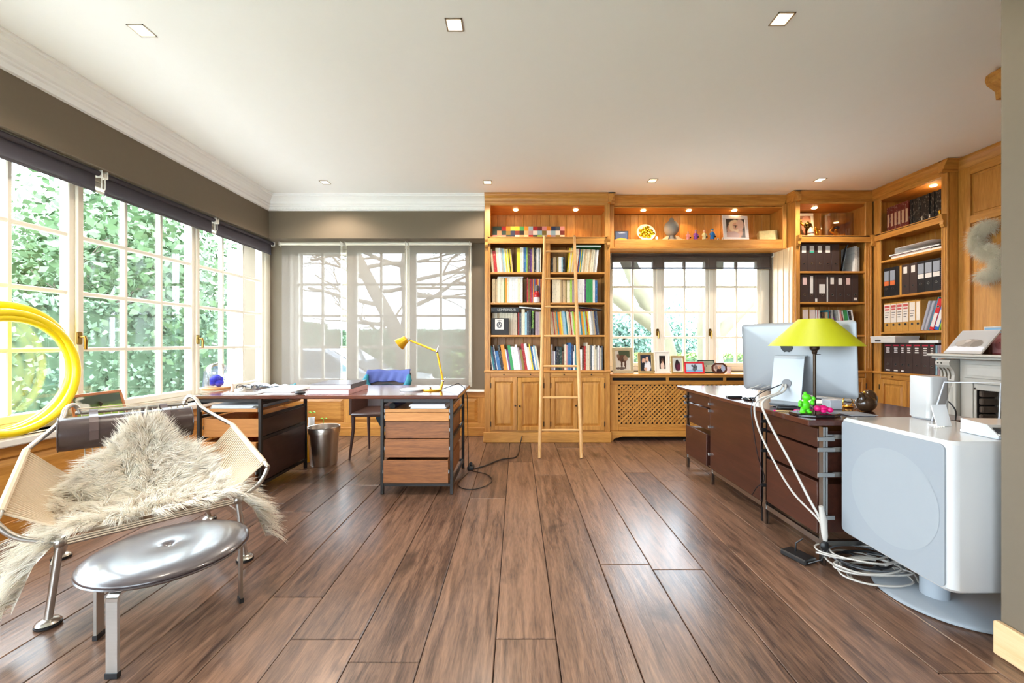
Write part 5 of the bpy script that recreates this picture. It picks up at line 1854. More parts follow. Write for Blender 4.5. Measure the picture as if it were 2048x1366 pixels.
MB().tube([a2, sd], .007, 8).build('shade_arm', CHROME, tl, world=True)
MB().tube([Vector((p.x + .085, LY + .02, DT + .01)), Vector((-.50, LY + .10, DT + .05)), Vector((-.45, LY + .12, DT + .01)), Vector((-.428, LY + .13, DT - .06)), Vector((-.425, LY + .15, .4)), Vector((-.43, 3.62, .02))], .0035, 6).build('power_cord', BLACKP, tl, world=True, smooth=True)

# cables on the floor right of the desk
cb = MB()
pts = [Vector((-.43, 3.60, .005)), Vector((-.48, 3.35, .005)), Vector((-.44, 3.22, .005)), Vector((-.34, 3.19, .005)), Vector((-.24, 3.28, .005)), Vector((-.21, 3.42, .005)), Vector((-.27, 3.56, .005)), Vector((-.40, 3.64, .006))]


def smooth_pts(ps, n=6):
    out = []
    m = len(ps)
    for i in range(m - 1):
        p0, p1, p2, p3 = ps[max(0, i - 1)], ps[i], ps[i + 1], ps[min(m - 1, i + 2)]
        for k in range(n):
            t = k / n
            out.append(.5 * ((2 * p1) + (-p0 + p2) * t + (2 * p0 - 5 * p1 + 4 * p2 - p3) * t * t + (-p0 + 3 * p1 - 3 * p2 + p3) * t ** 3))
    out.append(ps[-1])
    return out


def cable(label, ps, r, m, name='cable', group=None, plug=None):
    ps = [Vector(q) for q in ps]
    t = thing(name, label, 'cable', ps[0], 0, group)
    MB().tube(smooth_pts(ps), r, 6).build('cord', m, t, world=True, smooth=True)
    if plug:
        e, d = ps[-1], (ps[-1] - ps[-2]).normalized()
        MB().tube([e, e + d * .012, e + d * .04], [r, .012, .014], 8).build('plug', m, t, world=True, smooth=True)
    return t


cable('black lamp cable looping on the floor right of the window desk', pts, .0035, BLACKP)
cable('thick black cable running from the window desk to the bookcase', [(-.40, 3.70, .006), (-.30, 3.80, .006), (-.16, 4.0, .006), (-.02, 4.08, .006), (.02, 4.28, .006), (.03, 4.50, .01), (.06, 4.66, .09)], .006, BLACKP)
ps_ = thing('plug_block', 'black double plug on the floor by the window desk leg', 'plug', (-.42, 3.72, .001))
MB().cbox(-.03, .03, -.05, .03, 0, .035, .006).build('body', BLACKP, ps_)
MB().lathe([(.014, 0), (.016, .02), (.01, .03)], 12, (0, -.01, .035)).build('plug', BLACKP, ps_, smooth=True)

# ------------------------------------------------------------------ steel waste bin and things under the desk
wbn = thing('waste_bin', 'brushed steel waste bin beside the window desk', 'waste bin', (-1.84, 3.88, 0.001))
STB = mat('bin_steel', (214, 202, 190), rough=.3, metal=1.0, vary=.12, stretch=(6, 6, .3), scale=3)
MB().lathe([(0, .0), (.116, .0), (.118, .006), (.138, .30), (.136, .30), (.115, .012), (0, .012)], 36).build('body', STB, wbn, smooth=True)
MB().lathe([(.139, .30), (.146, .302), (.148, .352), (.144, .358), (.134, .354), (.134, .302)], 36).build('rim', STB, wbn, smooth=True)
yb_ = thing('yellow_crate', 'bright yellow crate standing under the window desk', 'crate', (-2.20, 4.05, .001))
YCR = mat('yellow_plastic', (240, 176, 20), rough=.4)
MB().cbox(-.20, .20, -.14, -.125, .0, .27, .004).build('front_panel', YCR, yb_)
MB().cbox(-.20, .20, .125, .14, .0, .27, .004).build('back_panel', YCR, yb_)
MB().cbox(-.20, -.185, -.124, .124, .0, .27, .004).build('side_panel', YCR, yb_)
MB().cbox(.185, .20, -.124, .124, .0, .27, .004).build('side_panel', YCR, yb_)
MB().cbox(-.184, .184, -.124, .124, .0, .01, .002).build('bottom', YCR, yb_)
for x, y, h, l in ((-2.18, 4.32, .41, 'slim glass vase with a green sprout, taller one behind the waste bin'), (-2.06, 4.33, .34, 'slim glass vase with a green sprout, lower one behind the waste bin')):
    t = thing('sprout_vase', l, 'vase', (x, y, .001), 0, 'sprout vases')
    MB().lathe([(0, 0), (.035, 0), (.038, .01), (.030, h - .06), (.034, h - .05), (.032, h - .05), (.028, h - .06), (.034, .014), (0, .012)], 16).build('vase', see_through('frosted_glass', (226, 230, 236), .45), t, smooth=True)
    MB().tube([(0, 0, .02), (.004, 0, h - .05), (.01, -.01, h)], .003, 6).build('stem', mat('sprout_stem', (120, 170, 60)), t)
    for s in (-1, 1):
        lf = MB()
        lf.add([(.01, -.01, h), (.01 + s * .02, -.025, h + .012), (.01 + s * .042, -.012, h + .006), (.01 + s * .022, .006, h + .014)], [(0, 1, 2, 3)])
        lf.build('leaf', mat('sprout_leaf', (96, 190, 50)), t)

# ------------------------------------------------------------------ leather armchair behind the desk
lc = thing('leather_chair', 'dark brown leather armchair behind the window desk', 'chair', (-1.40, 4.22, 0))
CH = mat('brown_saddle_leather', (84, 58, 50), rough=.4, vary=.12, scale=60, bump=.05)
for x, y, x2, y2 in ((-.245, -.22, -.215, -.20), (.245, -.22, .215, -.20), (-.21, .22, -.21, .20), (.21, .22, .21, .20)):
    MB().tube([(x, y, 0.001), (x2, y2, .30), (x2, y2, .43)], [.010, .017, .02], 10).build('leg', CH, lc, smooth=True)
MB().cbox(-.235, .235, -.235, .225, .425, .465, .018).build('seat', CH, lc, smooth=True)
bk = MB()
vs, fs = [], []
for i in range(9):
    s = -1 + 2 * i / 8
    for j in range(5):
        z = .43 + (.81 - .43 + .015 * (abs(s))) * j / 4
        yy = .215 + .05 * (1 - s * s) + .03 * (j / 4)
        vs.append((s * .235, yy, z))
for i in range(8):
    for j in range(4):
        a = i * 5 + j
        fs.append((a, a + 5, a + 6, a + 1))
n0 = len(vs)
vs += [(x, y + .02, z) for x, y, z in vs]
fs += [(a + n0, d + n0, c + n0, b + n0) for a, b, c, d in fs]
for i in range(8):
    a = i * 5 + 4
    fs.append((a, a + 5, a + 5 + n0, a + n0))
    a = i * 5
    fs.append((a + 5, a, a + n0, a + 5 + n0))
for j in range(4):
    fs.append((j, j + 1, j + 1 + n0, j + n0))
    a = 40 + j
    fs.append((a + 1, a, a + n0, a + 1 + n0))
bk.add(vs, fs)
bk.build('backrest', CH, lc, smooth=True)
for s in (-1, 1):
    MB().prism([(-.22, .44), (.23, .44), (.235, .66), (.05, .66), (-.17, .655), (-.215, .63)], 'x', s * .238 - .012, s * .238 + .012).build('armrest_panel', CH, lc)

# jacket over the chair back
jk = thing('jacket', 'blue and teal jacket draped over the back of the leather chair', 'jacket', (-1.40, 4.22, .43))
JB = mat('violet_blue_cloth', (72, 84, 146), rough=.7, vary=.12, scale=16)
JT = mat('teal_cloth', (20, 116, 134), rough=.6, vary=.2, scale=20)
JD = mat('dark_teal_lining', (18, 34, 42), rough=.8)
vs, fs = [], []
n1, n2 = 28, 10
for i in range(n1 + 1):
    s = -1 + 2 * i / n1
    for j in range(n2 + 1):
        t = j / n2
        fold = .008 * math.sin(17 * s + 3 * t) * (t)
        yy = .20 + .05 * (1 - s * s) + .03 - .04 * t + fold - .012
        zz = .415 - (.115 + .05 * abs(s) ** 2) * t + .012 * abs(s) + .004 * math.sin(9 * s)
        if t == 0:
            yy += .03
        vs.append((s * .235 * (1 + .06 * t), yy, zz))
for i in range(n1):
    for j in range(n2):
        a = i * (n2 + 1) + j
        fs.append((a, a + n2 + 1, a + n2 + 2, a + 1))
b = MB()
b.add(vs, fs)
o = b.build('body', JB, jk, smooth=2)
so = o.modifiers.new('thickness', 'SOLIDIFY')
so.thickness = .006
for s in (-1, 1):
    MB().tube([(s * .225, .20, .375), (s * .235, .17, .32), (s * .215, .165, .26), (s * .17, .17, .22)], [.018, .034, .038, .03], 10).build('sleeve', JT, jk, smooth=True)
MB().tube([(-.13, .17, .255), (0, .185, .275), (.13, .17, .255)], .010, 8).build('collar_edge', JD, jk, smooth=True)
b = MB()
b.prism([(-.17, -.02), (-.165, -.12), (-.12, -.20), (-.085, -.225), (-.03, -.16), (-.02, -.02), (-.03, .30), (-.16, .30)], 'y', .300, .316)
b.build('tail', JD, jk)

# ------------------------------------------------------------------ rope armchair with sheepskin
ca, cbk = Vector((.68, .733, 0)), Vector((-.733, .68, 0))
rz = math.atan2(.733, .68)
OC = (-1.674, 1.9075, 0)
rch = thing('rope_armchair', 'wide low lounge chair of steel tube strung with flag rope', 'armchair', OC, rz)
# local x along the front rail, local y towards the back
SA = mat('satin_steel', (196, 190, 182), rough=.3, metal=1.0)
JLc, JRc = Vector((-.31, 0, .33)), Vector((.31, 0, .33))
wl_, wr_ = Vector((-.47, .05, .48)), Vector((.45, .05, .48))
ul, ur = Vector((-.43, .575, .63)), Vector((.41, .575, .63))
bl, br_ = Vector((-.26, .80, .79)), Vector((.21, .80, .79))
for s, J, w, u, b_ in ((-1, JLc, wl_, ul, bl), (1, JRc, wr_, ur, br_)):
    MB().tube(smooth_pts([J, J.lerp(w, .55) + Vector((s * .02, -.01, -.035)), w + Vector((s * .005, -.02, -.03)), w, w.lerp(u, .5), u], 5), .0115, 10).build('side_tube', SA, rch, smooth=True)
    MB().tube(smooth_pts([u, u.lerp(b_, .6), b_ + Vector((s * .045, -.03, .0)), b_ + Vector((s * .018, -.005, .018)), b_ + Vector((s * .0, .0, .0)), b_ + Vector((-s * .01, .0, -.03))], 5), .0115, 10).build('back_tube', SA, rch, smooth=True)
MB().tube([JLc, JRc], .010, 10).build('front_rail', SA, rch, smooth=True)
MB().tube([JLc + Vector((0, .012, -.018)), JRc + Vector((0, .012, -.018))], .007, 8).build('front_rail', SA, rch, smooth=True)
MB().tube([bl + Vector((-.01, 0, -.03)), br_ + Vector((.01, 0, -.03))], .0095, 10).build('back_rail', SA, rch, smooth=True)
for (x, y), top in (((-.342, -.0), JLc), ((.342, 0), JRc), ((-.32, .74), Vector((-.24, .64, .36))), ((.32, .74), Vector((.24, .64, .36)))):
    ft = Vector((x, y, .022))
    lg = MB().tube([ft, top], .0135, 10).build('leg', SA, rch, smooth=True)
    MB().lathe([(0, -.002), (.036, -.002), (.040, .004), (.034, .012), (.015, .018)], 20, (x, y, .012)).build('foot_disc', SA, lg, smooth=True)
    MB().lathe([(.038, 0), (.041, .003), (.041, .009), (.038, .0095)], 20, (x, y, .001)).build('rubber_ring', BLACKP, lg)
    MB().ball(top, .024, 10, 8).build('clamp', SA, lg, smooth=True)
for s in (-1, 1):
    MB().bar((s * .335, .02, .22), (s * .285, .66, .23), .008, .034).build('stretcher', SA, rch)
MB().tube([(-.24, .64, .36), (.24, .64, .36)], .01, 8).build('rear_rail', SA, rch, smooth=True)
ROPE = mat('flag_rope', (206, 184, 156), rough=.9, vary=.15, scale=300)
rp = MB()
NR = 31
for k in range(NR):
    t = (k + .5) / NR
    L_, R_ = wl_.lerp(ul, t), wr_.lerp(ur, t)
    yy = .02 + .62 * t
    zf = .335 - .075 * math.sin(PI * min(1, t * 1.1)) + .10 * max(0, t - .55)
    hw = .27 - .03 * t
    pts = [R_, Vector((hw, yy, zf + .02)), Vector((.0, yy, zf - .01)), Vector((-hw, yy, zf + .02)), L_]
    rp.tube(pts, .0048, 6)
o = rp.build('rope_seat', ROPE, rch, smooth=True)
o['kind'] = 'stuff'
rp = MB()
for k in range(16):
    t = (k + .5) / 16
    a_ = bl + Vector((0, 0, -.03)) + (br_ - bl) * t
    rp.tube([a_, Vector((-.24 + .48 * t, .66, .40)), Vector((-.24 + .48 * t, .64, .345))], .0032, 5)
o = rp.build('rope_back', ROPE, rch, smooth=True)
o['kind'] = 'stuff'
wrp = MB()
for s, A_, B_2 in ((-1, wl_, ul), (1, wr_, ur)):
    wrp.tube([A_.lerp(B_2, .02), A_.lerp(B_2, .5), A_.lerp(B_2, .99)], .0145, 8)
for k in range(3):
    wrp.tube([JLc + Vector((.02, -.014, .012 - .010 * k)), JRc + Vector((-.02, -.014, .012 - .010 * k))], .0035, 5)
    wrp.tube([bl + Vector((0, -.006 * k, -.028 + .012 * k)), br_ + Vector((0, -.006 * k, -.028 + .012 * k))], .0035, 5)
o = wrp.build('rope_binding', ROPE, rch, smooth=True)
o['kind'] = 'stuff'

pl = thing('bolster', 'dark brown leather bolster strapped to the back of the rope armchair', 'cushion', OC, rz)
PLX, PRX, PY, PZ = -.335, .225, .70, .665
pr = MB()
prof_ = [(0, 0), (.078, 0), (.086, .006), (.088, .02), (.089, .28), (.088, .54), (.086, .554), (.078, .56), (0, .56)]
pr.lathe(prof_, 28, M=Matrix.Translation((PLX, PY, PZ)) @ Matrix.Rotation(PI / 2, 4, 'Y'))
o = pr.build('roll', LEATHER, pl, smooth=True)
for xx in (PLX + .004, PRX - .004):
    MB().tube([(xx, PY + .087 * math.cos(a), PZ + .087 * math.sin(a)) for a in [k * PI / 12 for k in range(24)]], .003, 6, closed=True).build('piping', LEATHER, o)
for xx in (-.20, .10):
    ps2 = [Vector((xx, PY + .093 * math.cos(a), PZ + .093 * math.sin(a))) for a in [math.radians(q) for q in (200, 170, 140, 115, 90, 70)]] + [Vector((xx, .79, .775)), Vector((xx, .815, .76)), Vector((xx, .81, .70))]
    sb_ = MB()
    for q0, q1 in zip(ps2[:-1], ps2[1:]):
        sb_.bar(q0, q1, .034, .003, (0, -.5, .9))
    sb_.build('strap', mat('strap_leather', (84, 66, 62), rough=.35), pl)

# sheepskin: draped hide with long wool
ss_ = thing('sheepskin', 'long haired cream sheepskin thrown over the rope armchair', 'sheepskin', OC, rz)


def hide(s, t):
    """s across (-1..1), t from the back (0) to the front edge (1)"""
    hw = np.interp(t, [0, .12, .3, .5, .68, .8, 1.0], [.05, .10, .27, .36, .34, .44, .52])
    y = np.interp(t, [0, .2, .45, .75, .92, 1.0], [.60, .545, .43, .19, .04, -.015])
    z = np.interp(t, [0, .2, .45, .75, .92, 1.0], [.69, .54, .355, .335, .372, .36])
    x = s * hw
    wing = np.clip((np.abs(x) - .25) / .2, 0, 2)
    up = wing * .10 * np.interp(t, [0, .3, .62, .8, 1], [0, .8, 1, .1, 0])
    down = np.clip((np.abs(x) - .30) / .2, 0, 2) * .24 * np.interp(t, [0, .7, .86, 1], [0, 0, .9, 1])
    xs = np.where(np.abs(x) > .38, np.sign(x) * (.38 + (np.abs(x) - .38) * np.interp(t, [0, .8, 1], [1, .6, .4])), x)
    return np.stack([xs, y, z + up - down], -1)


ns_, nt_ = 30, 30
S, T_ = np.meshgrid(np.linspace(-1, 1, ns_ + 1), np.linspace(0, 1, nt_ + 1), indexing='ij')
G = hide(S, T_)
vs = [tuple(q) for q in G.reshape(-1, 3)]
fs = []
for i in range(ns_):
    for j in range(nt_):
        a = i * (nt_ + 1) + j
        fs.append((a, a + 1, a + nt_ + 2, a + nt_ + 1))
b = MB()
b.add(vs, fs)
b.build('hide', FURM, ss_, smooth=2)
NF = 24000
s_ = rng.uniform(-1, 1, NF)
t_ = rng.uniform(0, 1, NF)
# clump: strands near a tuft centre share a direction
P0 = hide(s_, t_)
e_ = 1e-3
ds = (hide(np.clip(s_ + e_, -1, 1), t_) - hide(np.clip(s_ - e_, -1, 1), t_))
dt = (hide(s_, np.clip(t_ + e_, 0, 1)) - hide(s_, np.clip(t_ - e_, 0, 1)))
Nn = unit(np.cross(dt, ds))
Nn = np.where(Nn[:, 2:3] < 0, -Nn, Nn)
cl_id = (np.floor(s_ * 16) * 131 + np.floor(t_ * 24) * 17).astype(int) % 997
tuft = rng.normal(size=(997, 3))[cl_id]
ctr = np.array([0.0, .36, .36])
out_ = unit(P0 - ctr)
edge = np.clip((np.maximum(np.abs(s_), np.maximum(1 - t_ * 8, 1 - (1 - t_) * 9)) - .6) / .4, 0, 1)[:, None]
lay_ = unit(out_ * (.5 + .8 * edge) + unit(ds) * np.clip(s_ * 2.5, -1, 1)[:, None] * .4 + tuft * .38 + rng.normal(size=(NF, 3)) * .16 + np.array([0, -.15, -.1]))
lay_[:, 2] += np.where(t_ < .16, .55, 0.0)
lay_ = unit(lay_)
LN = rng.uniform(.055, .105, NF) * (1 + .25 * edge[:, 0])
fur_mesh('wool', P0 + Nn * .002, unit(Nn + tuft * .3), lay_, LN, FURM, ss_, w=.0026, segs=3, droop=.22)

# ------------------------------------------------------------------ leather stool
SC_ = Vector((-1.385, 0, 0))
dd = HC - .318
cx = -1.679 * dd
cy = .0024187 * F * dd
stl = thing('stool', 'low round three legged stool with dark leather seat and steel legs', 'stool', (cx, cy, 0), 0)
R = .0003944 * F * dd
SEATL = mat('glossy_dark_leather', (62, 50, 50), rough=.32, vary=.12, scale=120, bump=.04, coat=.7)
st_ = MB().lathe([(.0, .332), (.007, .3325), (.014, .3365), (.026, .3405), (.05, .343), (R * .35, .344), (R * .55, .3435), (R * .72, .341), (R * .85, .337), (R * .94, .3315), (R * .985, .326), (R, .321), (R * .99, .316)], 48)
st_.build('seat', SEATL, stl, smooth=2)
MB().lathe([(R * .99, .3155), (R * 1.004, .312), (R * .99, .308), (R * .93, .299), (R * .6, .292), (0, .290)], 48).build('seat_base', SEATL, stl, smooth=True)
MB().lathe([(0, .3325), (.006, .3325), (.007, .3345), (0, .336)], 12).build('button', mat('steel_button', (170, 166, 160), metal=.7, rough=.35), stl, smooth=True)
for fu, fv in ((183, 1277), (498, 1196), (None, None)):
    if fu:
        q = at_z(fu, fv, 0) - Vector((cx, cy, 0))
        ang = math.atan2(q.y, q.x)
    else:
        ang = math.radians(-88)
    angs = ang
    M = Matrix.Rotation(angs, 4, 'Z')
    l = MB()
    l.box(R * .90 - .005, R * .90 + .005, -.019, .019, .012, .262, M)
    l.box(R * .35, R * .78, -.019, .019, .278, .288, M)
    pts = [(R * .90 - .14 * 0, .262), (R * .895, .274), (R * .87, .282), (R * .78, .283)]
    for (r0, z0), (r1, z1) in zip(pts[:-1], pts[1:]):
        l.bar(M @ Vector((r0, 0, z0)), M @ Vector((r1, 0, z1)), .038, .010, M.to_3x3() @ Vector((1, 0, 1)))
    lo = l.build('leg', STEEL, stl)
    MB().box(R * .90 - .008, R * .90 + .008, -.021, .021, .001, .02, M).build('rubber_foot', BLACKP, lo)

# ------------------------------------------------------------------ desk on the right, seen along its long side
d2 = thing('desk', 'large dark desk with chrome clamp frame on the right', 'desk', (1.95, 2.95, 0))
D2T = .752
TOPX0, TOPX1, TY0, TY1 = 1.50, 2.42, 2.098, 3.82
MB().cbox(TOPX0, TOPX1, TY0, TY1, .722, D2T, .004).build('desk_top', wood('rosewood_top_y', (56, 28, 22), (88, 46, 36), 'y', rough=.14, coat=.5, bump=.02), d2, world=True)
RD = wood('red_brown_panel', (50, 25, 18), (76, 40, 28), 'y', rough=.3, coat=.2)
LX = 1.59
CHB = mat('frame_steel', (176, 174, 170), rough=.25, metal=1.0)
for yy, pair in ((2.115, True), (2.60, True), (3.315, False), (3.79, False)):
    for xx in (LX, 2.30):
        l = MB().box(xx - .012, xx - .002, yy - .014, yy + .014, .001, .715).build('leg', CHB, d2, world=True)
        MB().box(xx + .002, xx + .012, yy - .014, yy + .014, .001, .715).build('leg', CHB, d2, world=True)
        if pair and yy > 2.2:
            MB().box(xx - .008, xx + .010, yy + .028, yy + .040, .001, .715).build('leg', BLACKM, d2, world=True)
    for zz in (.115, .665, .60, .47):
        MB().box(LX + .013, 2.287, yy - .010, yy + .010, zz - .012, zz + .012).build('cross_rail', CHB, d2, world=True)
MB().box(LX - .008, LX + .008, 2.13, 3.775, .095, .125).build('long_rail', CHB, d2, world=True)
MB().box(2.292, 2.308, 2.13, 3.775, .095, .125).build('long_rail', CHB, d2, world=True)
for yy in (2.115, 2.60, 3.315, 3.79):
    for zz in (.655, .60, .47, .25):
        c = MB().cbox(LX - .045, LX + .045, yy - .022, yy - .0145, zz - .011, zz + .011, .002)
        c.build('clamp', CHB if yy < 2.5 or yy > 3 else BLACKM, d2, world=True)
# panels and drawers on the long side
MB().cbox(LX - .022, LX - .013, 2.625, 3.31, .135, .705, .002).build('side_panel', RD, d2, world=True)
for z0, z1, dx in ((.60, .70, .0), (.435, .588, .0), (.15, .42, -.004)):
    dr = MB().cbox(LX - .010 + dx, LX + .006 + dx, 2.14, 2.575, z0, z1, .002).build('drawer', RD, d2, world=True)
    MB().box(LX + .0065 + dx, 2.26, 2.145, 2.57, z0 + .004, z1 - .014).build('drawer_box', RD, dr, world=True)
for z0, z1, dx in ((.615, .70, .0), (.43, .605, .0), (.14, .405, -.03)):
    dr = MB().cbox(LX - .010 + dx, LX + .006 + dx, 3.335, 3.74, z0, z1, .002).build('drawer', RD, d2, world=True)
    MB().box(LX + .0065 + dx, 2.26 + dx, 3.345, 3.73, z0 + .004, z1 - .014).build('drawer_box', RD, dr, world=True)

# ------------------------------------------------------------------ desktop computer
pL, pR = Vector((1.557, 2.80, 0)), Vector((1.885, 2.265, 0))
pc_ = (pL + pR) / 2
dr_ = (pR - pL).normalized()
ang = math.atan2(dr_.y, dr_.x)
im = thing('computer', 'large aluminium all in one computer seen from behind on the right desk', 'computer', (pc_.x, pc_.y, D2T + .0008), ang)
ALU = mat('aluminium', (150, 153, 156), rough=.42, metal=.5, vary=.02)
# local x along the screen (right = nearer), local -y = back of the computer towards the viewer
hw, zb, zt_ = .32, .082, .525
n1, n2 = 14, 10
vs, fs = [], []


def rr(sx, sz, r=.02):
    pts = []
    for cx_, cz_, a0 in ((sx - r, sz - r, 0), (-sx + r, sz - r, 90), (-sx + r, -sz + r, 180), (sx - r, -sz + r, 270)):
        for k in range(5):
            a = math.radians(a0 + 22.5 * k)
            pts.append((cx_ + r * math.cos(a), cz_ + r * math.sin(a)))
    return pts


cz = (zb + zt_) / 2
hh = (zt_ - zb) / 2
rings = [(1.0, .005), (1.0, 0.0), (.985, -.004), (.9, -.008), (.65, -.013), (.35, -.016), (.1, -.017)]
m_ = 20
for k, dy in rings:
    for p_, q_ in rr(hw * k, hh * k, .02 * max(k, .4)):
        vs.append((p_, dy, cz + q_))
for r_ in range(len(rings) - 1):
    for i in range(m_):
        j = (i + 1) % m_
        fs.append((r_ * m_ + i, r_ * m_ + j, (r_ + 1) * m_ + j, (r_ + 1) * m_ + i))
fs.append(tuple(range((len(rings) - 1) * m_, len(rings) * m_)))
fs.append(tuple(range(m_))[::-1])
b = MB()
tilt = Matrix.Translation((0, 0, cz)) @ Matrix.Rotation(math.radians(4), 4, 'X') @ Matrix.Translation((0, 0, -cz))
b.add(vs, fs, tilt)
b.build('shell', ALU, im, smooth=True)
ap = [(.0, -.04), (.012, -.044), (.026, -.036), (.036, -.018), (.030, .0), (.028, .018), (.034, .028), (.018, .036), (.0, .030), (-.018, .036), (-.034, .026), (-.040, .004), (-.034, -.024), (-.016, -.044)]
MB().prism([(-.03 + a, .385 + b_) for a, b_ in ap], 'y', -.0185, -.0165, tilt).build('logo', BLACKP, im)
MB().prism([(-.028, .426), (-.018, .428), (-.010, .440), (-.011, .450), (-.022, .444), (-.028, .434)], 'y', -.0185, -.0165, tilt).build('logo_leaf', BLACKP, im)
MB().box(-hw + .01, hw - .01, .0052, .008, zb + .07, zt_ - .012, tilt).build('screen', BLACKP, im)
# stand: one bent sheet, foot forward, neck rising to the shell
sp_ = [(.085, .004), (-.06, .004), (-.088, .008), (-.102, .024), (-.104, .045), (-.060, .30), (-.056, .315), (-.03, .318)]
sv = MB()
for (y0_, z0_), (y1_, z1_) in zip(sp_[:-1], sp_[1:]):
    sv.bar((0, y0_, z0_), (0, y1_, z1_), .19 if z1_ < .03 else .17, .007, (0, -.7, .7))
so_ = sv.build('stand', ALU, im)
hd = Vector((0, .05 - .104 + .01, .13)).normalized()
Mh = Matrix.Translation((0, -.0885, .148)) @ Matrix.Rotation(math.radians(-80), 4, 'X')
MB().lathe([(0, -.012), (.026, -.012), (.027, -.009), (0, -.009)], 20, M=Matrix.Translation((0, -.0859, .150)) @ Vector((0, -.985, .17)).to_track_quat('Z', 'Y').to_matrix().to_4x4() @ Matrix.Translation((0, 0, .0165))).build('cable_hole', mat('grey_hole', (110, 110, 112)), so_)
MI = Matrix.Translation((pc_.x, pc_.y, D2T)) @ Matrix.Rotation(ang, 4, 'Z')


def iw(x, y, z):
    return MI @ Vector((x, y, z))


# cables hanging from the computer over the desk edge
g0 = iw(0, -.10, .145)
WC = mat('white_cable', (190, 184, 176), rough=.45)
cable('thick white cable hanging from the computer down to the floor, right one', [g0, g0 + Vector((-.035, -.03, -.04)), Vector((1.46, 2.42, .80)), Vector((1.455, 2.36, .70)), Vector((1.50, 2.24, .50)), Vector((1.53, 2.13, .33)), Vector((1.565, 2.08, .22)), Vector((1.572, 2.082, .16))], .0065, WC, group='white cables of the computer')
cable('thick white cable hanging from the computer down to the floor, left one', [g0 + Vector((-.01, .01, 0)), g0 + Vector((-.06, -.01, -.05)), Vector((1.455, 2.48, .79)), Vector((1.45, 2.46, .66)), Vector((1.47, 2.36, .50)), Vector((1.50, 2.22, .34)), Vector((1.55, 2.09, .24)), Vector((1.560, 2.075, .17))], .0055, WC, group='white cables of the computer')
cable('thin black cable curving from the computer over the desk edge', [g0 + Vector((-.01, .02, .0)), Vector((1.49, 2.52, .83)), Vector((1.462, 2.54, .755)), Vector((1.463, 2.53, .65)), Vector((1.50, 2.54, .45)), Vector((1.555, 2.56, .30)), Vector((1.54, 2.62, .22)), Vector((1.535, 2.66, .16))], .003, BLACKP)
adp = thing('cable_adapter', 'white adapter hanging in the cables at the desk leg', 'adapter', (1.545, 2.072, .20))
MB().tube([(0, 0, .12), (.012, 0, .05), (.02, 0, -.03)], [.010, .016, .014], 10).build('body', WC, adp, smooth=True)
MB().tube([(.02, 0, -.03), (.022, 0, -.07)], [.014, .006], 8).build('tail', WC, adp, smooth=True)
blp = thing('black_plug', 'black plug bundle hanging at the desk leg', 'plug', (1.562, 2.068, .12))
MB().ball((0, 0, 0), .022, 10, 8, 1, .7, 1.2).build('body', BLACKP, blp, smooth=True)
MB().tube([(0, 0, 0), (-.03, -.02, -.06), (-.07, .02, -.10)], .003, 6).build('cord', BLACKP, blp)
fpd = thing('foot_switch', 'flat black power box lying on the floor by the right desk', 'power box', (1.50, 2.175, .001), .35)
MB().cbox(-.045, .045, -.07, .07, 0, .028, .006).build('body', BLACKP, fpd)
MB().tube([(.01, .02, .028), (.012, .02, .07), (.04, .0, .10)], .004, 6).build('cord', BLACKP, fpd, smooth=True)
# tangle of white cables on the floor under the loudspeaker
rr_ = random.Random(4)
for k in range(11):
    c0 = Vector((1.74 + rr_.uniform(-.05, .05), 2.02 + rr_.uniform(-.06, .06), 0))
    ps = []
    a0 = rr_.uniform(0, 6)
    rx, ry = rr_.uniform(.09, .2), rr_.uniform(.06, .13)
    for q in range(10):
        a = a0 + q * .78
        ps.append(c0 + Vector((rx * math.cos(a) * (1 - .02 * q), ry * math.sin(a), .006 + .009 * k + rr_.uniform(0, .012))))
    dark = k in (3, 8)
    cable(('black' if dark else ('grey' if k == 5 else 'white')) + ' looped cable in the tangle below the loudspeaker, ' + ['bottom', 'second layer', 'third layer', 'lower black one', 'fourth layer', 'the only grey one', 'fifth layer', 'sixth layer', 'upper black one', 'seventh layer', 'topmost'][k], ps, .0042 if not dark else .0055,
          BLACKP if dark else (mat('grey_cable', (120, 124, 130)) if k == 5 else WC), group='cable tangle')

# ------------------------------------------------------------------ green table lamp
p = at_z(1629, 831, D2T)
gl = thing('table_lamp', 'table lamp with wide lime green shade and dark octagonal base', 'lamp', (p.x, p.y, D2T + .0008))
LBZ = D2T + .0008
o8 = [(.13 * math.cos(PI / 8 + k * PI / 4), .085 * math.sin(PI / 8 + k * PI / 4)) for k in range(8)]
MB().prism(o8, 'z', 0, .016, None, .003).build('base', mat('black_gloss', (22, 18, 20), rough=.1, coat=.5), gl)
zb_ = HC - (692 - PV) / F * p.y - LBZ
zt2 = HC - (638.5 - PV) / F * p.y - LBZ
MB().tube([(0, 0, .016), (0, 0, zb_ - .035)], .0075, 12).build('stem', BRONZE, gl, smooth=True)
MB().lathe([(.008, 0), (.012, .004), (.014, .02), (.022, .026), (.024, .042), (.012, .05)], 16, (0, 0, zb_ - .045)).build('socket', BRONZE, gl, smooth=True)
MB().tube([(.008, 0, zb_ - .045), (.03, -.005, zb_ - .047)], .002, 6).build('switch', BRONZE, gl)
rb, rt = 80.0 / F * p.y, 28.0 / F * p.y
LIME = mat('lime_shade', (172, 174, 12), rough=.5, vary=.02)
MB().lathe([(rb, zb_), (rt, zt2), (rt - .003, zt2), (rb - .004, zb_ + .001)], 48).build('shade', LIME, gl, smooth=True)
sp3 = MB()
for k in range(3):
    a = k * 2 * PI / 3
    sp3.tube([(0, 0, zb_ + .06), ((rt + .03) * math.cos(a), (rt + .03) * math.sin(a), zb_ + .105)], .002, 5)
sp3.tube([(0, 0, zb_), (0, 0, zb_ + .07)], .010, 10)
sp3.build('shade_carrier', BRONZE, gl)

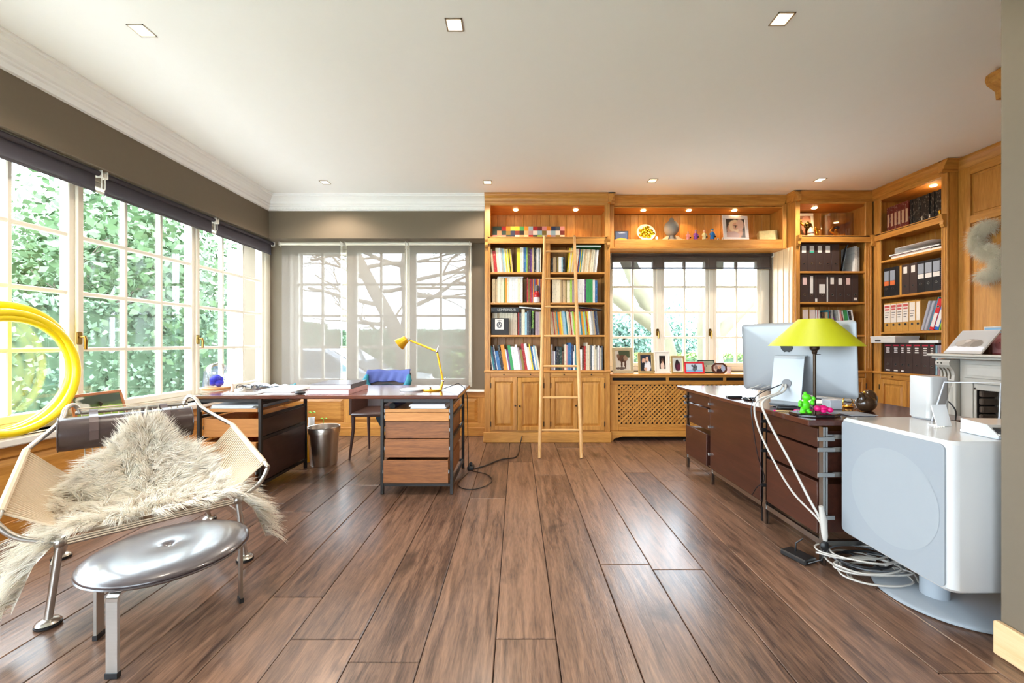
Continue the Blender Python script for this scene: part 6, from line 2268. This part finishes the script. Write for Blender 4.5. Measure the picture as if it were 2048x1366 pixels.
# ------------------------------------------------------------------ small things on the right desk
def od(u, v):
    q = at_z(u, v, D2T)
    return (q.x, q.y, D2T + .001)


def blob_toy(name, label, loc, m, parts_, rz=0):
    t = thing(name, label, 'toy', loc, rz)
    for nm, balls in parts_:
        b = MB()
        for c, r, sx, sy, sz in balls:
            b.ball(c, r, 12, 8, sx, sy, sz)
        b.build(nm, m, t, smooth=True)
    return t


q = (p.x - .065, p.y - .02, LBZ + .017)
GRN = mat('toy_green', (82, 206, 24), rough=.4, vary=.03)
blob_toy('green_toy', 'small bright green figure standing on the base of the lime lamp', q, GRN,
         [('body', [((0, 0, .042), .023, 1, .85, 1.25)]), ('head', [((.006, -.002, .085), .021, 1.05, .95, .95), ((.0, 0, .105), .009, 1, 1, 1.2)]), ('leg', [((-.014, 0, .015), .012, 1, 1, 1.4)]), ('leg', [((.014, 0, .015), .012, 1, 1, 1.4)]),
          ('foot', [((-.02, -.008, .006), .012, 1.2, 1.4, .6)]), ('foot', [((.016, -.008, .006), .012, 1.2, 1.4, .6)]), ('arm', [((-.03, -.004, .054), .010, 1, 1, 1.6), ((-.034, -.008, .042), .009, 1, 1, 1)]), ('arm', [((.03, -.012, .058), .010, 1, 1, 1.5), ((.03, -.02, .08), .010, 1, 1, 1.2)])])
q = (p.x + .035, p.y - .015, LBZ + .017)
PNK = mat('toy_pink', (236, 20, 120), rough=.4, vary=.03)
t = blob_toy('pink_toy', 'small hot pink figure lying on the base of the lime lamp', q, PNK,
             [('body', [((0, 0, .022), .020, 1.4, 1, 1)]), ('head', [((-.034, -.004, .024), .017, 1, 1, 1)]), ('leg', [((.03, -.012, .016), .014, 1.1, 1, 1)]), ('leg', [((.032, .014, .016), .014, 1.1, 1, 1)]), ('arm', [((-.01, -.02, .012), .010, 1.5, 1, 1)])])
br = thing('hair_brush', 'dark bristle brush behind the pink toy', 'brush', (p.x + .03, p.y + .10, D2T + .001))
MB().cbox(-.07, .05, -.018, .018, 0, .014, .006).build('back', PNK, br)
bs = MB()
for i in range(12):
    for j in range(3):
        bs.tube([(-.045 + i * .008, -.012 + j * .012, .014), (-.045 + i * .0085, -.013 + j * .013, .034)], .0012, 4)
o = bs.build('bristles', BLACKP, br)
o['kind'] = 'stuff'
sc_ = thing('black_case', 'long black case lying left of the green toy', 'case', od(1588, 819), -.3)
MB().rbox(-.09, .09, -.02, .02, 0, .022, .012, 4, None, 'z', .004).build('shell', BLACKP, sc_)
MB().box(-.085, .085, -.0205, -.0195, .009, .012).build('seam', mat('seam_grey', (90, 90, 94)), sc_)
wb2 = thing('pencil', 'pale wooden pencil lying by the black case', 'pencil', od(1578, 824), -.25)
MB().tube([(-.07, 0, .004), (.06, 0, .004), (.075, 0, .004)], [.004, .004, .0005], 6).build('shaft', mat('pencil_wood', (226, 190, 130)), wb2)
MB().tube([(-.078, 0, .004), (-.07, 0, .004)], .0042, 6).build('eraser', PNK, wb2)
gb = thing('grey_card_box', 'small pale grey box right of the lime lamp', 'box', od(1664, 818), .1)
MB().cbox(-.04, .04, -.03, .03, 0, .05, .003).build('body', mat('pale_grey_box', (206, 206, 210)), gb)
MB().box(-.041, .041, -.031, .031, .05, .056).build('lid', mat('pale_grey_lid', (216, 216, 220)), gb)
br2 = thing('gold_trinket', 'gold rimmed spectacle shaped trinket beside the dark stone', 'ornament', od(1695, 815))
MB().tube([(.03 * math.cos(a), .0, .035 + .03 * math.sin(a)) for a in [k * PI / 8 for k in range(16)]], .003, 6, closed=True).build('ring', GOLD, br2)
MB().tube([(.055 + .025 * math.cos(a), -.01, .028 + .025 * math.sin(a)) for a in [k * PI / 8 for k in range(16)]], .003, 6, closed=True).build('ring', GOLD, br2)
MB().lathe([(.028, 0), (.03, .006), (.01, .016), (0, .018)], 14).build('foot', GOLD, br2, smooth=True)
bst = thing('bronze_lump', 'dark bronze coloured sculpted stone on the right desk', 'sculpture', (2.02, 2.36, D2T + .001), .4)
b = MB()
for c, r, sx, sy, sz in (((0, 0, .05), .06, 1.1, .8, .85), ((.03, 0, .07), .05, .9, .8, 1.1), ((-.045, 0, .075), .03, .8, .8, 1.3), ((.06, .01, .03), .035, 1, .8, .85)):
    b.ball(c, r, 14, 10, sx, sy, sz)
b.build('body', mat('bronze_stone', (66, 46, 30), rough=.22, vary=.5, scale=18, coat=.4), bst, smooth=True)
MB().ball((-.05, -.018, .115), .007, 8, 6).build('gilt_tip', GOLD, bst)
papers('white papers lying under the monitor on the right desk', 1.86, 2.08, 2.60, 2.80, D2T + .001, .010, 3, seed=12)
papers('black edged open leaflet on the right desk behind the lamp', 1.80, 1.95, 2.19, 2.33, D2T + .001, .006, 2, mat('grey_leaflet', (160, 160, 166)), 13)
kbd = thing('keyboard', 'slim white keyboard on the far side of the computer', 'keyboard', (2.22, 2.88, D2T + .001), ang)
MB().cbox(-.21, .21, -.06, .06, 0, .012, .004).build('tray', ALU, kbd)
ky = MB()
for i in range(14):
    for j in range(5):
        ky.box(-.20 + i * .0286, -.20 + i * .0286 + .025, -.052 + j * .021, -.052 + j * .021 + .018, .012, .016)
o = ky.build('keys', WHITEP, kbd)
o['kind'] = 'stuff'
kk = thing('key_bunch', 'black leather case and bunch of brass keys on the right desk', 'keys', od(1468, 796))
MB().prism([(-.06, -.03), (.04, -.035), (.055, 0), (.03, .03), (-.05, .025)], 'z', 0, .018, None, .004).build('case', BLACKP, kk)
for k in range(4):
    MB().bar((.055, .0 + .008 * k, .004 + .004 * k), (.10, -.02 + .016 * k, .006 + .004 * k), .010, .002).build('key', BRASS, kk)
MB().tube([(.055 + .012 * math.cos(a), .01 + .012 * math.sin(a), .008) for a in [k * PI / 6 for k in range(12)]], .0015, 5, closed=True).build('key_ring', BRASS, kk)
hp = thing('black_charger', 'small black charger with thin cables beside the computer stand', 'charger', od(1500, 800), .4)
MB().cbox(-.04, .04, -.02, .02, 0, .02, .005).build('body', BLACKP, hp)
MB().cbox(-.02, .06, .022, .05, 0, .014, .004).build('dongle', BLACKP, hp)
for k in range(4):
    e0 = Vector(od(1500 + 6 * k, 802)) + Vector((0, 0, .006))
    cable('thin %s cable arching behind the computer, %s' % (('white', 'grey')[k % 2], ('leftmost', 'second', 'third', 'rightmost')[k]), [e0, e0 + Vector((-.03 + .02 * k, .04, .05)), iw(-.20 + .03 * k, -.05, .115), iw(-.19 + .03 * k, -.018, .125)], .0022, WC if k % 2 == 0 else mat('grey_cable', (120, 124, 130)), group='thin cables behind the computer')

# ------------------------------------------------------------------ loudspeaker on its oval foot
ls = thing('loudspeaker', 'big white rounded loudspeaker on a grey oval foot', 'loudspeaker', (1.94, 1.84, 0))
X0, X1, Ya, Yb_, Za, Zb_ = 1.657, 2.13, 1.554, 2.092, .189, .772
MB().rbox(X0, X1, Ya, Yb_, Za, Zb_, .035, 6, None, 'z', .014).build('cabinet', WHITEP, ls, world=True, smooth=True)
GRL = mat('speaker_cloth', (146, 151, 156), rough=.75, vary=.02, scale=200)
MB().rbox(X0 - .004, X0 + .004, Ya + .022, Yb_ - .018, Za + .012, Zb_ - .016, .02, 4, None, 'x').build('grille', GRL, ls, world=True)
MB().lathe([(0, 0), (.205, 0), (.21, .0012), (0, .0016)], 48, M=Matrix.Translation((X0 - .004, (Ya + Yb_) / 2 - .02, .47)) @ Matrix.Rotation(-PI / 2, 4, 'Y')).build('driver_outline', mat('speaker_cloth_2', (151, 156, 160), rough=.75, vary=.02), ls, world=True)
FT = mat('grey_foot', (150, 156, 162), rough=.35, vary=.02)
MB().lathe([(0, 0.001), (.252, .001), (.26, .006), (.26, .016), (.252, .022), (0, .022)], 56, (1.945, 1.848, 0)).build('foot_plate', FT, ls, world=True, smooth=True)
MB().lathe([(.05, .0225), (.05, .1885)], 28, (1.875, 1.83, 0)).build('pedestal', FT, ls, world=True, smooth=True)
ZT = Zb_ + .001
rt_ = thing('router', 'tall white rounded box standing on the loudspeaker', 'router', (2.055, 2.035, ZT))
MB().rbox(-.052, .052, -.055, .055, 0.006, .212, .02, 5, None, 'z', .004).build('body', WHITEP, rt_, smooth=True)
MB().rbox(-.047, .047, -.05, .05, 0, .0058, .018, 5).build('base', mat('grey_base', (150, 150, 154)), rt_)
cable('dark cables leaving the back of the white router', [(2.11, 2.04, ZT + .06), (2.13, 2.02, ZT + .09), (2.14, 1.99, ZT + .05), (2.12, 1.97, ZT + .004)], .003, BLACKP)
wc = thing('card_holder', 'small upright white card stand on the loudspeaker', 'card stand', (1.93, 1.84, ZT), .15)
MB().box(-.04, .04, -.001, .002, 0.0, .098, Matrix.Rotation(math.radians(-14), 4, 'X')).build('card', PAPER, wc)
MB().box(-.03, .03, .0, .04, 0, .0025).build('foot', PAPER, wc)
bd = MB()
for k in range(5):
    bd.ball((-.06 + .012 * k - .02, -.02, .004), .004, 8, 6)
bd.build('bead_string', SILLW, wc)
acs = thing('acrylic_stand', 'clear acrylic arch standing behind the loudspeaker items', 'acrylic stand', (2.20, 2.02, ZT - .0))
# stands on the desk side shelf: legs reach down to the loudspeaker top
ar = [(-.10, -.012), (.05, -.012), (.05, .012), (-.10, .012)]
CLR2 = see_through('clear_acrylic', None, 1.0, gloss=.09)
edge_m = mat('acrylic_edge', (206, 210, 220), rough=.2)
a_, b_, c_, d_ = Vector((2.00, 1.965, ZT)), Vector((2.04, 1.945, ZT + .19)), Vector((2.085, 1.755, ZT + .205)), Vector((2.08, 1.76, ZT))
b = MB()
for u_, v_ in ((a_, b_), (b_, c_), (c_, d_)):
    b.add([u_, v_, v_ + Vector((.05, .01, 0)), u_ + Vector((.05, .01, 0))], [(0, 1, 2, 3)])
acs.location = (2.05, 1.86, ZT)
b.build('sheet', CLR2, acs, world=True)
MB().tube([a_, a_.lerp(b_, .5), b_, b_.lerp(c_, .5), c_, d_], .003, 6).build('front_edge', edge_m, acs, world=True)
sd2 = thing('telephone_set', 'flat white desk device with a row of buttons on the loudspeaker', 'telephone', (1.98, 1.655, ZT), -.08)
MB().cbox(-.10, .10, -.075, .075, 0, .012, .003).build('base', mat('pale_blue_base', (206, 214, 222)), sd2)
MB().prism([(-.075, .012), (.075, .012), (.075, .058), (-.03, .05)], 'x', -.095, .095).build('body', WHITEP, sd2)
MB().box(-.09, .09, -.0762, -.045, .022, .042).build('display', BLACKP, sd2)
for k in range(8):
    MB().cbox(-.092 + .0235 * k, -.073 + .0235 * k, -.0745, -.06, .0125, .02, .002).build('button', WHITEP, sd2)
wd = thing('wooden_stand', 'pale wooden rounded rest at the edge of the loudspeaker', 'stand', (2.10, 1.66, ZT))
MB().tube([(-.02, 0, .10), (.02, .0, .10), (.05, .01, .10)], [.008, .012, .012], 10).build('arm', MATS['pale_oak_y'], wd, smooth=True)
MB().tube([(.03, 0, .0), (.03, 0, .10)], .008, 8).build('post', MATS['pale_oak_y'], wd, smooth=True)

# ------------------------------------------------------------------ yellow hoops and frame on the left sill
yh = thing('hoop_sculpture', 'bright yellow sculpture of several coiled hoops on the left window sill', 'sculpture', (-2.60, 1.95, .60))
YH = mat('hoop_yellow', (246, 214, 20), rough=.3, vary=.06, scale=9)
for k, (cy_, r, xo, tz) in enumerate(((2.40, .375, -3.035, .02), (2.385, .355, -3.0, -.03), (2.37, .335, -2.965, .03), (2.36, .350, -2.93, -.02))):
    ring = []
    for q in range(48):
        a = 2 * PI * q / 48
        ring.append((xo + tz * math.sin(a) * .6, cy_ + r * math.cos(a), .601 + .026 + r + r * math.sin(a)))
    if k == 0:
        yh.location = (-2.98, 2.385, .601)
    MB().tube(ring, .023, 10, closed=True).build('hoop', YH, yh, world=True, smooth=True)
photo_frame('wooden frame with a green landscape leaning on the left window sill', (-2.965, 2.93, .601), .37, .205, .022, (176, 106, 50), picture('green_landscape', (70, 92, 40), [(.6, .25, .6, .25, (140, 170, 60)), (.15, .6, .14, .4, (214, 218, 210)), (.6, .8, .5, .2, (50, 64, 36))]), lean=16, rotz=PI / 2)
wc2 = cable('thin dark cable lying along the left window sill', [(-2.93, 1.9, .604), (-2.94, 2.3, .604), (-2.92, 2.7, .604), (-2.95, 3.0, .604)], .003, BLACKP)

# ------------------------------------------------------------------ outdoors
GZ = -.35
lawn = MB().box(-45, 45, -14, 60, GZ - .3, GZ).build('lawn', mat('lawn_green', (128, 142, 108), rough=.9, vary=.25, scale=3))
tag(lawn, kind='structure')
tr_ = MB().box(-6.4, -3.46, -6, 6.1, GZ, GZ + .012).build('bounce_terrace', mat('pale_stone', (206, 200, 190), rough=.9, vary=.12, scale=6))  # stone path widened to pale paving, added to bounce light onto the ceiling
tag(tr_, kind='structure')
dr = MB().box(-9, 4, 6.2, 13.0, GZ, GZ + .01).build('driveway', mat('gravel', (196, 190, 180), rough=.95, vary=.2, scale=30))
tag(dr, kind='structure')


def leaf_mesh(name, P, size, m, parent, up=.3):
    """many single leaves, each a bent quad"""
    n = len(P)
    d = unit(rng.normal(size=(n, 3)) + np.array([0, 0, -up]))
    s = unit(np.cross(d, rng.normal(size=(n, 3))))
    nn = np.cross(s, d)
    L = (size * rng.uniform(.6, 1.3, n))[:, None]
    V = np.stack([P - d * L * .5, P + s * L * .32 + nn * L * .06, P + d * L * .5, P - s * L * .32 + nn * L * .06], 1)
    Fc = np.arange(n * 4).reshape(n, 4)
    me = bpy.data.meshes.new(name)
    me.vertices.add(n * 4)
    me.vertices.foreach_set('co', V.reshape(-1).astype(np.float32))
    me.loops.add(n * 4)
    me.loops.foreach_set('vertex_index', Fc.reshape(-1).astype(np.int32))
    me.polygons.add(n)
    me.polygons.foreach_set('loop_start', np.arange(0, n * 4, 4, dtype=np.int32))
    me.update(calc_edges=True)
    me.materials.append(m)
    o = bpy.data.objects.new(name, me)
    COL.objects.link(o)
    o.parent = parent
    o['kind'] = 'stuff'
    return o


def leafm(name, c):
    m = mat(name, c, rough=.6, vary=.35, scale=2.5)
    p_ = m.node_tree.nodes['Principled BSDF']
    p_.inputs['Subsurface Weight'].default_value = 0.0
    return m


HG = leafm('hedge_leaf', (104, 128, 100))
TG = leafm('tree_leaf', (74, 98, 60))
EG = leafm('evergreen_leaf', (96, 122, 108))
YG_ = leafm('box_leaf', (110, 134, 66))
BARK = mat('bark', (112, 100, 86), rough=.95, vary=.3, scale=8, bump=.4)
CORE = mat('hedge_core', (66, 86, 60), rough=.95)


def hedge(label, x0, x1, y0, y1, h, m, n, size, name='clipped_hedge'):
    t = thing(name, label, 'hedge', ((x0 + x1) / 2, (y0 + y1) / 2, GZ))
    w, d = (x1 - x0) / 2, (y1 - y0) / 2
    MB().cbox(-w + .1, w - .1, -d + .1, d - .1, 0, h - .1, .1).build('core', CORE, t)
    P = rng.uniform(-1, 1, (n, 3)) * np.array([w, d, h / 2])
    P[:, 2] += h / 2
    f = rng.integers(0, 3, n)
    sgn = np.where(rng.random(n) < .5, -1, 1)
    P[:, 0] = np.where(f == 0, sgn * (w - rng.uniform(0, .10, n)), P[:, 0])
    P[:, 1] = np.where(f == 1, sgn * (d - rng.uniform(0, .10, n)), P[:, 1])
    P[:, 2] = np.where(f == 2, h - rng.uniform(0, .12, n), P[:, 2])
    leaf_mesh('foliage', P, size, m, t)
    return t


hedge('tall clipped hedge outside the side windows', -7.5, -6.5, 1.0, 14.0, 2.15, HG, 30000, .10)
hedge('low box hedge across the lawn outside the small window', -1.5, 9.5, 9.4, 10.2, 1.25, YG_, 12000, .09, 'low_hedge')
hedge('distant hedge behind the parked car', -14.0, -1.8, 15.0, 16.0, 2.0, HG, 9000, .14, 'distant_hedge')


def grow(mb, p, d, L, r, depth, r_, tips, spread=.55, up=.12, n=5):
    pts, rad = [p], [r]
    q = p.copy()
    dd_ = d.copy()
    for k in range(n):
        dd_ = (dd_ + Vector((r_.gauss(0, .12), r_.gauss(0, .12), r_.gauss(0, .08) + up * .2))).normalized()
        q = q + dd_ * (L / n)
        pts.append(q.copy())
        rad.append(r * (1 - .45 * (k + 1) / n))
    mb.tube(pts, rad, 6 if r < .05 else 8, caps=False)
    if depth == 0:
        tips.append(q.copy())
        return
    for k in range(r_.choice((2, 3, 3))):
        i = r_.randint(max(1, n - 3), n)
        a = Vector((r_.gauss(0, 1), r_.gauss(0, 1), r_.gauss(0, .5))).normalized()
        grow(mb, pts[i], (dd_ + a * spread * 1.4).normalized(), L * r_.uniform(.62, .85), rad[i] * .72, depth - 1, r_, tips, spread, up)


def tree(label, loc, h, r, depth, leaves, lm, lsize, seed, cloud=.5, lean=(0, 0, 1), name='tree', spread=.55, lift=0.0):
    t = thing(name, label, 'tree', loc)
    R_ = random.Random(seed)
    mb, tips = MB(), []
    grow(mb, Vector((0, 0, 0)), Vector(lean).normalized(), h, r, depth, R_, tips, spread)
    mb.build('trunk', BARK, t, smooth=True)
    if leaves:
        T = np.array([list(q) for q in tips])
        P = T[rng.integers(0, len(T), leaves)] + rng.normal(size=(leaves, 3)) * cloud
        leaf_mesh('foliage', P, lsize, lm, t)
    return t


tree('leafy tree above the hedge, nearest the left edge', (-9.2, 7.0, GZ), 2.0, .14, 4, 15000, TG, .14, 3, .55)
tree('leafy tree above the hedge behind the middle sash', (-9.8, 10.6, GZ), 2.0, .14, 4, 17000, TG, .14, 5, .6)
tree('leafy tree above the hedge beyond the far sash', (-13.5, 18.5, GZ), 1.4, .13, 4, 7000, TG, .14, 9, .5)
bt_ = thing('bare_tree', 'wide bare tree behind the screen blinds with a slanting trunk', 'tree', (-3.0, 11.0, GZ))
mb, tips = MB(), []
mb.tube([(0, 0, 0), (-.05, 0, 1.2), (-.35, 0, 2.0), (-.85, 0, 2.9), (-1.35, 0, 3.9), (-1.7, .1, 5.0)], [.26, .22, .19, .17, .14, .10], 12)
mb.tube([(-.05, 0, 1.2), (.0, .2, 2.4), (-.1, .2, 3.6), (.1, .3, 5.0)], [.18, .15, .12, .09], 10)
R_ = random.Random(8)
for q, s_g in (((-.35, 0, 2.0), -1), ((-.85, 0, 2.9), 1), ((-.6, 0, 2.5), -1), ((-1.35, 0, 3.9), -1), ((-1.2, 0, 3.5), 1), ((.0, .2, 2.4), 1), ((-.1, .2, 3.2), 1), ((0, .2, 2.8), 1), ((-.1, .2, 3.6), -1), ((.0, .2, 4.0), 1), ((-1.0, 0, 3.2), -1)):
    grow(mb, Vector(q), Vector((s_g * 1.0, R_.gauss(0, .3), R_.uniform(.0, .45))).normalized(), 1.9, .065, 3, R_, tips, .5, .0)
mb.build('trunk', BARK, bt_, smooth=True)
tree('bare tree behind the screen blinds, right of the forked one', (.2, 17.5, GZ), 2.2, .2, 5, 0, None, 0, 23, lean=(-.2, 0, 1), spread=.7, name='bare_tree')
tree('bare tree far left behind the screen blinds', (-6.2, 19.5, GZ), 2.4, .18, 5, 0, None, 0, 27, spread=.7, name='bare_tree')
# big old tree outside the small window
ot = thing('old_tree', 'old thick tree with heavy slanting limbs outside the small window', 'tree', (4.0, 8.4, GZ))
mb, tips = MB(), []
mb.tube([(0.05, 0, 0), (.0, 0, .9), (-.06, 0, 1.8), (.02, 0, 2.8), (.10, 0, 4.2)], [.30, .25, .22, .2, .18], 12)
mb.tube([(-.06, 0, 1.5), (.5, .1, 2.0), (1.1, .1, 2.6), (1.7, .2, 3.3)], [.16, .13, .11, .09], 10)
mb.tube([(-.8, .3, .0), (-.78, .3, 1.2), (-.95, .3, 1.9), (-1.35, .3, 2.6), (-1.75, .4, 3.6), (-2.0, .4, 4.4)], [.22, .2, .19, .18, .16, .14], 12)
mb.tube([(-.9, .3, 1.75), (-1.5, .2, 2.15), (-2.1, .2, 2.6), (-2.7, .2, 3.2)], [.16, .14, .12, .1], 10)
R_ = random.Random(2)
for q in ((.10, 0, 3.6), (1.5, .2, 3.1), (-1.8, .4, 3.8), (-2.5, .2, 3.0)):
    grow(mb, Vector(q), Vector((R_.gauss(0, .6), .1, .8)).normalized(), 1.2, .07, 3, R_, tips)
mb.build('trunk', mat('mossy_bark', (104, 98, 78), rough=.95, vary=.25, scale=6, bump=.4), ot, smooth=True)
tree('rounded evergreen shrub outside the small window', (2.7, 12.5, GZ), 1.0, .1, 4, 9000, EG, .13, 31, .42, name='evergreen_tree')
tree('evergreen shrub right of the rounded one outside the small window', (5.6, 15.0, GZ), 1.0, .1, 4, 9000, EG, .13, 33, .45, name='evergreen_tree')

# parked car seen through the left blind
car = thing('parked_car', 'grey car parked outside behind the screen blinds', 'car', (-4.0, 8.6, GZ + .011), 0)
CARP = mat('car_paint', (110, 116, 126), rough=.2, metal=.3, coat=.6)
bp_ = [(-2.0, .28), (2.0, .28), (2.1, .55), (2.05, .78), (1.1, .92), (.35, 1.38), (-1.0, 1.42), (-1.7, 1.0), (-2.05, .95), (-2.1, .5)]
MB().prism(bp_, 'y', -.8, .8, None, .06).build('body', CARP, car)
CG = mat('car_glass', (60, 74, 84), rough=.05, coat=.5)
for s in (-1, 1):
    MB().prism([(-.95, .95), (.85, .95), (.3, 1.32), (-.92, 1.34)], 'y', s * .80 - .01, s * .80 + .01).build('side_window', CG, car)
    for x in (-1.25, 1.3):
        w_ = MB().lathe([(0, -.1), (.28, -.1), (.31, -.07), (.31, .07), (.28, .1), (0, .1)], 24, M=Matrix.Translation((x, s * .74, .31)) @ Matrix.Rotation(PI / 2, 4, 'X')).build('wheel', BLACKP, car, smooth=True)
        MB().lathe([(0, -.11), (.18, -.11), (.19, -.10), (0, -.10)], 18, M=Matrix.Translation((x, s * .74, .31)) @ Matrix.Rotation(PI / 2 * s, 4, 'X')).build('hub_cap', CHROME, w_)
    MB().cbox(2.0, 2.11, s * .6 - .12, s * .6 + .12, .58, .72, .03).build('headlight', WHITEP, car)
MB().add([(.40, -.66, 1.36), (.40, .66, 1.36), (1.1, .70, .94), (1.1, -.70, .94)], [(0, 3, 2, 1)]).build('windscreen', CG, car)

# open white shutter outside the last side window
shu = thing('window_shutter', 'white wooden shutter standing open outside the last side window', 'shutter', (-3.50, 5.22, .55))
for k in range(3):
    MB().cbox(-.21 + k * .10, -.112 + k * .10, -.012, .012, 0, 1.80, .004).build('board', WHITEP, shu)
for z in (.3, .95, 1.5):
    MB().cbox(-.20, .085, -.026, -.013, z, z + .09, .003).build('batten', WHITEP, shu)
# house beyond the garden
hs = thing('distant_house', 'pale gabled house far beyond the garden', 'house', (8.5, 36, GZ))
MB().box(-4, 4, -3, 3, 0, 2.6).build('wall', mat('render_wall', (224, 220, 214)), hs)
MB().prism([(-4.4, 2.601), (4.4, 2.601), (0, 5.4)], 'y', -3.4, 3.4).build('roof', mat('roof_tile', (176, 160, 152)), hs)
for x in (-2.4, .2, 2.4):
    MB().box(x - .5, x + .5, -3.05, -3.0, 1.0, 2.1).build('window', mat('far_glass', (150, 160, 170)), hs)

dup = {k: len(v) for k, v in LABELS.items() if len(v) > 1}
if dup:
    print('SAME LABEL', dup)
